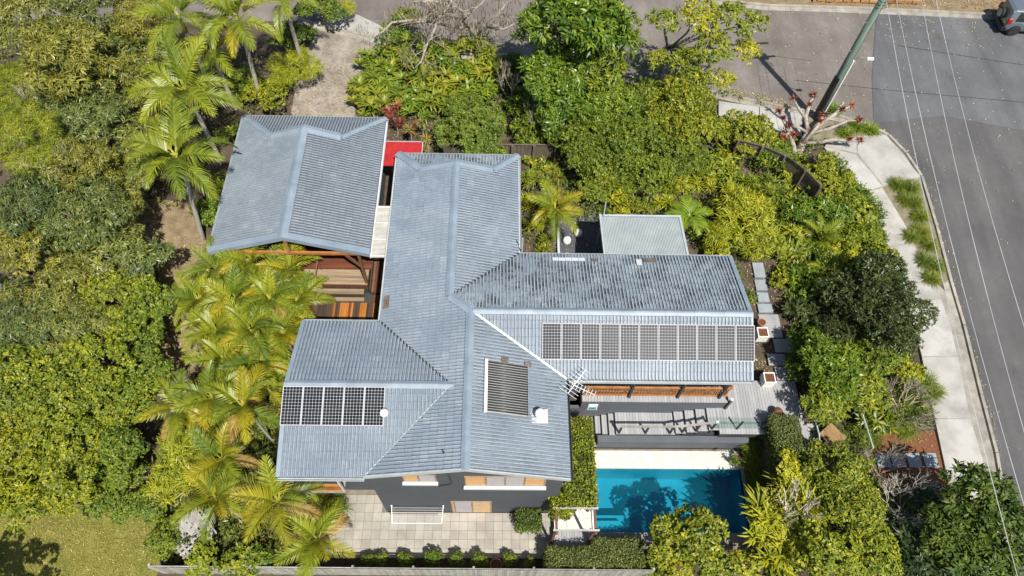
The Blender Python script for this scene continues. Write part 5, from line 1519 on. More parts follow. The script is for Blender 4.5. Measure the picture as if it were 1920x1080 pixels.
def leaf_quads(P, D, Nn, L, W, rng):
    """rhombic leaves at P, pointing along D, facing Nn"""
    D = unit(D)
    Sd = unit(np.cross(D, Nn))
    L = L[:, None]; W = W[:, None]
    mid = P + D * L * .45 - np.cross(Sd, D) * 0
    fold = unit(np.cross(Sd, D)) * W * .22
    V = np.stack([P, mid + Sd * W * .5 + fold, P + D * L, mid - Sd * W * .5 + fold], axis=1)
    return V

def crown_mesh(name, seed, Rr, squash, nl, lobe, cl_per_m2, k, L, W, droop, m, lowcut=-.35, spread=.9):
    """crown of leaf clusters on the outer shells of several lobes"""
    rng = np.random.default_rng(seed)
    C = []
    tries = 0
    while len(C) < nl and tries < 4000:
        tries += 1
        d = unit(rng.normal(size=3)); d[2] = abs(d[2]) * 1.0 - .25
        c = d * Rr * (1 - lobe * .75) * rng.uniform(.70, 1.08)
        c[2] *= squash
        if all(np.linalg.norm(c - q) > Rr * lobe * .80 for q in C): C.append(c)
    C.append(np.array([0, 0, Rr * squash * (.25)]))
    C = np.array(C)
    rad = Rr * lobe * rng.uniform(.58, 1.0, len(C)); rad[-1] = Rr * lobe * 1.1
    pts, nrm, inn = [], [], []
    for i, c in enumerate(C):
        n = int(4 * math.pi * rad[i] ** 2 * cl_per_m2)
        d = unit(rng.normal(size=(n, 3)))
        # uneven shell with ripples so the lobes do not read as balls
        rip = 1 + .13 * np.sin(d[:, 0] * 5 + i) * np.cos(d[:, 1] * 6 + 2 * i) + .10 * np.sin(d[:, 2] * 9 + i * 1.7)
        rr = rad[i] * rip * (1 - rng.random(n) ** 2 * .45)
        p = c + d * rr[:, None] * np.array([1, 1, .85])
        keep = d[:, 2] > lowcut
        for j, c2 in enumerate(C):
            if j != i:
                keep &= np.linalg.norm((p - c2) / np.array([1, 1, .85]), axis=1) > rad[j] * .78
        pts.append(p[keep]); nrm.append(d[keep]); inn.append((rr / rad[i])[keep])
    P = np.concatenate(pts); Nn = np.concatenate(nrm); I = np.concatenate(inn)
    n = len(P)
    P = np.repeat(P, k, axis=0); Nn = np.repeat(Nn, k, axis=0)
    ct = np.repeat(rng.normal(0, .16, n), k)
    T = rng.normal(size=(n * k, 3)); T = T - Nn * np.sum(T * Nn, axis=1, keepdims=True)
    D = unit(unit(T) * spread + Nn * .55 + np.array([0, 0, -droop]) + rng.normal(0, .2, (n * k, 3)))
    up = unit(Nn * .8 + np.array([0, 0, .9]) + rng.normal(0, .35, (n * k, 3)))
    Ls = L * rng.uniform(.65, 1.25, n * k); Ws = W * rng.uniform(.7, 1.2, n * k)
    V = leaf_quads(P + rng.normal(0, L * .18, (n * k, 3)), D, up, Ls, Ws, rng)
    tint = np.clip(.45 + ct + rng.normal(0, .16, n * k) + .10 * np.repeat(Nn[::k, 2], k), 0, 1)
    return quads_np(name, V, m, tint)

# species: leaf length, width, droop, clusters per square metre, leaves in a cluster, lobe size
SPEC = {
    'gum':    dict(L=.26, W=.055, droop=.75, cl=26, k=8, lobe=.36, squash=.75, m='gum_leaf'),
    'lilly':  dict(L=.135, W=.075, droop=.15, cl=46, k=8, lobe=.34, squash=.75, m='lilly_leaf'),
    'broad':  dict(L=.31, W=.095, droop=.30, cl=17, k=8, lobe=.38, squash=.8, m='green_leaf'),
    'wisp':   dict(L=.24, W=.022, droop=.55, cl=50, k=10, lobe=.36, squash=.8, m='bright_leaf'),
    'dense':  dict(L=.15, W=.06, droop=.05, cl=44, k=8, lobe=.40, squash=.85, m='dark_leaf'),
    'bamboo': dict(L=.34, W=.045, droop=.35, cl=20, k=11, lobe=.36, squash=.75, m='yellow_leaf'),
}
CROWNS = {}
def crown_proto(sp, size, var):
    key = (sp, size, var)
    if key not in CROWNS:
        q = SPEC[sp]
        nl = {0.8: 7, 1.4: 12, 2.2: 20}[size]
        lobe = q['lobe'] * {0.8: 1.12, 1.4: .95, 2.2: .78}[size]
        CROWNS[key] = crown_mesh('crown', hash((sp, var)) % 1000 + int(size * 10) if False else (sum(map(ord, sp)) * 7 + var * 31 + int(size * 10)), size, q['squash'], nl, lobe, q['cl'], q['k'], q['L'], q['W'], q['droop'], q['m'])
    return CROWNS[key]

TRUNKS = {}
def trunk_proto(var):
    if var not in TRUNKS:
        rng = random.Random(var)
        mb = MB()
        bend = [(0, 0, 0)]
        x = y = 0
        for k in range(1, 6):
            x += rng.uniform(-.05, .05); y += rng.uniform(-.05, .05)
            bend.append((x, y, k / 5))
        mb.tube(bend, [.060, .050, .044, .038, .032, .022], 9)
        for k in range(6):
            a = rng.uniform(0, 6.28); z = rng.uniform(.5, .9)
            b = Vector((x * z, y * z, z)); e = b + Vector((math.cos(a) * .30, math.sin(a) * .30, rng.uniform(.12, .3)))
            mid = b.lerp(e, .5) + Vector((0, 0, -.03))
            mb.tube([b, mid, e], [.026, .018, .007], 6)
        TRUNKS[var] = mb.mesh('trunk', 'bark', True)
    return TRUNKS[var]

_var = [0]
def tree(q, sp, m, label, cat='tree', group=None, name=None, sq=1.0, trunk=True, bark=None, zg=None):
    x, y, z, r = q
    gz = g(x, y) if zg is None else zg
    gz = max(gz, -0.2)
    o = empty(name or ('tree' if cat == 'tree' else 'shrub'), (x, y, gz), label, cat, group)
    size = min((0.8, 1.4, 2.2), key=lambda s: abs(math.log(s / r)))
    _var[0] += 1
    me = crown_proto(sp, size, _var[0] % (3 if size == 2.2 else 2))
    s = r / size
    c = link('crown', me, o, (0, 0, z - gz), (random.uniform(-.22, .22), random.uniform(-.22, .22), random.uniform(0, 6.28)), (s * random.uniform(.86, 1.14), s * random.uniform(.86, 1.14), s * sq * random.uniform(.85, 1.1)), m)
    if trunk:
        h = max(.3, z - gz + r * .2)
        link('trunk', trunk_proto(_var[0] % 3), o, (0, 0, -.05), (0, 0, random.uniform(0, 6.28)), (.55 + h * .35, .55 + h * .35, h), bark)
    return o

FOREST = 'trees of the dense wood on the left'
HOLES = [[p[:2] for p in ((17.38, 10.86, 2.30), (20.84, 11.02, 2.30), (20.51, 8.18, 2.20), (17.10, 8.16, 2.20))], [(13.2, 13.2), (14.8, 13.2), (14.5, 20.0), (13.3, 20.0)], [p[:2] for p in ((13.01, 31.09, 2.95), (18.03, 30.17, 2.90), (17.59, 28.06, 2.90), (12.72, 29.11, 2.95))]]
def mass(name, polys, n, m, hmax, label, cat, seed, L=.22, W=.07):
    """low mass of leaf clusters nobody could count, uneven in height"""
    rng = np.random.default_rng(seed); P = []
    for poly in polys:
        xs = [p[0] for p in poly]; ys = [p[1] for p in poly]; k = 0
        ar = (max(xs) - min(xs)) * (max(ys) - min(ys))
        while k < n // len(polys):
            x, y = rng.uniform(min(xs), max(xs)), rng.uniform(min(ys), max(ys))
            k += 1
            if not inside(poly, x, y) or any(inside(h_, x, y) for h_ in HOLES): continue
            hgt = .5 + .5 * math.sin(x * 1.9 + 1.3 * math.sin(y * 1.1)) * math.sin(y * 1.7 + 1.1 * math.sin(x * .9))
            P.append((x, y, max(0, g(x, y)) + .08 + hmax * hgt * rng.random() ** .5))
    P = np.repeat(np.array(P), 5, axis=0); k = len(P)
    az = rng.uniform(0, 6.28, k); e = rng.uniform(-.3, 1.1, k)
    D = np.stack([np.cos(az) * np.cos(e), np.sin(az) * np.cos(e), np.sin(e)], 1)
    V = leaf_quads(P + rng.normal(0, .06, (k, 3)), D, np.array([0, 0, 1.]) + rng.normal(0, .5, (k, 3)), L * rng.uniform(.6, 1.3, k), W * rng.uniform(.7, 1.2, k), rng)
    return tag(link(name, quads_np(name, V, m, np.clip(np.repeat(rng.normal(.4, .15, k // 5), 5) + rng.normal(0, .15, k), 0, 1))), label, cat, None, 'stuff')
FT = []
forest = [
    ((-25.88, 32.35, 7.50, 2.47), 'gum', 'gum_leaf', 'dull green gum crown in the top left corner of the wood'),
    ((-22.28, 32.29, 7.80, 2.31), 'gum', 'gum_leaf', 'dull green gum on the top edge, beside the corner gum'),
    ((-19.76, 32.25, 7.20, 2.05), 'gum', 'gum_leaf_olive', 'olive gum on the top edge next to the palms'),
    ((-21.55, 27.20, 8.60, 2.77), 'gum', 'gum_leaf_olive', 'broad olive yellow gum crown, largest and palest in the upper wood'),
    ((-22.33, 22.75, 8.40, 2.11), 'wisp', 'bright_leaf', 'wispy bright green tree cut by the left edge of the photo'),
    ((-25.88, 27.64, 6.60, 1.53), 'wisp', 'bright_leaf', 'small wispy bright crown on the left edge above the larger one'),
    ((-19.41, 27.77, 7.00, 1.99), 'gum', 'gum_leaf', 'grey green gum left of the upper king palms'),
    ((-21.19, 25.32, 6.60, 2.30), 'gum', 'gum_leaf_blue', 'dark shaded gum below the broad olive crown'),
    ((-18.04, 24.68, 6.40, 1.62), 'gum', 'gum_leaf', 'small grey green gum between the dark gum and the palms'),
    ((-19.80, 21.79, 7.00, 2.03), 'gum', 'gum_leaf_olive', 'pale olive gum beside the dark gap in the middle of the wood'),
    ((-21.19, 19.20, 7.20, 2.31), 'gum', 'gum_leaf_blue', 'blue green leafy tree near the left edge at mid height'),
    ((-18.50, 18.95, 7.40, 2.12), 'gum', 'gum_leaf_blue', 'lush blue green tree in the middle of the wood'),
    ((-18.18, 22.09, 6.00, 1.36), 'gum', 'gum_leaf', 'small gum just left of the lowest king palm'),
    ((-18.01, 20.39, 5.80, 1.34), 'gum', 'gum_leaf', 'small pale gum on the edge of the dirt clearing'),
    ((-21.61, 17.00, 6.80, 1.90), 'gum', 'gum_leaf_olive', 'yellow tinged tree at the left edge below the blue green one'),
    ((-19.16, 15.93, 6.80, 2.15), 'gum', 'gum_leaf', 'wide mid green tree left of the dark hole in the wood'),
    ((-17.54, 17.80, 6.20, 1.66), 'gum', 'gum_leaf', 'leafy tree right of the dark hole in the wood'),
    ((-16.47, 17.37, 5.20, 1.50), 'gum', 'gum_leaf_blue', 'grey blue bushy tree beside the dirt path'),
    ((-20.40, 13.86, 6.20, 2.11), 'gum', 'gum_leaf_blue', 'grey green tree on the left edge at the lower middle'),
    ((-18.46, 14.04, 5.90, 1.90), 'gum', 'gum_leaf', 'grey green tree next to the yellow green lilly pilly mass'),
    ((-17.34, 15.58, 5.80, 1.79), 'lilly', 'lilly_leaf', 'yellow green lilly pilly, uppermost of the fine leaved mass'),
    ((-15.74, 14.87, 5.40, 1.67), 'lilly', 'lilly_leaf_deep', 'fine leaved tree nearest the big palm clump'),
    ((-17.12, 12.83, 5.80, 1.94), 'lilly', 'lilly_leaf', 'bright yellow green lilly pilly in the centre of the fine leaved mass'),
    ((-15.34, 12.96, 5.00, 1.59), 'lilly', 'lilly_leaf_deep', 'green lilly pilly beside the lower dirt path'),
    ((-19.72, 11.54, 5.60, 2.24), 'lilly', 'lilly_leaf', 'wide lilly pilly on the left edge at the lower third'),
    ((-17.41, 10.72, 5.30, 2.01), 'lilly', 'lilly_leaf', 'round lilly pilly left of the boundary in the lower third'),
    ((-15.89, 11.33, 4.70, 1.43), 'lilly', 'lilly_leaf_deep', 'smaller green lilly pilly left of the golden palms'),
    ((-19.50, 9.12, 4.90, 2.09), 'lilly', 'lilly_leaf', 'lilly pilly on the left edge above the shaded lawn'),
    ((-17.49, 8.77, 4.60, 1.99), 'lilly', 'lilly_leaf', 'lilly pilly overhanging the sunny lawn'),
    ((-16.17, 9.31, 4.00, 1.77), 'lilly', 'lilly_leaf_deep', 'dark green lilly pilly next to the bright philodendron'),
    ((-17.58, 7.53, 3.00, 1.25), 'lilly', 'lilly_leaf', 'low lilly pilly branch mass at the edge of the lawn'),
    ((-20.34, 7.37, 3.60, 1.06), 'broad', 'bright_leaf', 'broad leaved bright bush at the left edge beside the shaded lawn'),
]
forest += [
    ((-20.59, 7.49, 2.20, 1.52), 'lilly', 'lilly_leaf', 'low lilly pilly skirt at the left edge above the shaded lawn'),
    ((-18.99, 7.66, 2.00, 1.40), 'lilly', 'lilly_leaf', 'low lilly pilly skirt in the middle of the lawn edge'),
    ((-17.47, 7.53, 1.60, 1.18), 'lilly', 'lilly_leaf_deep', 'low lilly pilly skirt at the right of the lawn edge'),
    ((-24.74, 31.75, 6.60, 1.76), 'gum', 'gum_leaf', 'gum in the gap between the corner crowns and the broad olive crown'),
    ((-18.86, 31.12, 6.00, 1.48), 'gum', 'gum_leaf', 'gum squeezed between the wood and the upper king palms'),
    ((-23.62, 27.13, 6.40, 1.95), 'gum', 'gum_leaf', 'green gum right of the wispy bright tree'),
    ((-20.93, 30.59, 6.60, 1.80), 'gum', 'gum_leaf', 'green gum right of the broad olive crown near the top edge'),
    ((-22.34, 22.17, 6.00, 1.62), 'gum', 'gum_leaf', 'gum below the wispy bright tree, over the dark gap'),
    ((-18.73, 23.96, 5.60, 1.49), 'gum', 'gum_leaf_blue', 'shaded gum left of the lower king palms'),
    ((-21.89, 15.50, 5.60, 1.43), 'gum', 'gum_leaf', 'leafy tree at the very left edge at half height'),
    ((-21.40, 18.24, 5.80, 1.64), 'gum', 'gum_leaf_blue', 'blue green tree below the lush tree near the left edge'),
    ((-19.60, 12.88, 5.20, 1.81), 'lilly', 'lilly_leaf_deep', 'deep green lilly pilly among the brighter ones on the left'),
    ((-16.24, 10.38, 4.00, 1.43), 'lilly', 'lilly_leaf', 'lilly pilly just above the dark one next to the philodendron'),
    ((-18.80, 10.14, 4.60, 1.76), 'lilly', 'lilly_leaf', 'lilly pilly between the two on the left edge and the lawn'),
    ((-17.29, 8.50, 2.80, 1.44), 'lilly', 'lilly_leaf_deep', 'drooping lilly pilly mass above the sunny lawn'),
    ((-19.77, 8.42, 2.60, 1.44), 'lilly', 'lilly_leaf', 'drooping lilly pilly mass above the shaded lawn'),
    ((-16.53, 8.61, 2.00, 1.07), 'lilly', 'lilly_leaf_deep', 'low dark lilly pilly at the bare soil patch by the lawn'),
]
TW = None
for k_, (q, sp, m, lab) in enumerate(forest):
    if sp == 'gum': q = (q[0], q[1], q[2] + random.uniform(-.7, .5), q[3] * .93)
    o_ = tree(q, sp, m, lab, 'tree', FOREST)
    FT.append((o_, q, sp))

north = [
    ((2.64, 31.02, 8.40, 1.87), 'broad', 'green_leaf', 'dense green tree on the top edge, left of the tallest one', 'tree'),
    ((5.94, 29.84, 8.60, 1.67), 'broad', 'lilly_leaf_deep', 'dense green tree on the top edge, right of the tallest one', 'tree'),
    ((4.20, 29.32, 7.60, 1.70), 'broad', 'green_leaf', 'dense green tree just below the tallest one', 'tree'),
    ((0.74, 32.14, 4.60, 1.13), 'lilly', 'lilly_leaf_deep', 'dark bush at the road edge right of the ginger bed', 'shrub'),
    ((18.33, 15.38, 3.60, 1.24), 'dense', 'dark_leaf', 'dark bush tucked under the large dark tree at the path edge', 'shrub'),
    ((19.65, 13.41, 3.00, 0.87), 'lilly', 'yellow_leaf', 'yellow green bush at the footpath above the twiggy frangipani', 'shrub'),
    ((17.03, 14.70, 3.20, 1.03), 'lilly', 'lilly_leaf_deep', 'leafy bush between the dark trees and the broad leaved tree', 'shrub'),
    ((19.66, 19.89, 3.30, 1.11), 'lilly', 'lilly_leaf', 'shrub at the footpath just above the dark tree', 'shrub'),
    ((18.02, 21.10, 3.20, 1.13), 'lilly', 'lilly_leaf', 'mixed green shrub left of the yellow flecked ones', 'shrub'),
    ((16.93, 19.71, 3.00, 1.23), 'lilly', 'lilly_leaf_deep', 'deep green shrub left of the big dark tree', 'shrub'),
    ((15.72, 18.46, 2.90, 0.99), 'broad', 'green_leaf', 'green bush beside the middle stone slabs', 'shrub'),
    ((19.47, 22.34, 3.20, 1.04), 'lilly', 'lilly_leaf', 'shrub pressing on the footpath in the middle of the curve', 'shrub'),
    ((18.57, 24.24, 3.30, 1.18), 'lilly', 'bright_leaf', 'bright shrub in front of the pruned frangipani trunk', 'shrub'),
    ((17.15, 26.17, 3.00, 0.73), 'lilly', 'lilly_leaf', 'small shrub at the foot of the pruned frangipani', 'shrub'),
    ((7.60, 24.43, 4.40, 1.66), 'dense', 'lilly_leaf_deep', 'dense tree hanging over the yellow dracaenas', 'tree'),
    ((5.62, 24.76, 4.40, 1.38), 'dense', 'lilly_leaf', 'dense tree right of the house ridge end above the courtyard', 'tree'),
    ((10.80, 25.75, 3.80, 1.18), 'dense', 'lilly_leaf_deep', 'dense shrub left of the curved fence top end', 'shrub'),
    ((8.17, 28.52, 5.00, 1.64), 'dense', 'lilly_leaf_deep', 'dark dense tree between the twiggy green tree and the street tree', 'tree'),
    ((1.95, 27.74, 4.20, 1.49), 'broad', 'lilly_leaf_deep', 'leafy tree between the round dense shrub and the tall trees', 'tree'),
    ((1.53, 29.76, 4.00, 1.23), 'broad', 'green_leaf', 'green bush with thin bare twigs right of the ginger bed', 'shrub'),
    ((14.33, 13.68, 2.90, 0.67), 'broad', 'green_leaf', 'bush right of the half shaded timber platform', 'shrub'),
    ((17.53, 11.26, 3.00, 0.99), 'broad', 'strap_leaf', 'leafy plant left of the long grass by the mulch', 'shrub'),
    ((16.51, 6.04, 3.00, 1.09), 'broad', 'dark_leaf', 'dark bush behind the lower bare twigs', 'shrub'),
    ((18.71, 6.85, 3.40, 1.14), 'broad', 'dark_leaf', 'shaded bush left of the street tree crowns', 'shrub'),
    ((19.48, 4.53, 4.60, 1.47), 'broad', 'street_leaf', 'green tree on the bottom edge at the kerb', 'tree'),
    ((13.58, 9.00, 3.00, 0.95), 'lilly', 'bright_leaf', 'bright bush overlapping the lower end of the tall hedge', 'shrub'),
    ((15.10, 7.45, 3.60, 1.50), 'lilly', 'lilly_leaf', 'yellow green bush in the middle of the lower right garden', 'shrub'),
    ((-10.20, 5.05, 1.30, 0.83), 'lilly', 'lilly_leaf_deep', 'leafy bush along the rear fence below the golden palms', 'shrub'),
    ((-13.42, 6.55, 0.90, 0.71), 'broad', 'dark_leaf', 'dark leafy plant under the weathered lattice edge', 'shrub'),
    ((12.02, 4.64, 2.00, 1.00), 'lilly', 'lilly_leaf', 'bush on the bottom edge below the strap leaved plants', 'shrub'),
    ((7.27, 5.01, 0.90, 0.80), 'lilly', 'lilly_leaf_deep', 'dark bush between the clipped hedge and the pool tree', 'shrub'),
    ((10.63, 4.87, 2.20, 1.00), 'lilly', 'lilly_leaf', 'bush between the pool tree and the strap leaved plants', 'shrub'),
    ((9.60, 4.88, 1.80, 1.01), 'lilly', 'lilly_leaf', 'lower bush right of the pool tree on the bottom edge', 'shrub'),
    ((7.96, 4.76, 1.40, 0.92), 'lilly', 'lilly_leaf', 'lower bush left of the pool tree on the bottom edge', 'shrub'),
    ((-7.76, 8.57, 1.00, 0.59), 'broad', 'dark_leaf', 'dark plant under the left verandah', 'shrub'),
    ((-12.11, 31.58, 4.40, 1.61), 'wisp', 'yellow_leaf', 'fine yellow green shrub left of the driveway', 'shrub'),
    ((-13.30, 29.82, 4.00, 1.68), 'lilly', 'lilly_leaf', 'leafy shrub behind the garage next to the pale palm trunk', 'shrub'),
    ((-12.48, 34.27, 4.60, 1.43), 'lilly', 'lilly_leaf_deep', 'green shrub at the top of the driveway', 'shrub'),
    ((-10.88, 36.47, 4.60, 1.57), 'lilly', 'lilly_leaf_deep', 'green shrub by the concrete crossover', 'shrub'),
    ((-9.58, 37.07, 4.40, 0.60), 'wisp', 'yellow_leaf', 'small yellow bush overhanging the crossover', 'shrub'),
    ((-15.10, 30.85, 4.20, 1.38), 'lilly', 'lilly_leaf_deep', 'dark shrub between the king palms and the pale trunk', 'shrub'),
    ((-5.63, 35.41, 5.00, 0.90), 'dense', 'lilly_leaf_deep', 'narrow upright green shrub at the road edge beneath the bare branches', 'shrub'),
    ((-6.56, 34.68, 4.00, 1.14), 'broad', 'green_leaf', 'green shrub beside the driveway mouth', 'shrub'),
    ((-1.46, 27.09, 4.60, 1.93), 'dense', 'lilly_leaf_deep', 'round dense green shrub right of the spiky rosettes', 'shrub'),
    ((4.15, 29.80, 9.60, 2.50), 'broad', 'green_leaf', 'tall dense green tree on the top edge beside the bare branches', 'tree'),
    ((2.96, 28.74, 7.00, 1.76), 'broad', 'green_leaf', 'green tree below the tall one, left of the shaded road', 'tree'),
    ((5.19, 28.77, 7.40, 1.55), 'broad', 'bright_leaf', 'bright green lower part tree in front of the tall green one', 'tree'),
    ((6.12, 27.48, 6.20, 1.77), 'broad', 'green_leaf', 'green tree with pale twigs north of the courtyard', 'tree'),
    ((3.59, 27.42, 5.80, 1.78), 'broad', 'green_leaf', 'deep green tree above the small dark fence', 'tree'),
    ((4.71, 25.53, 5.20, 2.05), 'dense', 'lilly_leaf_deep', 'rounded dense tree nearest the house ridge end', 'tree'),
    ((6.97, 25.70, 5.40, 2.16), 'dense', 'lilly_leaf_deep', 'rounded dense tree in the middle of the hedge line', 'tree'),
    ((9.96, 27.57, 5.80, 2.25), 'dense', 'lilly_leaf', 'rounded dense bright tree at the street, right of the middle', 'tree'),
    ((9.27, 25.59, 4.60, 1.79), 'dense', 'lilly_leaf_deep', 'dense tree just below the bright rounded street tree', 'tree'),
    ((11.83, 27.67, 4.30, 1.02), 'dense', 'lilly_leaf', 'small dense shrub between the street tree and the footpath', 'shrub'),
    ((13.96, 27.61, 4.20, 1.74), 'dense', 'lilly_leaf', 'round bright shrub left of the pruned frangipani', 'shrub'),
    ((15.24, 26.42, 3.80, 1.31), 'broad', 'lilly_leaf_deep', 'leafy shrub between the curved fence and the frangipani', 'shrub'),
    ((17.74, 24.75, 3.80, 1.46), 'lilly', 'lilly_leaf', 'clipped green shrub where the footpath curves', 'shrub'),
    ((18.71, 22.92, 3.60, 1.26), 'lilly', 'bright_leaf', 'bright shrub along the footpath below the curve', 'shrub'),
    ((19.04, 20.92, 3.50, 1.18), 'lilly', 'bright_leaf', 'yellow flecked shrub along the footpath above the big dark tree', 'shrub'),
    ((16.32, 25.41, 3.20, 0.90), 'broad', 'bright_leaf', 'large leaved plant against the right end of the curved fence', 'shrub'),
    ((12.49, 25.76, 3.60, 1.04), 'broad', 'bright_leaf', 'yellow spotted croton at the left end of the curved fence', 'shrub'),
    ((16.27, 22.67, 3.40, 1.15), 'broad', 'green_leaf', 'big leaved green bush below the curved fence', 'shrub'),
    ((17.78, 22.45, 3.50, 1.20), 'broad', 'green_leaf', 'big leaved green bush beside the footpath shrubs', 'shrub'),
    ((15.43, 20.79, 3.10, 1.01), 'broad', 'bright_leaf', 'leafy bush between the yellow bamboo and the grassy clump', 'shrub'),
    ((18.21, 20.10, 3.20, 1.00), 'lilly', 'yellow_leaf', 'yellow leaved bush above the big dark tree', 'shrub'),
    ((18.75, 17.80, 4.60, 1.83), 'broad', 'dark_leaf', 'dark green tree overhanging the footpath, its upper part', 'tree'),
    ((18.46, 15.62, 4.80, 1.96), 'dense', 'dark_leaf', 'large dark green tree beside the footpath', 'tree'),
    ((17.15, 16.97, 3.90, 1.63), 'dense', 'dark_leaf', 'dark shaded tree on the house side of the large dark tree', 'tree'),
    ((16.40, 15.50, 3.30, 1.35), 'dense', 'dark_leaf', 'deep shaded bush below the dark trees', 'shrub'),
    ((18.13, 14.01, 3.80, 1.38), 'dense', 'lilly_leaf_deep', 'mid green bush below the large dark tree', 'shrub'),
    ((15.41, 13.08, 4.30, 1.76), 'broad', 'green_leaf', 'bright broad leaved tree right of the stepping platforms', 'tree'),
    ((15.19, 14.77, 3.30, 1.08), 'broad', 'green_leaf', 'green leafy bush beside the timber platforms', 'shrub'),
    ((16.88, 12.12, 3.80, 1.34), 'broad', 'lilly_leaf', 'broad leaved bush next to the bare twiggy shrub', 'shrub'),
    ((14.91, 11.58, 3.80, 1.09), 'broad', 'bright_leaf', 'broad leaved bush at the right end of the grey deck', 'shrub'),
    ((12.88, 8.64, 3.40, 0.79), 'lilly', 'yellow_leaf', 'small yellow green bush at the foot of the tall hedge', 'shrub'),
    ((14.85, 8.36, 3.60, 1.76), 'lilly', 'lilly_leaf', 'rounded yellow green tree below the timber table', 'tree'),
    ((15.07, 6.70, 4.00, 1.22), 'lilly', 'lilly_leaf', 'yellow green bush left of the bare lower twigs', 'shrub'),
    ((13.46, 5.33, 3.90, 1.70), 'lilly', 'bright_leaf', 'bright yellow green bush on the bottom edge, right of the strap leaves', 'shrub'),
    ((15.52, 5.05, 3.80, 1.43), 'lilly', 'bright_leaf', 'bright yellow green bush in the lower right corner of the garden', 'shrub'),
    ((19.55, 7.08, 5.20, 1.62), 'broad', 'street_leaf', 'green street tree overhanging the footpath', 'tree'),
    ((18.78, 5.61, 4.20, 1.85), 'broad', 'street_leaf', 'dark green street tree on the bottom edge', 'tree'),
    ((20.13, 5.63, 5.20, 1.52), 'broad', 'street_leaf', 'green street tree in the bottom right corner', 'tree'),
    ((17.32, 5.19, 3.60, 1.36), 'broad', 'dark_leaf', 'dark bush between the garden corner and the street tree', 'shrub'),
    ((8.50, 5.67, 2.50, 1.68), 'lilly', 'lilly_leaf', 'bushy tree at the lower edge of the pool', 'tree'),
    ((-15.54, 7.31, 1.60, 1.13), 'lilly', 'lilly_leaf_deep', 'leafy bush left of the weathered lattice', 'shrub'),
    ((-14.49, 6.00, 1.40, 1.11), 'lilly', 'lilly_leaf_deep', 'leafy bush below the weathered lattice', 'shrub'),
    ((-12.43, 5.16, 1.50, 0.96), 'lilly', 'bright_leaf', 'bright creeper hanging over the rear fence', 'shrub'),
    ((-10.87, 5.14, 1.40, 0.92), 'lilly', 'lilly_leaf', 'green creeper on the rear fence under the palms', 'shrub'),
    ((-9.60, 11.15, 1.60, 0.65), 'broad', 'dark_leaf', 'dark plant between the palms and the house corner', 'shrub'),
    ((-10.41, 9.58, 1.30, 0.74), 'broad', 'dark_leaf', 'dark shaded plant by the house corner path', 'shrub'),
    ((5.04, 23.69, 3.90, 1.20), 'lilly', 'lilly_leaf_deep', 'fine leaved shrub above the courtyard palm', 'shrub'),
    ((12.42, 25.52, 3.20, 1.07), 'broad', 'strap_leaf', 'leafy garden plant near the left part of the curved fence', 'shrub'),
    ((10.05, 24.53, 3.20, 1.00), 'lilly', 'lilly_leaf', 'low shrub above the corrugated patio roof', 'shrub'),
    ((-15.22, 21.97, 3.60, 0.94), 'dense', 'green_leaf', 'dark green shrub at the left eave of the garage', 'shrub'),
    ((-14.94, 23.57, 3.80, 0.85), 'dense', 'lilly_leaf_deep', 'green shrub between the king palms and the garage roof', 'shrub'),
    ((-14.85, 26.95, 4.00, 0.88), 'lilly', 'lilly_leaf_deep', 'green shrub at the upper left corner of the garage roof', 'shrub'),
    ((-7.40, 31.47, 3.80, 0.94), 'dense', 'lilly_leaf_deep', 'small dense bush beside the driveway', 'shrub'),
    ((0.92, 31.47, 4.00, 1.26), 'broad', 'dark_leaf', 'dark shaded bush between the ginger bed and the tall trees', 'shrub'),
    ((2.27, 26.08, 3.20, 0.78), 'broad', 'strap_leaf', 'bright leafy plant at the end of the house ridge', 'shrub'),
    ((11.36, 19.95, 3.00, 0.78), 'lilly', 'yellow_leaf', 'yellow green bush at the right gable corner of the house', 'shrub'),
    ((12.70, 17.53, 2.80, 0.60), 'broad', 'green_leaf', 'leafy plant between the right gable and the stone slabs', 'shrub'),
    ((13.19, 20.45, 2.80, 0.68), 'lilly', 'bright_leaf', 'bright bush at the far end of the stone slabs', 'shrub'),
    ((14.87, 18.82, 2.80, 0.83), 'lilly', 'bright_leaf', 'low yellow flecked bush right of the stone slabs', 'shrub'),
    ((15.26, 16.89, 2.90, 0.91), 'broad', 'dark_leaf', 'dark leafy plant right of the largest timber platform', 'shrub'),
]
for q, sp, m, lab, cat in north:
    tree(q, sp, m, lab, cat, None, None, 1.0 if cat == 'tree' else .8)
tree((-23.4, 1.7, 5.2, 2.3), 'lilly', 'lilly_leaf', 'lilly pilly just past the bottom left corner, its shade on the lawn', 'tree')
tree((-19.9, 1.4, 5.2, 2.3), 'lilly', 'lilly_leaf', 'lilly pilly at the bottom left corner, shading the lawn', 'tree')
# yellow bamboo-like shrub right of the patio roof, and the philodendron mass among the palms
for q, lab in (((12.79, 22.02, 4.20, 1.73), 'bright yellow green bamboo like shrub right of the patio roof, larger left half'), ((13.43, 20.45, 3.80, 1.38), 'bright yellow green bamboo like shrub right of the patio roof, lower right part'), ((11.54, 20.76, 3.80, 1.16), 'bright yellow green bamboo like shrub touching the patio roof')):
    tree(q, 'bamboo', 'yellow_leaf', lab, 'shrub', None, 'bamboo_shrub')
for q, lab in (((-13.46, 9.11, 3.60, 1.33), 'bright lime philodendron between lilly pillies and palms, upper mass'), ((-13.84, 7.94, 2.80, 1.20), 'bright lime philodendron above the weathered lattice'), ((-12.66, 8.42, 3.20, 0.96), 'bright lime philodendron under the golden palms')):
    tree(q, 'bamboo', 'yellow_leaf', lab, 'shrub', None, 'philodendron')

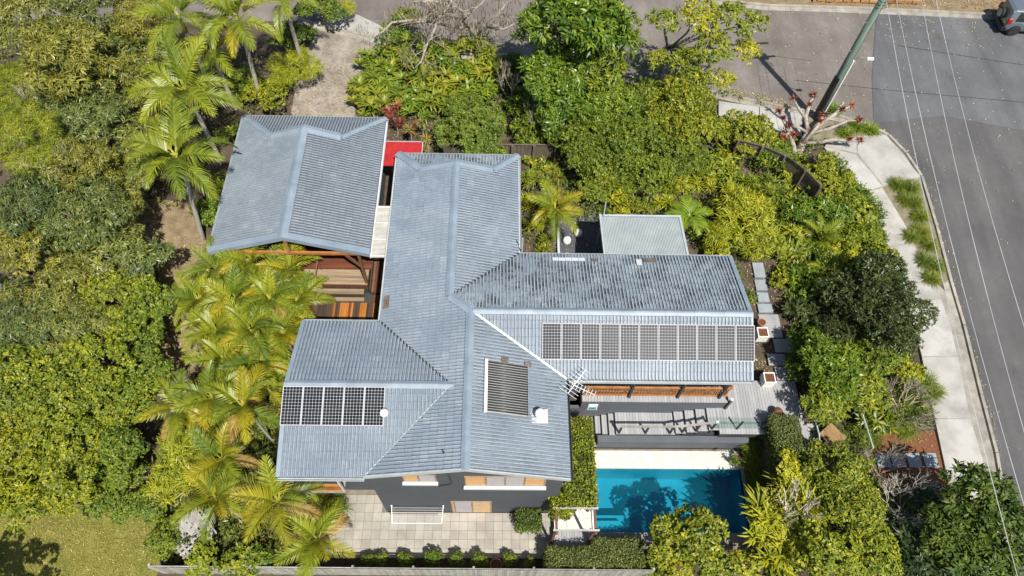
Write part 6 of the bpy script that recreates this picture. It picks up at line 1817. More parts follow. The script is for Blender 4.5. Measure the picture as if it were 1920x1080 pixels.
# sparse yellowing tree at the street: several light crowns on visible limbs
st = empty('sparse_tree', (9.32, 31.48, 3.00), 'tall sparse yellowing tree leaning over the street with visible pale limbs', 'tree')
sb = Vector(st.location)
mb = MB()
tops = [(8.78, 31.29, 8.50, 0.97), (10.50, 31.14, 9.00, 1.30), (12.52, 31.49, 8.60, 1.32), (11.27, 29.67, 8.00, 1.24), (13.33, 30.19, 7.60, 0.86), (10.19, 29.73, 7.20, 1.15), (8.81, 30.57, 6.60, 0.77), (11.99, 29.00, 6.60, 0.81), (13.89, 31.57, 8.40, 0.75), (9.86, 29.17, 5.80, 0.71)]
fork = Vector((.25, .3, 3.2))
mb.tube([(0, 0, -.2), (.1, .1, 1.6), fork], [.22, .19, .15], 9)
for (x, y, z, r) in tops:
    e = Vector((x, y, z)) - sb
    mid = fork.lerp(e, .5) + Vector((random.uniform(-.3, .3), random.uniform(-.3, .3), .2))
    mb.tube([fork, mid, e], [.10, .065, .02], 7)
mb.build('trunk', 'grey_bark', st, True)
SPARSE = [crown_mesh('crown', 900 + k, 1.0, .7, 8, .42, 17, 8, .20, .075, .45, 'bright_leaf') for k in range(2)]
for k, (x, y, z, r) in enumerate(tops):
    link('crown', SPARSE[k % 2], st, Vector((x, y, z)) - sb, (0, 0, k * 1.3), (r, r, r * .9), ('bright_leaf', 'yellow_leaf', 'lilly_leaf')[k % 3])

# ---- palms -------------------------------------------------------------
def frond_mesh(seed, e0, e1, n=44, ll=.30, w=.016, vee=.35, m='palm_frond', name='frond', hang=.5):
    """one pinnate frond of unit length along +X; e0/e1 elevation at base and tip"""
    rng = np.random.default_rng(seed)
    ts = np.linspace(0, 1, 13); e = e0 + (e1 - e0) * ts ** 1.1
    dx = np.cos(e) / 12; dz = np.sin(e) / 12
    X = np.concatenate([[0], np.cumsum(dx[:-1])]); Z = np.concatenate([[0], np.cumsum(dz[:-1])])
    quads = []; tint = []
    for k in range(12):
        ww = .018 * (1 - .8 * ts[k])
        quads.append([(X[k], -ww, Z[k]), (X[k], ww, Z[k]), (X[k + 1], ww * .9, Z[k + 1]), (X[k + 1], -ww * .9, Z[k + 1])]); tint.append(.85)
    for s in (-1, 1):
        for i in range(n):
            t = .14 + .86 * (i + .5) / n
            x = np.interp(t, ts, X); z = np.interp(t, ts, Z); el = np.interp(t, ts, e)
            l = ll * (math.sin(math.pi * min(1, .12 + .88 * t) ** .8) ** .7 * .9 + .16) * rng.uniform(.88, 1.08)
            fa = R(38) + R(22) * t + rng.normal(0, .06)
            f = np.array([math.cos(el), 0, math.sin(el)]); sd = np.array([0, s, 0]); upv = np.array([-math.sin(el), 0, math.cos(el)])
            d1 = unit(f * math.sin(fa) + sd * math.cos(fa) + upv * vee)
            d2 = unit(d1 - np.array([0, 0, hang + rng.normal(0, .12)]))
            wd = f * w * rng.uniform(.8, 1.2)
            p0 = np.array([x, 0, z]); p1 = p0 + d1 * l * .5; p2 = p1 + d2 * l * .5
            quads.append([p0 - wd * .5, p0 + wd * .5, p1 + wd * .6, p1 - wd * .6]); quads.append([p1 - wd * .6, p1 + wd * .6, p2 + wd * .1, p2 - wd * .1])
            tt = float(np.clip(.5 + rng.normal(0, .17), 0, 1)); tint += [tt, min(1, tt + .12)]
    return quads_np(name, np.array(quads, dtype=float), m, np.array(tint))
FR = {
    'up':   [frond_mesh(1, R(68), R(15), hang=.45), frond_mesh(2, R(60), R(0), hang=.5)],
    'mid':  [frond_mesh(3, R(45), R(-45), hang=.6), frond_mesh(4, R(38), R(-50), hang=.65), frond_mesh(5, R(50), R(-30), hang=.55)],
    'low':  [frond_mesh(6, R(15), R(-70), hang=.75), frond_mesh(7, R(5), R(-75), hang=.8)],
}
PT_ = {}
def palm_trunk(key, r0, r1):
    if key not in PT_:
        mb = MB(); pts, rad = [], []
        for k in range(15):
            z = k / 14; pts.append((.02 * math.sin(z * 5), .02 * math.cos(z * 4) - .02, z)); rad.append(lerp(r0, r1, z) * (1.0 + .06 * (k % 2)))
        mb.tube(pts, rad, 10)
        PT_[key] = mb.mesh('trunk', 'palm_trunk', True)
    return PT_[key]
SHAFT = MB().lathe([(.10, 0), (.125, .12), (.105, .5), (.06, .85), (.03, 1.0)], 10).mesh('crownshaft', 'crownshaft', True)
def palm(q, label, L=2.4, n=12, gold=.15, dead=1, group=None, name='palm', r=.11, up=.3, base=None, shaft=.8, m='palm_frond', az0=None):
    """q: crown point (x, y, z[, r])"""
    x, y, z = q[:3]
    bx, by = (x, y) if base is None else base[:2]
    gz = max(0, g(bx, by))
    o = empty(name, (bx, by, gz), label, 'palm', group)
    d = Vector((x - bx, y - by, z - shaft * .8 - gz)); H = d.length
    tr = link('trunk', palm_trunk('p', 1.0, .8), o)
    tr.rotation_euler = d.to_track_quat('Z', 'Y').to_euler(); tr.scale = (r, r, H)
    off = Vector((x - bx, y - by, z - gz))
    link('crownshaft', SHAFT, o, off + Vector((0, 0, -shaft)), scale=(r * 9, r * 9, shaft))
    az = random.uniform(0, 6.28) if az0 is None else az0
    for k in range(n):
        a = az + k * 2.399 + random.uniform(-.15, .15)
        u = k / max(1, n - 1)
        kind = 'up' if u < up else ('mid' if u < .78 else 'low')
        me = random.choice(FR[kind]); l = L * random.uniform(.85, 1.1)
        mm = m if random.random() < .7 else 'palm_frond_deep'
        if u > .8 and random.random() < gold * 2.2: mm = 'palm_frond_gold'
        elif random.random() < gold: mm = 'palm_frond_gold'
        if k >= n - dead: mm = 'palm_frond_dead'
        link('frond', me, o, off + Vector((math.cos(a) * .04, math.sin(a) * .04, -.05 - .12 * u)), (random.uniform(-.35, .35), random.uniform(-.14, .14), a), (l, l, l), mm)
    return o
KG = 'tall king palms on the left'
kings = [
    ((-14.68, 21.38, 8.60), 'king palm, lowest of the column beside the garage, broad arching fronds', 3.0, 13, (-15.43, 20.76, 2.00)),
    ((-15.30, 25.64, 8.60), 'king palm, second from below in the column left of the garage', 3.0, 13, None),
    ((-16.64, 30.57, 8.80), 'king palm on the top edge, leftmost of the upper group', 2.9, 12, None),
    ((-15.16, 29.40, 7.60), 'king palm between the top group and the garage corner', 2.6, 11, None),
    ((-13.39, 29.97, 9.20), 'king palm with a long pale trunk reaching the garage corner', 2.9, 12, (-13.75, 29.77, 2.90)),
    ((-11.55, 32.20, 8.80), 'king palm on the top edge, right of the pale trunk', 2.8, 12, None),
]
for q, lab, L_, n_, b_ in kings:
    palm(q, lab, L_ * .9, n_, .04, 0, KG, 'king_palm', .13, .25, b_, 1.0)
clump = [
    ((-13.09, 17.29, 5.40), 'golden cane palm at the upper left of the big clump'), ((-11.54, 17.63, 5.60), 'golden cane palm at the top of the big clump, against the garage eave'),
    ((-9.69, 17.32, 5.20), 'golden cane palm at the upper right of the big clump, beside the red deck'), ((-13.84, 16.05, 4.80), 'golden cane palm at the left side of the big clump'),
    ((-11.84, 15.63, 5.60), 'golden cane palm in the upper middle of the big clump'), ((-10.36, 15.76, 5.40), 'golden cane palm in the middle of the big clump, toward the court'),
    ((-9.22, 16.11, 4.80), 'golden cane palm at the right side of the big clump, over the court railing'), ((-12.60, 14.31, 5.00), 'golden cane palm at the left lower side of the big clump'),
    ((-10.90, 14.12, 5.40), 'golden cane palm in the lower middle of the big clump'), ((-9.67, 14.31, 4.80), 'golden cane palm at the lower right of the big clump, beside the left wing roof'),
    ((-12.04, 12.96, 4.80), 'golden cane palm at the bottom left of the big clump'), ((-10.49, 12.85, 4.80), 'golden cane palm at the bottom right of the big clump'),
]
for q, lab in clump: palm(q, lab, 1.7, 13, .16, 1, 'golden cane palms of the big clump', 'cane_palm', .06, .35, None, .7)
lower = [
    ((-13.50, 10.71, 4.80), 'golden palm with yellow drooping frond left of the left wing', 2.1), ((-12.10, 11.13, 5.00), 'golden palm between the two clumps', 2.0), ((-10.52, 10.55, 5.60), 'golden palm with thin leaning trunk near the short solar row', 2.1),
    ((-11.97, 10.08, 4.60), 'golden palm above the lime philodendron', 1.9), ((-11.32, 8.59, 4.60), 'golden palm in the middle of the lower clump', 2.0), ((-11.43, 7.10, 4.00), 'golden palm above the weathered lattice with orange fronds', 2.2),
    ((-8.61, 6.77, 5.00), 'large golden palm with one upright frond over the left wing eave', 2.4), ((-7.22, 5.65, 3.40), 'yellow green palm at the bottom, beside the patio', 2.2), ((-8.75, 12.60, 3.00), 'dark green palm in the narrow strip left of the left wing', 1.1),
    ((-7.72, 7.35, 1.60), 'young palm below the orange balustrade', 1.3),
]
for q, lab, L_ in lower: palm(q, lab, L_ * .88, 11, .30, 2 if L_ > 1.5 else 0, None, 'golden_palm', .065, .35, None, .7)
palm((2.98, 21.72, 4.60), 'bright palm beside the white egg stools', 1.7, 11, .15, 0, None, 'golden_palm', .05, .5, None, .6)
palm((-9.80, 13.65, 2.40), 'small dark palm against the left wing wall', 1.0, 9, 0, 0, None, 'small_palm', .04, .4, None, .4)
palm((17.02, 21.09, 3.20), 'fan of fine fronds in the shaded garden right of the slabs', 1.5, 12, 0, 0, None, 'small_palm', .05, .4, None, .4)
palm((16.93, 19.06, 3.00), 'shaded palm above the dark trees right of the slabs', 1.4, 11, .1, 0, None, 'small_palm', .05, .3, None, .4)
for q, lab in (((-12.68, 17.05, 4.60), 'golden cane palm filling the upper left middle of the big clump'), ((-10.55, 17.08, 4.60), 'golden cane palm below the garage eave in the big clump'), ((-13.65, 15.36, 4.00), 'yellowing golden cane palm at the left edge of the big clump'), ((-9.85, 15.69, 4.00), 'golden cane palm leaning to the court in the big clump'), ((-11.67, 13.77, 4.20), 'golden cane palm between the bottom palms of the big clump'), ((-10.46, 14.15, 4.00), 'golden cane palm near the left wing roof in the big clump'), ((-11.41, 12.12, 4.40), 'golden cane palm linking the big clump and the lower palms'), ((-10.43, 12.28, 3.40), 'small golden cane palm by the end of the left wing')):
    palm(q, lab, 1.7, 12, .2, 1, 'golden cane palms of the big clump', 'cane_palm', .055, .35, None, .6)
# tree fern by the patio roof
tf = empty('tree_fern', (9.99, 21.60, 4.10), 'bright green tree fern leaning over the right end of the patio roof', 'tree fern')
FERN = [frond_mesh(40, R(35), R(-35), n=26, ll=.36, w=.036, vee=.05, m='fern_frond', hang=.2), frond_mesh(41, R(25), R(-45), n=26, ll=.34, w=.036, vee=.05, m='fern_frond', hang=.25)]
tf.location.z = g(tf.location.x, tf.location.y); zt_ = 4.1 - tf.location.z
MB().tube([(0, 0, -.1), (.05, .02, zt_ * .5), (0, .1, zt_)], [.12, .10, .09], 9).build('trunk', 'bark', tf)
for k, a in enumerate((178, 130, 95, 60, 10, 320, 285, 235, 205)):
    link('frond', FERN[k % 2], tf, (0, .1, zt_), (0, 0, R(a)), (1.35, 1.35, 1.35))

# ---- strap leaved plants: rosettes of separate arching leaves
def strap_mesh(name, seed, heads, n, L, w, e_lo, e_hi, droop, m, segs=4, spread=0, hr=(0, 0)):
    rng = np.random.default_rng(seed); quads, tint = [], []
    for h in range(heads):
        a = rng.uniform(0, 6.28); rr = spread * math.sqrt(rng.random())
        c = np.array([rr * math.cos(a), rr * math.sin(a), rng.uniform(*hr) if hr[1] > 0 else 0.0])
        ht = rng.normal(0, .1)
        for k in range(n):
            az = rng.uniform(0, 6.28); el = rng.uniform(e_lo, e_hi); l = L * rng.uniform(.7, 1.15); tt = float(np.clip(.5 + ht + rng.normal(0, .17), 0, 1))
            p = c.copy(); s = np.array([-math.sin(az), math.cos(az), 0])
            wid = [.55, 1.0, .85, .5, .04] if segs == 4 else [.6, 1.0, .04]
            for q in range(segs):
                d = np.array([math.cos(az) * math.cos(el), math.sin(az) * math.cos(el), math.sin(el)])
                p2 = p + d * l / segs
                quads.append([p - s * w * wid[q] / 2, p + s * w * wid[q] / 2, p2 + s * w * wid[q + 1] / 2, p2 - s * w * wid[q + 1] / 2]); tint.append(min(1, tt + .06 * q))
                p = p2; el -= droop / segs
    return quads_np(name, np.array(quads, dtype=float), m, np.array(tint))
STR = {
    'dracaena': [strap_mesh('leaves', 60 + k, 5, 38, .50, .052, R(5), R(80), .9, 'strap_leaf', 3 + 1, .55, (.2, .8)) for k in range(2)],
    'rosette': [strap_mesh('leaves', 64, 1, 60, .52, .05, R(0), R(85), .7, 'straw_leaf')],
    'ginger': [strap_mesh('leaves', 66 + k, 10, 16, .62, .13, R(10), R(75), 1.1, 'strap_leaf', 4, .70, (.3, 1.1)) for k in range(2)],
    'tuft': [strap_mesh('blades', 70 + k, 6, 60, .48, .020, R(35), R(88), 1.5, 'tuft_blade', 4, .14) for k in range(2)],
    'longgrass': [strap_mesh('blades', 74, 14, 46, 1.0, .022, R(45), R(88), 1.9, 'tuft_blade', 4, .55)],
    'bird': [strap_mesh('leaves', 76 + k, 7, 22, .95, .11, R(25), R(80), 1.0, 'strap_leaf', 4, .55, (.1, .5)) for k in range(2)],
    'cordy': [strap_mesh('leaves', 80, 4, 34, .42, .06, R(10), R(80), .9, 'red_leaf', 4, .4, (.2, .7))],
}
def strap(q, kind, label, m=None, s=1.0, cat='plant', name=None, group=None, stems=True, z=None):
    x, y = q[:2]; gz = max(0, g(x, y))
    zz = gz if z is None else z
    o = empty(name or {'tuft': 'grass_tuft', 'longgrass': 'grass_clump', 'dracaena': 'dracaena', 'rosette': 'spiky_rosette', 'ginger': 'ginger_plant', 'bird': 'strap_leaf_plant', 'cordy': 'cordyline'}[kind], (x, y, gz), label, cat, group)
    _var[0] += 1
    link('leaves', STR[kind][_var[0] % len(STR[kind])], o, (0, 0, zz - gz), (0, 0, random.uniform(0, 6.28)), (s, s, s), m)
    if zz - gz > .4:
        MB().tube([(0, 0, -.05), (.04, .02, (zz - gz) * .5), (0, 0, zz - gz + .1)], [.06, .05, .04], 7).build('stem', 'grey_bark', o)
    return o
gl_ = []
for r_, (py, xs_) in enumerate(((98, (745, 800, 850, 905)), (130, (700, 745, 795, 845, 895, 930)), (165, (690, 735, 780, 830, 880, 925)), (200, (690, 730, 775, 820, 865)))):
    gl_.append((py, xs_))
ging = [
    ((-6.23, 34.07, 3.60), 'ginger plant at the top left of the bed under the bare branches'), ((-4.45, 34.12, 3.60), 'ginger plant at the top of the bed, below the trunk of the bare tree'), ((-2.82, 34.15, 3.70), 'yellowish ginger plant at the top of the bed near the road'), ((-1.03, 34.12, 3.60), 'ginger plant at the top right of the bed'),
    ((-7.50, 32.68, 3.50), 'ginger plant nearest the driveway, upper one'), ((-5.94, 32.52, 3.60), 'ginger plant with white flowers in the upper left of the bed'), ((-4.33, 32.36, 3.70), 'ginger plant in the upper middle of the bed'), ((-2.69, 32.61, 3.60), 'ginger plant in the upper right of the bed'), ((-0.99, 32.40, 3.50), 'ginger plant beside the dark shaded bush'),
    ((-7.74, 31.09, 3.40), 'dark ginger plant beside the driveway, lower one'), ((-6.15, 31.03, 3.50), 'ginger plant in the centre left of the bed'), ((-4.56, 30.79, 3.60), 'ginger plant in the centre of the bed'), ((-2.94, 30.93, 3.50), 'ginger plant in the centre right of the bed'), ((-1.27, 30.64, 3.40), 'ginger plant in the right part of the bed above the round shrub'),
    ((-7.58, 29.51, 3.40), 'light green ginger plant at the corner of garage and driveway'), ((-6.21, 29.67, 3.40), 'ginger plant above the red cordyline'), ((-4.65, 29.45, 3.40), 'ginger plant above the pale spiky rosettes'), ((-3.26, 29.57, 3.40), 'ginger plant left of the round dense shrub'),
]
for q, lab in ging: strap(q, 'ginger', lab, 'strap_leaf' if _var[0] % 3 else 'green_leaf', 1.12, 'plant', None, 'ginger plants in the bed by the driveway')
strap((-6.08, 28.81, 3.30), 'cordy', 'red cordyline at the corner of the garage roof', 'red_leaf', 1.0, z=3.9)
strap((-5.78, 27.97, 3.20), 'cordy', 'dark maroon cordyline above the red awning', 'maroon_leaf', .95, z=3.6)
strap((-5.01, 27.82, 3.20), 'cordy', 'maroon cordyline right of the red awning', 'maroon_leaf', .8, z=3.4)
for q, lab in (((-4.86, 26.82, 4.60), 'pale spiky rosette left of the group by the red awning'), ((-4.28, 27.53, 4.40), 'pale spiky rosette at the top of the group by the red awning'), ((-3.43, 27.07, 4.40), 'pale spiky rosette at the right of the group by the red awning'), ((-3.93, 26.45, 4.30), 'pale spiky rosette in the middle of the group by the red awning'), ((-4.05, 25.89, 4.20), 'pale spiky rosette lowest of the group, at the house roof edge')):
    strap(q, 'rosette', lab, 'straw_leaf', .82, 'plant', None, 'pale spiky rosettes by the red awning', z=q[2])
drac = [
    ((1.89, 24.12, 4.20), 'yellow green dracaena beside the house ridge end'), ((2.90, 24.12, 4.00), 'yellow green dracaena above the courtyard palm'), ((1.91, 23.13, 3.40), 'yellow green dracaena along the house eave'), ((2.04, 21.70, 3.20), 'dracaena at the eave, left of the courtyard palm'), ((2.31, 20.31, 3.00), 'low dracaena at the inner roof corner'),
    ((6.17, 23.25, 3.80), 'yellow green dracaena above the left end of the patio roof'), ((7.18, 23.66, 4.00), 'tallest yellow green dracaena behind the patio roof'), ((7.59, 22.72, 3.60), 'yellow green dracaena against the far edge of the patio roof'), ((8.60, 23.02, 3.70), 'yellow green dracaena above the right end of the patio roof'), ((6.46, 22.50, 3.40), 'dracaena hiding the far left corner of the patio roof'),
    ((9.44, 23.83, 3.60), 'dracaena between the patio roof and the curved fence'), ((11.31, 24.39, 3.40), 'spiky yellow plant left of the curved fence'), ((13.68, 24.97, 3.20), 'spiky yellow plant below the left end of the curved fence'), ((14.63, 24.43, 3.20), 'spiky yellow plant below the curved fence'), ((12.85, 24.40, 3.20), 'spiky green plant between the bamboo shrub and the curved fence'),
    ((15.55, 23.60, 3.10), 'spiky plant below the right end of the curved fence'),
]
for q, lab in drac: strap(q, 'dracaena', lab, ('yellow_leaf', 'bright_leaf', 'strap_leaf')[_var[0] % 3], 1.0, 'plant', None, 'dracaenas in the north garden', z=q[2] - .5)
birds = [
    ((11.83, 6.95, 2.80), 'yellow green strap leaved plant left of the bare pale branches by the pool'), ((11.28, 6.10, 2.60), 'strap leaved plant at the lower right corner of the pool'), ((12.65, 6.39, 2.80), 'strap leaved plant below the bare branches by the pool'),
    ((11.70, 5.23, 2.60), 'strap leaved plant on the bottom edge right of the pool'), ((13.16, 5.87, 2.70), 'strap leaved plant right of the pool among bright bushes'), ((13.01, 7.80, 2.60), 'strap leaved plant between the hedge foot and the bare branches'),
    ((13.81, 6.96, 2.80), 'strap leaved plant under the rounded yellow green tree'),
]
for q, lab in birds: strap(q, 'bird', lab, ('yellow_leaf', 'strap_leaf', 'bright_leaf')[_var[0] % 3], 1.15, z=q[2] - .3)
for q, lab in (((12.17, 9.51, 1.20), 'dark grass clump at the pool corner below the green pot'), ((12.23, 10.34, 1.40), 'dark grass clump left of the tall hedge, upper one'), ((12.19, 8.63, 1.20), 'dark grass clump left of the tall hedge, lower one'), ((12.32, 7.66, 1.20), 'dark grass clump beside the pool end wall')):
    strap(q, 'longgrass', lab, 'tuft_blade', .62, 'grass clump', z=q[2] - .25)
for q, lab in (((19.87, 12.03, 2.40), 'long grass under the bare twiggy shrub by the footpath'), ((19.00, 10.97, 2.40), 'long grass below the bare twiggy shrub'), ((20.84, 12.85, 2.40), 'long grass at the footpath edge right of the twiggy shrub'), ((17.26, 10.57, 2.40), 'dark long grass right of the timber table'), ((16.95, 7.78, 2.30), 'dark grass in the shade left of the mulch bed'), ((-7.44, 7.67, 0.20), 'dark spiky plant below the orange balustrade')):
    strap(q, 'longgrass', lab, 'tuft_blade', .85, 'grass clump')
vt = [(1675, 355), (1700, 355), (1708, 385), (1698, 378), (1718, 412), (1722, 440), (1705, 445), (1738, 462), (1727, 490), (1748, 500), (1742, 525)]
tl = ['grass tuft at the top left of the verge strip', 'grass tuft at the top right of the verge strip by the kerb', 'grass tuft third along the verge from the corner, kerb side', 'grass tuft on the path side of the upper verge', 'grass tuft in the upper middle of the verge', 'grass tuft at the kerb in the middle of the verge', 'grass tuft on the path side in the middle of the verge', 'grass tuft at the kerb below the middle of the verge', 'grass tuft on the path side of the lower verge', 'grass tuft near the lower end of the verge', 'grass tuft at the lowest end of the verge by the dark tree']
for (u, lab), q in zip(zip(vt, tl), [(22.29, 24.78, 2.70), (23.02, 24.68, 2.70), (22.97, 23.67, 2.70), (22.63, 23.85, 2.70), (23.06, 22.77, 2.60), (22.95, 21.77, 2.60), (22.33, 21.48, 2.60), (23.17, 20.97, 2.50), (22.58, 20.04, 2.50), (23.10, 19.78, 2.50), (22.73, 18.95, 2.50)]):
    strap(q, 'tuft', lab, 'tuft_blade', 1.5, 'grass tuft', None, 'grass tufts on the verge')
for q, lab in (((20.99, 29.01, 2.85), 'green clump behind the pole at the kerb corner'), ((21.72, 28.66, 2.80), 'green clump at the kerb corner by the ramp'), ((20.23, 28.42, 2.80), 'green clump between pole and ramp'), ((19.97, 30.22, 2.90), 'green clump at the foot of the power pole')):
    strap(q, 'tuft', lab, 'green_leaf', 1.5, 'grass tuft')

# ---- clipped hedges ------------------------------------------------------
def hedge(name, x0, x1, y0, y1, z0, z1, label, m='hedge_leaf', dens=760, L=.085, W=.05, core='soil', cat='hedge'):
    cx, cy = (x0 + x1) / 2, (y0 + y1) / 2
    o = empty(name, (cx, cy, z0), label, cat)
    rng = np.random.default_rng(int(abs(x0 * 100 + y0 * 10)) + 5)
    faces = [((x0, y0, z1), (x1 - x0, 0, 0), (0, y1 - y0, 0), (0, 0, 1)), ((x0, y0, z0), (x1 - x0, 0, 0), (0, 0, z1 - z0), (0, -1, 0)), ((x0, y1, z0), (x1 - x0, 0, 0), (0, 0, z1 - z0), (0, 1, 0)), ((x0, y0, z0), (0, y1 - y0, 0), (0, 0, z1 - z0), (-1, 0, 0)), ((x1, y0, z0), (0, y1 - y0, 0), (0, 0, z1 - z0), (1, 0, 0))]
    Ps, Ns = [], []
    for c, a, b, nn in faces:
        c, a, b, nn = map(np.array, (c, a, b, nn))
        ar = np.linalg.norm(a) * np.linalg.norm(b); k = int(ar * dens)
        u, v = rng.random((k, 1)), rng.random((k, 1))
        p = c + a * u + b * v + nn * (rng.normal(-.02, .045, (k, 1)) + .05 * np.sin(u * 9 + v * 4) * np.sin(v * 11))
        Ps.append(p); Ns.append(np.repeat(nn[None, :].astype(float), k, 0))
    P = np.concatenate(Ps) - np.array([cx, cy, z0]); Nn = np.concatenate(Ns); n = len(P)
    D = unit(rng.normal(size=(n, 3)) + Nn * .8); up = unit(Nn + rng.normal(0, .5, (n, 3)) + np.array([0, 0, .3]))
    V = leaf_quads(P, D, up, L * rng.uniform(.6, 1.3, n), W * rng.uniform(.7, 1.2, n), rng)
    link('foliage', quads_np('foliage', V, m, np.clip(.45 + rng.normal(0, .22, n), 0, 1)), o)
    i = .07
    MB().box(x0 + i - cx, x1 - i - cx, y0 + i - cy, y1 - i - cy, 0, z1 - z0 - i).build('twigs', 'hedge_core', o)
    return o
hedge('clipped_hedge', 12.55, 13.75, 9.0, 11.15, 2.0, 3.35, 'tall clipped box hedge between pool and garden', 'hedge_leaf')
hedge('clipped_hedge', 2.32, 4.40, 4.92, 5.66, 0, 1.55, 'lower left half of the clipped hedge below the pool')
hedge('clipped_hedge', 4.36, 6.5, 4.90, 6.02, 0, 1.6, 'upper right half of the clipped hedge below the pool')
hedge('clipped_hedge', 1.05, 2.08, 6.62, 7.36, 0, 1.25, 'clipped cube shrub at the corner of the dark wall', 'lilly_leaf_deep', 520, .09, .05)
hedge('climbing_vine', 3.02, 4.35, 7.15, 11.0, 2.55, 3.2, 'leafy vine covering the arbor beside the house', 'lilly_leaf', 520, .12, .075, cat='vine')
hedge('climbing_vine', 2.5, 3.3, 6.9, 7.7, 1.6, 3.1, 'vine spilling from the arbor toward the patio', 'lilly_leaf', 480, .12, .075, cat='vine')
# row of small clipped shrubs along the rear fence
bush = crown_mesh('crown', 333, .5, .8, 7, .5, 150, 6, .09, .05, .05, 'lilly_leaf_deep')
row = [(-5.54, 5.25, 0.55), (-4.98, 5.25, 0.55), (-3.90, 5.25, 0.55), (-2.67, 5.26, 0.55), (-1.63, 5.26, 0.55), (-0.64, 5.22, 0.55), (0.71, 5.27, 0.50), (1.59, 5.20, 0.40), (-6.38, 5.30, 0.50), (-12.91, 5.42, 0.30)]
rl = ['first small clipped shrub from the left along the rear fence', 'second small clipped shrub from the left along the rear fence', 'third small clipped shrub from the left along the rear fence', 'wide clipped shrub, fourth from the left along the rear fence', 'fifth small clipped shrub along the rear fence', 'clipped shrub just left of the terracotta pot', 'clipped shrub just right of the terracotta pot', 'smallest clipped shrub at the right end of the rear fence row']
ss = [.85, .9, 1.05, 1.25, 1.0, 1.1, .92, .72]
for (x, y, z), lab, s in zip(row, rl, ss):
    o = empty('clipped_shrub', (x, y + .05, 0), lab, 'shrub', 'clipped shrubs along the rear fence')
    link('crown', bush, o, (0, 0, .50), (0, 0, random.uniform(0, 6)), (s * .82, s * .7, s * .85))
    MB().tube([(0, 0, -.02), (0, 0, .4)], [.03, .025], 6).build('stem', 'bark', o)
# white flowered plant in the green pot
wf = empty('flowering_plant', (11.27, 9.75, 1.05), 'white flowered plant growing in the green pot', 'plant')
link('leaves', STR['dracaena'][0], wf, (0, 0, .0), (0, 0, 0), (.42, .42, .42), 'tuft_blade')
link('flowers', STR['rosette'][0], wf, (-.4, .15, .45), (0, 0, 0), (.35, .35, .35), 'screen_white')

# ---- bare and twiggy trees ------------------------------------------------
def twigs(seed, depth, l0, r0, spread, dirs, shrink=.72, n=(2, 3), up=.25, m='twig_bark', rshrink=.62, sides=5, tips=None):
    rng = random.Random(seed); mb = MB()
    def grow(p, d, l, r, k):
        e = p + d * l
        midp = p.lerp(e, .5) + Vector((rng.uniform(-1, 1), rng.uniform(-1, 1), rng.uniform(-.5, .5))) * l * .10
        mb.tube([p, midp, e], [r, r * .88, r * (.74 if k else .45)], sides if k > 1 else 4, False)
        if k == 0:
            if tips is not None: tips.append((e, d))
            return
        for _ in range(rng.randint(*n)):
            nd = (d + Vector((rng.uniform(-1, 1), rng.uniform(-1, 1), rng.uniform(-.6, .8))) * spread + Vector((0, 0, up))).normalized()
            grow(e, nd, l * shrink * rng.uniform(.8, 1.2), r * rshrink, k - 1)
    for d in dirs:
        grow(Vector((0, 0, 0)), Vector(d).normalized(), l0, r0, depth)
    return mb
def twig_thing(q, name, label, mb, m='twig_bark', cat='shrub', zoff=0.0):
    x, y = q[:2]
    o = empty(name, (x, y, g(x, y) + zoff), label, cat)
    mb.build('branches', m, o)
    return o
# a few pale bare boughs showing among the gum crowns
_bough = [twigs(20 + k, 3, .8, .05, .6, [(.5, .2, 1.0), (-.4, .4, 1.0), (.1, -.6, .9)], n=(1, 3), rshrink=.62).mesh('bough', 'grey_bark') for k in range(2)]
for k, (o_, q, sp) in enumerate(FT):
    if sp == 'gum' and k % 4 == 1:
        link('bough', _bough[k % 2], o_, (q[3] * .25 * (-1) ** k, -q[3] * .35, q[2] - o_.location.z - q[3] * .12), (0, 0, k * 1.7), (q[3] * .45,) * 3)
ring = lambda n, e, a0=0: [(math.cos(R(a0 + 360 * k / n)), math.sin(R(a0 + 360 * k / n)), e) for k in range(n)]
twig_thing((19.23, 11.76, 2.40), 'bare_frangipani', 'bare twiggy frangipani beside the footpath above the mulch', twigs(5, 4, .62, .034, .62, ring(11, .8), n=(3, 3), rshrink=.66))
twig_thing((17.96, 7.09, 2.30), 'bare_frangipani', 'bare twiggy frangipani below the mulch bed', twigs(6, 4, .80, .04, .62, ring(9, .9, 20), n=(3, 3), rshrink=.66), 'pale_twig')
twig_thing((17.45, 8.74, 2.30), 'bare_frangipani', 'thin bare twigs at the left end of the mulch bed', twigs(8, 4, .55, .03, .7, ring(6, .7, 20), n=(3, 3), rshrink=.66))
twig_thing((13.05, 6.27, 2.30), 'bare_frangipani', 'pale bare branched frangipani over the strap leaves by the pool', twigs(9, 4, 1.0, .06, .5, [(-.6, .5, 1.1), (-.2, .9, 1.1), (-.9, .2, 1.0), (.1, .5, 1.3)], n=(2, 3), rshrink=.7), 'pale_twig')

for q, lab, sd in (((0.62, 30.54, 3.20), 'bare grey twiggy shrub between the ginger bed and the tall trees', 31), ((6.44, 31.41, 5.00), 'bare pale twigs in front of the tall green tree', 32), ((2.00, 27.86, 3.20), 'bare arching twigs above the small dark fence', 33)):
    x_, y_ = q[:2]
    twig_thing((x_, y_), 'bare_shrub', lab, twigs(sd, 4, max(.9, (q[2] - g(x_, y_)) * .55), .035, .45, [(.4, -.2, 1.3), (-.5, .1, 1.2), (.1, -.6, 1.1), (-.2, .5, 1.2)], n=(2, 3), rshrink=.66))
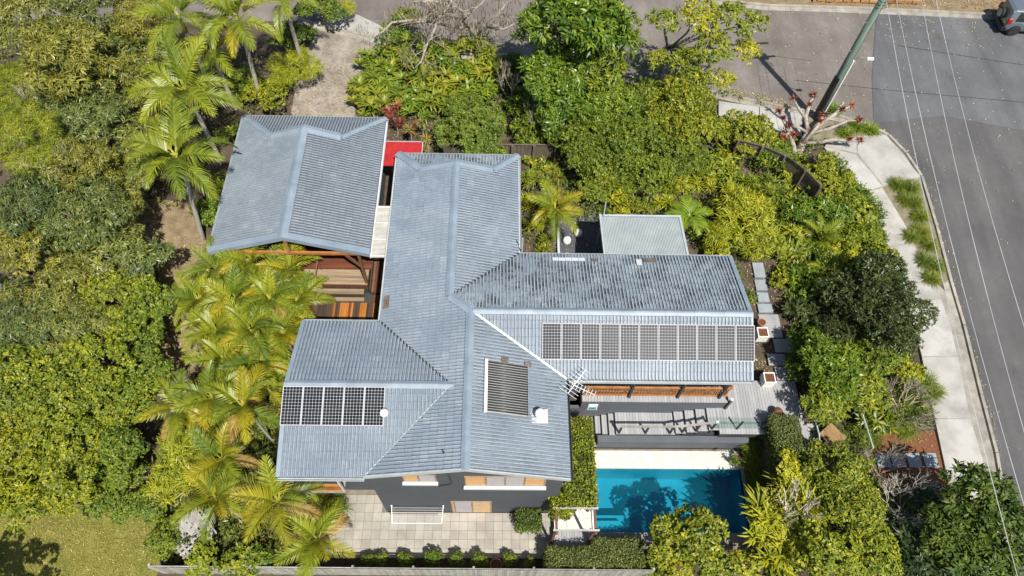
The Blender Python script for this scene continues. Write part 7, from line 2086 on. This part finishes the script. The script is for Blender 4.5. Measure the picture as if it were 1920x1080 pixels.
# large leafless tree with hanging pods at the road edge
bt = empty('bare_tree', (-1.45, 35.06, 3.10), 'large pale leafless tree with hanging brown pods over the road edge', 'tree')
bl = Vector(bt.location)
limbs = [
    [(-1.45, 35.06, 3.10), (-1.43, 34.95, 4.30), (-1.80, 34.21, 5.30), (-2.97, 33.41, 6.20), (-4.12, 33.00, 6.80), (-4.94, 32.39, 7.20)],
    [(-2.97, 33.41, 6.20), (-4.40, 32.92, 7.00), (-5.93, 32.12, 7.40), (-6.43, 31.24, 7.40), (-6.87, 31.04, 7.20)],
    [(-1.80, 34.21, 5.30), (-2.13, 33.80, 6.20), (-1.49, 33.56, 7.20), (-0.97, 33.40, 7.80), (-0.67, 33.65, 8.20)],
    [(-2.13, 33.80, 6.20), (-2.10, 33.62, 7.00), (-2.66, 33.38, 7.60), (-2.88, 33.57, 8.00)],
    [(-4.12, 33.00, 6.80), (-3.48, 32.70, 7.20), (-2.87, 32.94, 7.80), (-2.57, 33.32, 8.20)],
    [(-3.51, 32.95, 7.00), (-3.61, 32.11, 7.00), (-4.04, 31.27, 6.60), (-4.34, 30.67, 6.00), (-4.81, 30.46, 5.60)],
    [(-4.12, 33.00, 6.80), (-3.41, 32.72, 7.40), (-3.90, 32.99, 7.80), (-4.20, 33.44, 8.00)],
    [(-2.66, 33.38, 7.60), (-3.76, 33.32, 7.90), (-4.91, 33.11, 8.00)],
    [(-1.43, 34.95, 4.30), (-0.69, 34.11, 5.60), (-0.07, 34.05, 6.60), (0.38, 34.22, 7.20)],
    [(-0.69, 34.11, 5.60), (0.25, 33.43, 6.00), (1.16, 33.65, 6.40), (1.91, 34.09, 6.80)],
]
mb = MB(); rngb = random.Random(3); tips = []
for k, l in enumerate(limbs):
    pts = [Vector(p) - bl for p in l]; r0 = .17 if k == 0 else .10
    mb.tube(pts, [lerp(r0, .03, i / (len(pts) - 1)) for i in range(len(pts))], 7)
    for i in range(1, len(pts)):
        for _ in range(4):
            p = pts[i - 1].lerp(pts[i], rngb.random())
            d = Vector((rngb.uniform(-1, 1), rngb.uniform(-1, 1), rngb.uniform(-.2, .7))).normalized()
            q = p + d * rngb.uniform(.5, 1.1); mb.tube([p, p.lerp(q, .5) + Vector((0, 0, .06)), q], [.028, .02, .010], 4, False); tips.append(q)
            for _ in range(3):
                d2 = (d + Vector((rngb.uniform(-1, 1), rngb.uniform(-1, 1), rngb.uniform(-.5, .4)))).normalized(); q2 = q + d2 * rngb.uniform(.3, .7)
                mb.tube([q, q2], [.010, .006], 3, False); tips.append(q2)
mb.build('branches', 'pale_bark', bt, True)
V, tn = [], []
rp_ = np.random.default_rng(4)
for t in tips:
    for _ in range(4):
        p = np.array(t) + rp_.normal(0, .12, 3); L_ = rp_.uniform(.18, .40); a = rp_.uniform(0, 3.14); s = np.array([math.cos(a), math.sin(a), 0]) * .020
        e = p + np.array([rp_.normal(0, .05), rp_.normal(0, .05), -L_])
        V.append([p - s * .3, p + s * .3, (p + e) / 2 + s, (p + e) / 2 - s]); V.append([(p + e) / 2 - s, (p + e) / 2 + s, e + s * .2, e - s * .2]); tn += [rp_.random()] * 2
pods = link('pods', quads_np('pods', np.array(V), 'pod_leaf', np.array(tn)), bt); pods['kind'] = 'stuff'

# pruned frangipani in front of the power pole
pf = empty('pruned_frangipani', (17.14, 26.85, 2.75), 'pruned pale frangipani with thick stubs and reddish leaf tufts beside the power pole', 'tree')
p0 = Vector(pf.location)
ls = [
    ([(17.14, 26.85, 2.75), (17.43, 27.49, 3.40), (17.66, 27.86, 3.80)], .26), ([(17.08, 26.85, 2.75), (16.90, 27.29, 3.30), (16.66, 27.72, 3.70)], .17),
    ([(17.66, 27.86, 3.80), (17.41, 28.51, 4.40), (17.58, 29.05, 4.90), (17.71, 29.37, 5.20)], .14), ([(17.39, 28.42, 4.40), (16.94, 28.72, 4.80), (16.56, 29.09, 5.20)], .09), ([(16.66, 27.72, 3.70), (16.17, 28.25, 4.30), (15.81, 28.67, 4.70)], .09),
    ([(17.66, 27.86, 3.80), (18.59, 28.38, 4.30), (19.14, 28.68, 4.60), (19.50, 29.17, 4.90)], .13), ([(18.98, 28.61, 4.50), (19.51, 28.78, 4.80), (19.87, 28.88, 5.00)], .09), ([(17.64, 27.78, 3.80), (18.83, 27.92, 4.20), (19.75, 28.22, 4.50), (20.30, 28.18, 4.60)], .10),
    ([(17.43, 27.49, 3.40), (18.18, 27.24, 3.70), (18.88, 27.31, 3.90), (20.31, 27.08, 4.10)], .12), ([(16.65, 27.68, 3.70), (16.46, 27.74, 3.90), (16.05, 27.23, 4.10)], .08), ([(17.37, 27.40, 3.50), (17.91, 27.80, 4.30), (18.41, 28.54, 4.60)], .12), ([(17.66, 27.86, 3.80), (17.05, 27.88, 4.20), (16.37, 27.87, 4.40)], .09),
]
mb = MB(); tp = []
for pts, r in ls:
    q = [Vector(p) - p0 for p in pts]
    mb.tube(q, [r * (1 - .35 * i / (len(q) - 1)) for i in range(len(q))], 10); tp.append((q[-1], (q[-1] - q[-2]).normalized(), r * .65))
mb.build('limbs', 'pale_bark', pf, True)
TUFT_ = strap_mesh('leaf_tuft', 90, 1, 26, .24, .05, R(-20), R(80), .8, 'maroon_leaf')
for k, (p, d, r) in enumerate(tp):
    if k in (2, 5, 6):
        mbc = MB().tube([p - d * .02, p + d * .02], r * .93, 12); mbc.build('cut_end', 'cut_wood', pf)
    if k not in (5,):
        link('leaf_tuft', TUFT_, pf, p if k not in (0, 1) else p + Vector((.1, 0, .1)), (random.uniform(-.4, .4), random.uniform(-.4, .4), k), (1.5,) * 3, 'maroon_leaf' if k % 3 else 'red_leaf')
    if k % 2 == 0:
        link('leaf_tuft', TUFT_, pf, p - d * .55 + Vector((0, 0, .12)), (0, 0, k * 2), (1.2,) * 3, 'maroon_leaf')

# ---- ground cover and litter ----------------------------------------------
def region_points(polys, n, rng):
    out = []
    for poly in polys:
        xs = [p[0] for p in poly]; ys = [p[1] for p in poly]
        k = 0
        while k < n:
            x, y = rng.uniform(min(xs), max(xs)), rng.uniform(min(ys), max(ys))
            if inside(poly, x, y): out.append((x, y)); k += 1
    return out
def scatter(name, pts, m, L, W, el, off, label, cat, flat=False, seed=1, hfun=g):
    rng = np.random.default_rng(seed); n = len(pts)
    P = np.array([(x, y, hfun(x, y) + off) for x, y in pts])
    az = rng.uniform(0, 6.28, n); e = rng.uniform(el[0], el[1], n)
    D = np.stack([np.cos(az) * np.cos(e), np.sin(az) * np.cos(e), np.sin(e)], 1)
    up = np.tile(np.array([0, 0, 1.0]), (n, 1)) + rng.normal(0, .25 if flat else .6, (n, 3))
    V = leaf_quads(P, D, up, L * rng.uniform(.6, 1.4, n), W * rng.uniform(.7, 1.3, n), rng)
    o = link(name, quads_np(name, V, m, np.clip(rng.normal(.5, .25, n), 0, 1)))
    return tag(o, label, cat, None, 'stuff')
rg = random.Random(12)
lawn_poly = [p[:2] for p in ((-23.93, 8.86, 0.00), (-19.49, 8.89, 0.00), (-17.06, 8.16, 0.00), (-15.35, 7.20, 0.00), (-14.81, 5.03, 0.00), (-14.84, 4.24, 0.00), (-22.21, 4.22, 0.00))]
scatter('grass', region_points([lawn_poly], 30000, rg), 'grass_blade', .085, .012, (R(25), R(85)), .02, 'short sunlit lawn grass in the bottom left corner', 'grass')
scatter('straw_litter', region_points([lawn_poly], 1600, rg), 'litter_leaf', .13, .022, (R(0), R(25)), .07, 'pale dry leaves lying on the lawn', 'leaf litter', True, 2)
old_poly = [p[:2] for p in ((8.63, 32.72, 3.00), (13.23, 31.58, 3.00), (19.84, 29.82, 3.00), (21.94, 29.27, 3.00), (24.90, 39.07, 3.00), (17.78, 39.49, 3.00), (9.27, 39.65, 3.00))]
edge_poly = [p[:2] for p in ((13.35, 32.39, 3.00), (17.82, 30.94, 3.00), (17.35, 30.19, 3.00), (13.19, 31.36, 3.00))]
right_poly = [p[:2] for p in ((25.05, 38.55, 3.00), (32.80, 38.26, 3.00), (32.42, 32.87, 3.00), (27.84, 19.79, 2.60), (25.42, 22.52, 2.60), (24.30, 26.96, 2.70), (23.00, 30.84, 3.00))]
far_strip = [p[:2] for p in ((24.96, 39.05, 3.10), (32.52, 38.65, 3.10), (31.82, 35.95, 3.00), (24.33, 36.49, 3.00))]
scatter('fallen_leaves', region_points([old_poly], 380, rg) + region_points([edge_poly], 330, rg) + region_points([right_poly], 160, rg) + region_points([far_strip], 130, rg), 'litter_leaf', .11, .06, (R(0), R(14)), .035, 'pale fallen leaves scattered on the road', 'leaf litter', True, 3)
verge_poly = [(-5, 41.9), (18, 40.2), (32, 39.6), (42, 39.3), (42, 44), (-5, 46)]
kpts = []
for a_, b_ in zip(KERB[3:-2], KERB[4:-1]):
    for _ in range(int(26 * math.hypot(b_[0] - a_[0], b_[1] - a_[1]) / 2)):
        t_ = rg.random(); w_ = abs(rg.gauss(0, .28)) + .05; d_ = math.hypot(b_[0] - a_[0], b_[1] - a_[1]) or 1
        kpts.append((lerp(a_[0], b_[0], t_) - (b_[1] - a_[1]) / d_ * w_, lerp(a_[1], b_[1], t_) + (b_[0] - a_[0]) / d_ * w_))
scatter('gutter_litter', kpts, 'litter_leaf', .09, .05, (R(0), R(20)), .05, 'small dry leaves gathered along the near gutter', 'leaf litter', True, 14)
scatter('verge_litter', region_points([verge_poly], 5000, rg), 'litter_leaf', .13, .06, (R(0), R(35)), .13, 'dry leaf litter on the far verge', 'leaf litter', True, 4)
scatter('garden_litter', region_points([[(-16.5, 12), (-10, 12), (-9.2, 17), (-13.2, 21), (-17, 21)], [(12.6, 13.5), (20.5, 10), (20.5, 24), (13, 27)], [(1.5, 18.5), (12.6, 18.5), (13, 27), (1.5, 28)], [(-13, 27), (2, 27), (2, 34), (-13, 33)]], 2600, rg), 'litter_leaf', .12, .045, (R(0), R(30)), .04, 'brown leaf litter on the bare garden soil', 'leaf litter', True, 5)
mass('ground_cover', [[(14.6, 4.4), (20.2, 4.4), (20.8, 13), (20.6, 24), (14.8, 24), (14.7, 13.4), (14.6, 10.5)], [(1.4, 19), (3.1, 22.2), (9.5, 21.8), (12.6, 18.4), (13.2, 19.9), (17.0, 24.0), (13.0, 27), (1.5, 28.0)], [(-8.2, 29.8), (-8.2, 33), (3, 34.5), (9, 34), (17, 30.2), (18.5, 27.5), (17.2, 25), (14.2, 27.4), (2, 27.8), (-3.2, 26.5)], [(17.5, 24.5), (19.0, 27.0), (21.0, 23), (20.6, 19), (17.5, 19)]], 11000, 'lilly_leaf_deep', .7, 'low leafy ground cover between the garden shrubs', 'ground cover', 6)
mass('undergrowth', [[(-36, 9.5), (-19, 9.0), (-15.3, 12), (-15.2, 16), (-17.5, 20), (-16.5, 25), (-13.6, 29), (-13.5, 34), (-36, 38)], [(-14.5, 5.0), (-7.7, 4.8), (-9.9, 9), (-10, 13.5), (-13.2, 14), (-15.5, 10)]], 9000, 'gum_leaf', .7, 'shaded leafy undergrowth beneath the wood and the palms', 'undergrowth', 9, .26, .08)
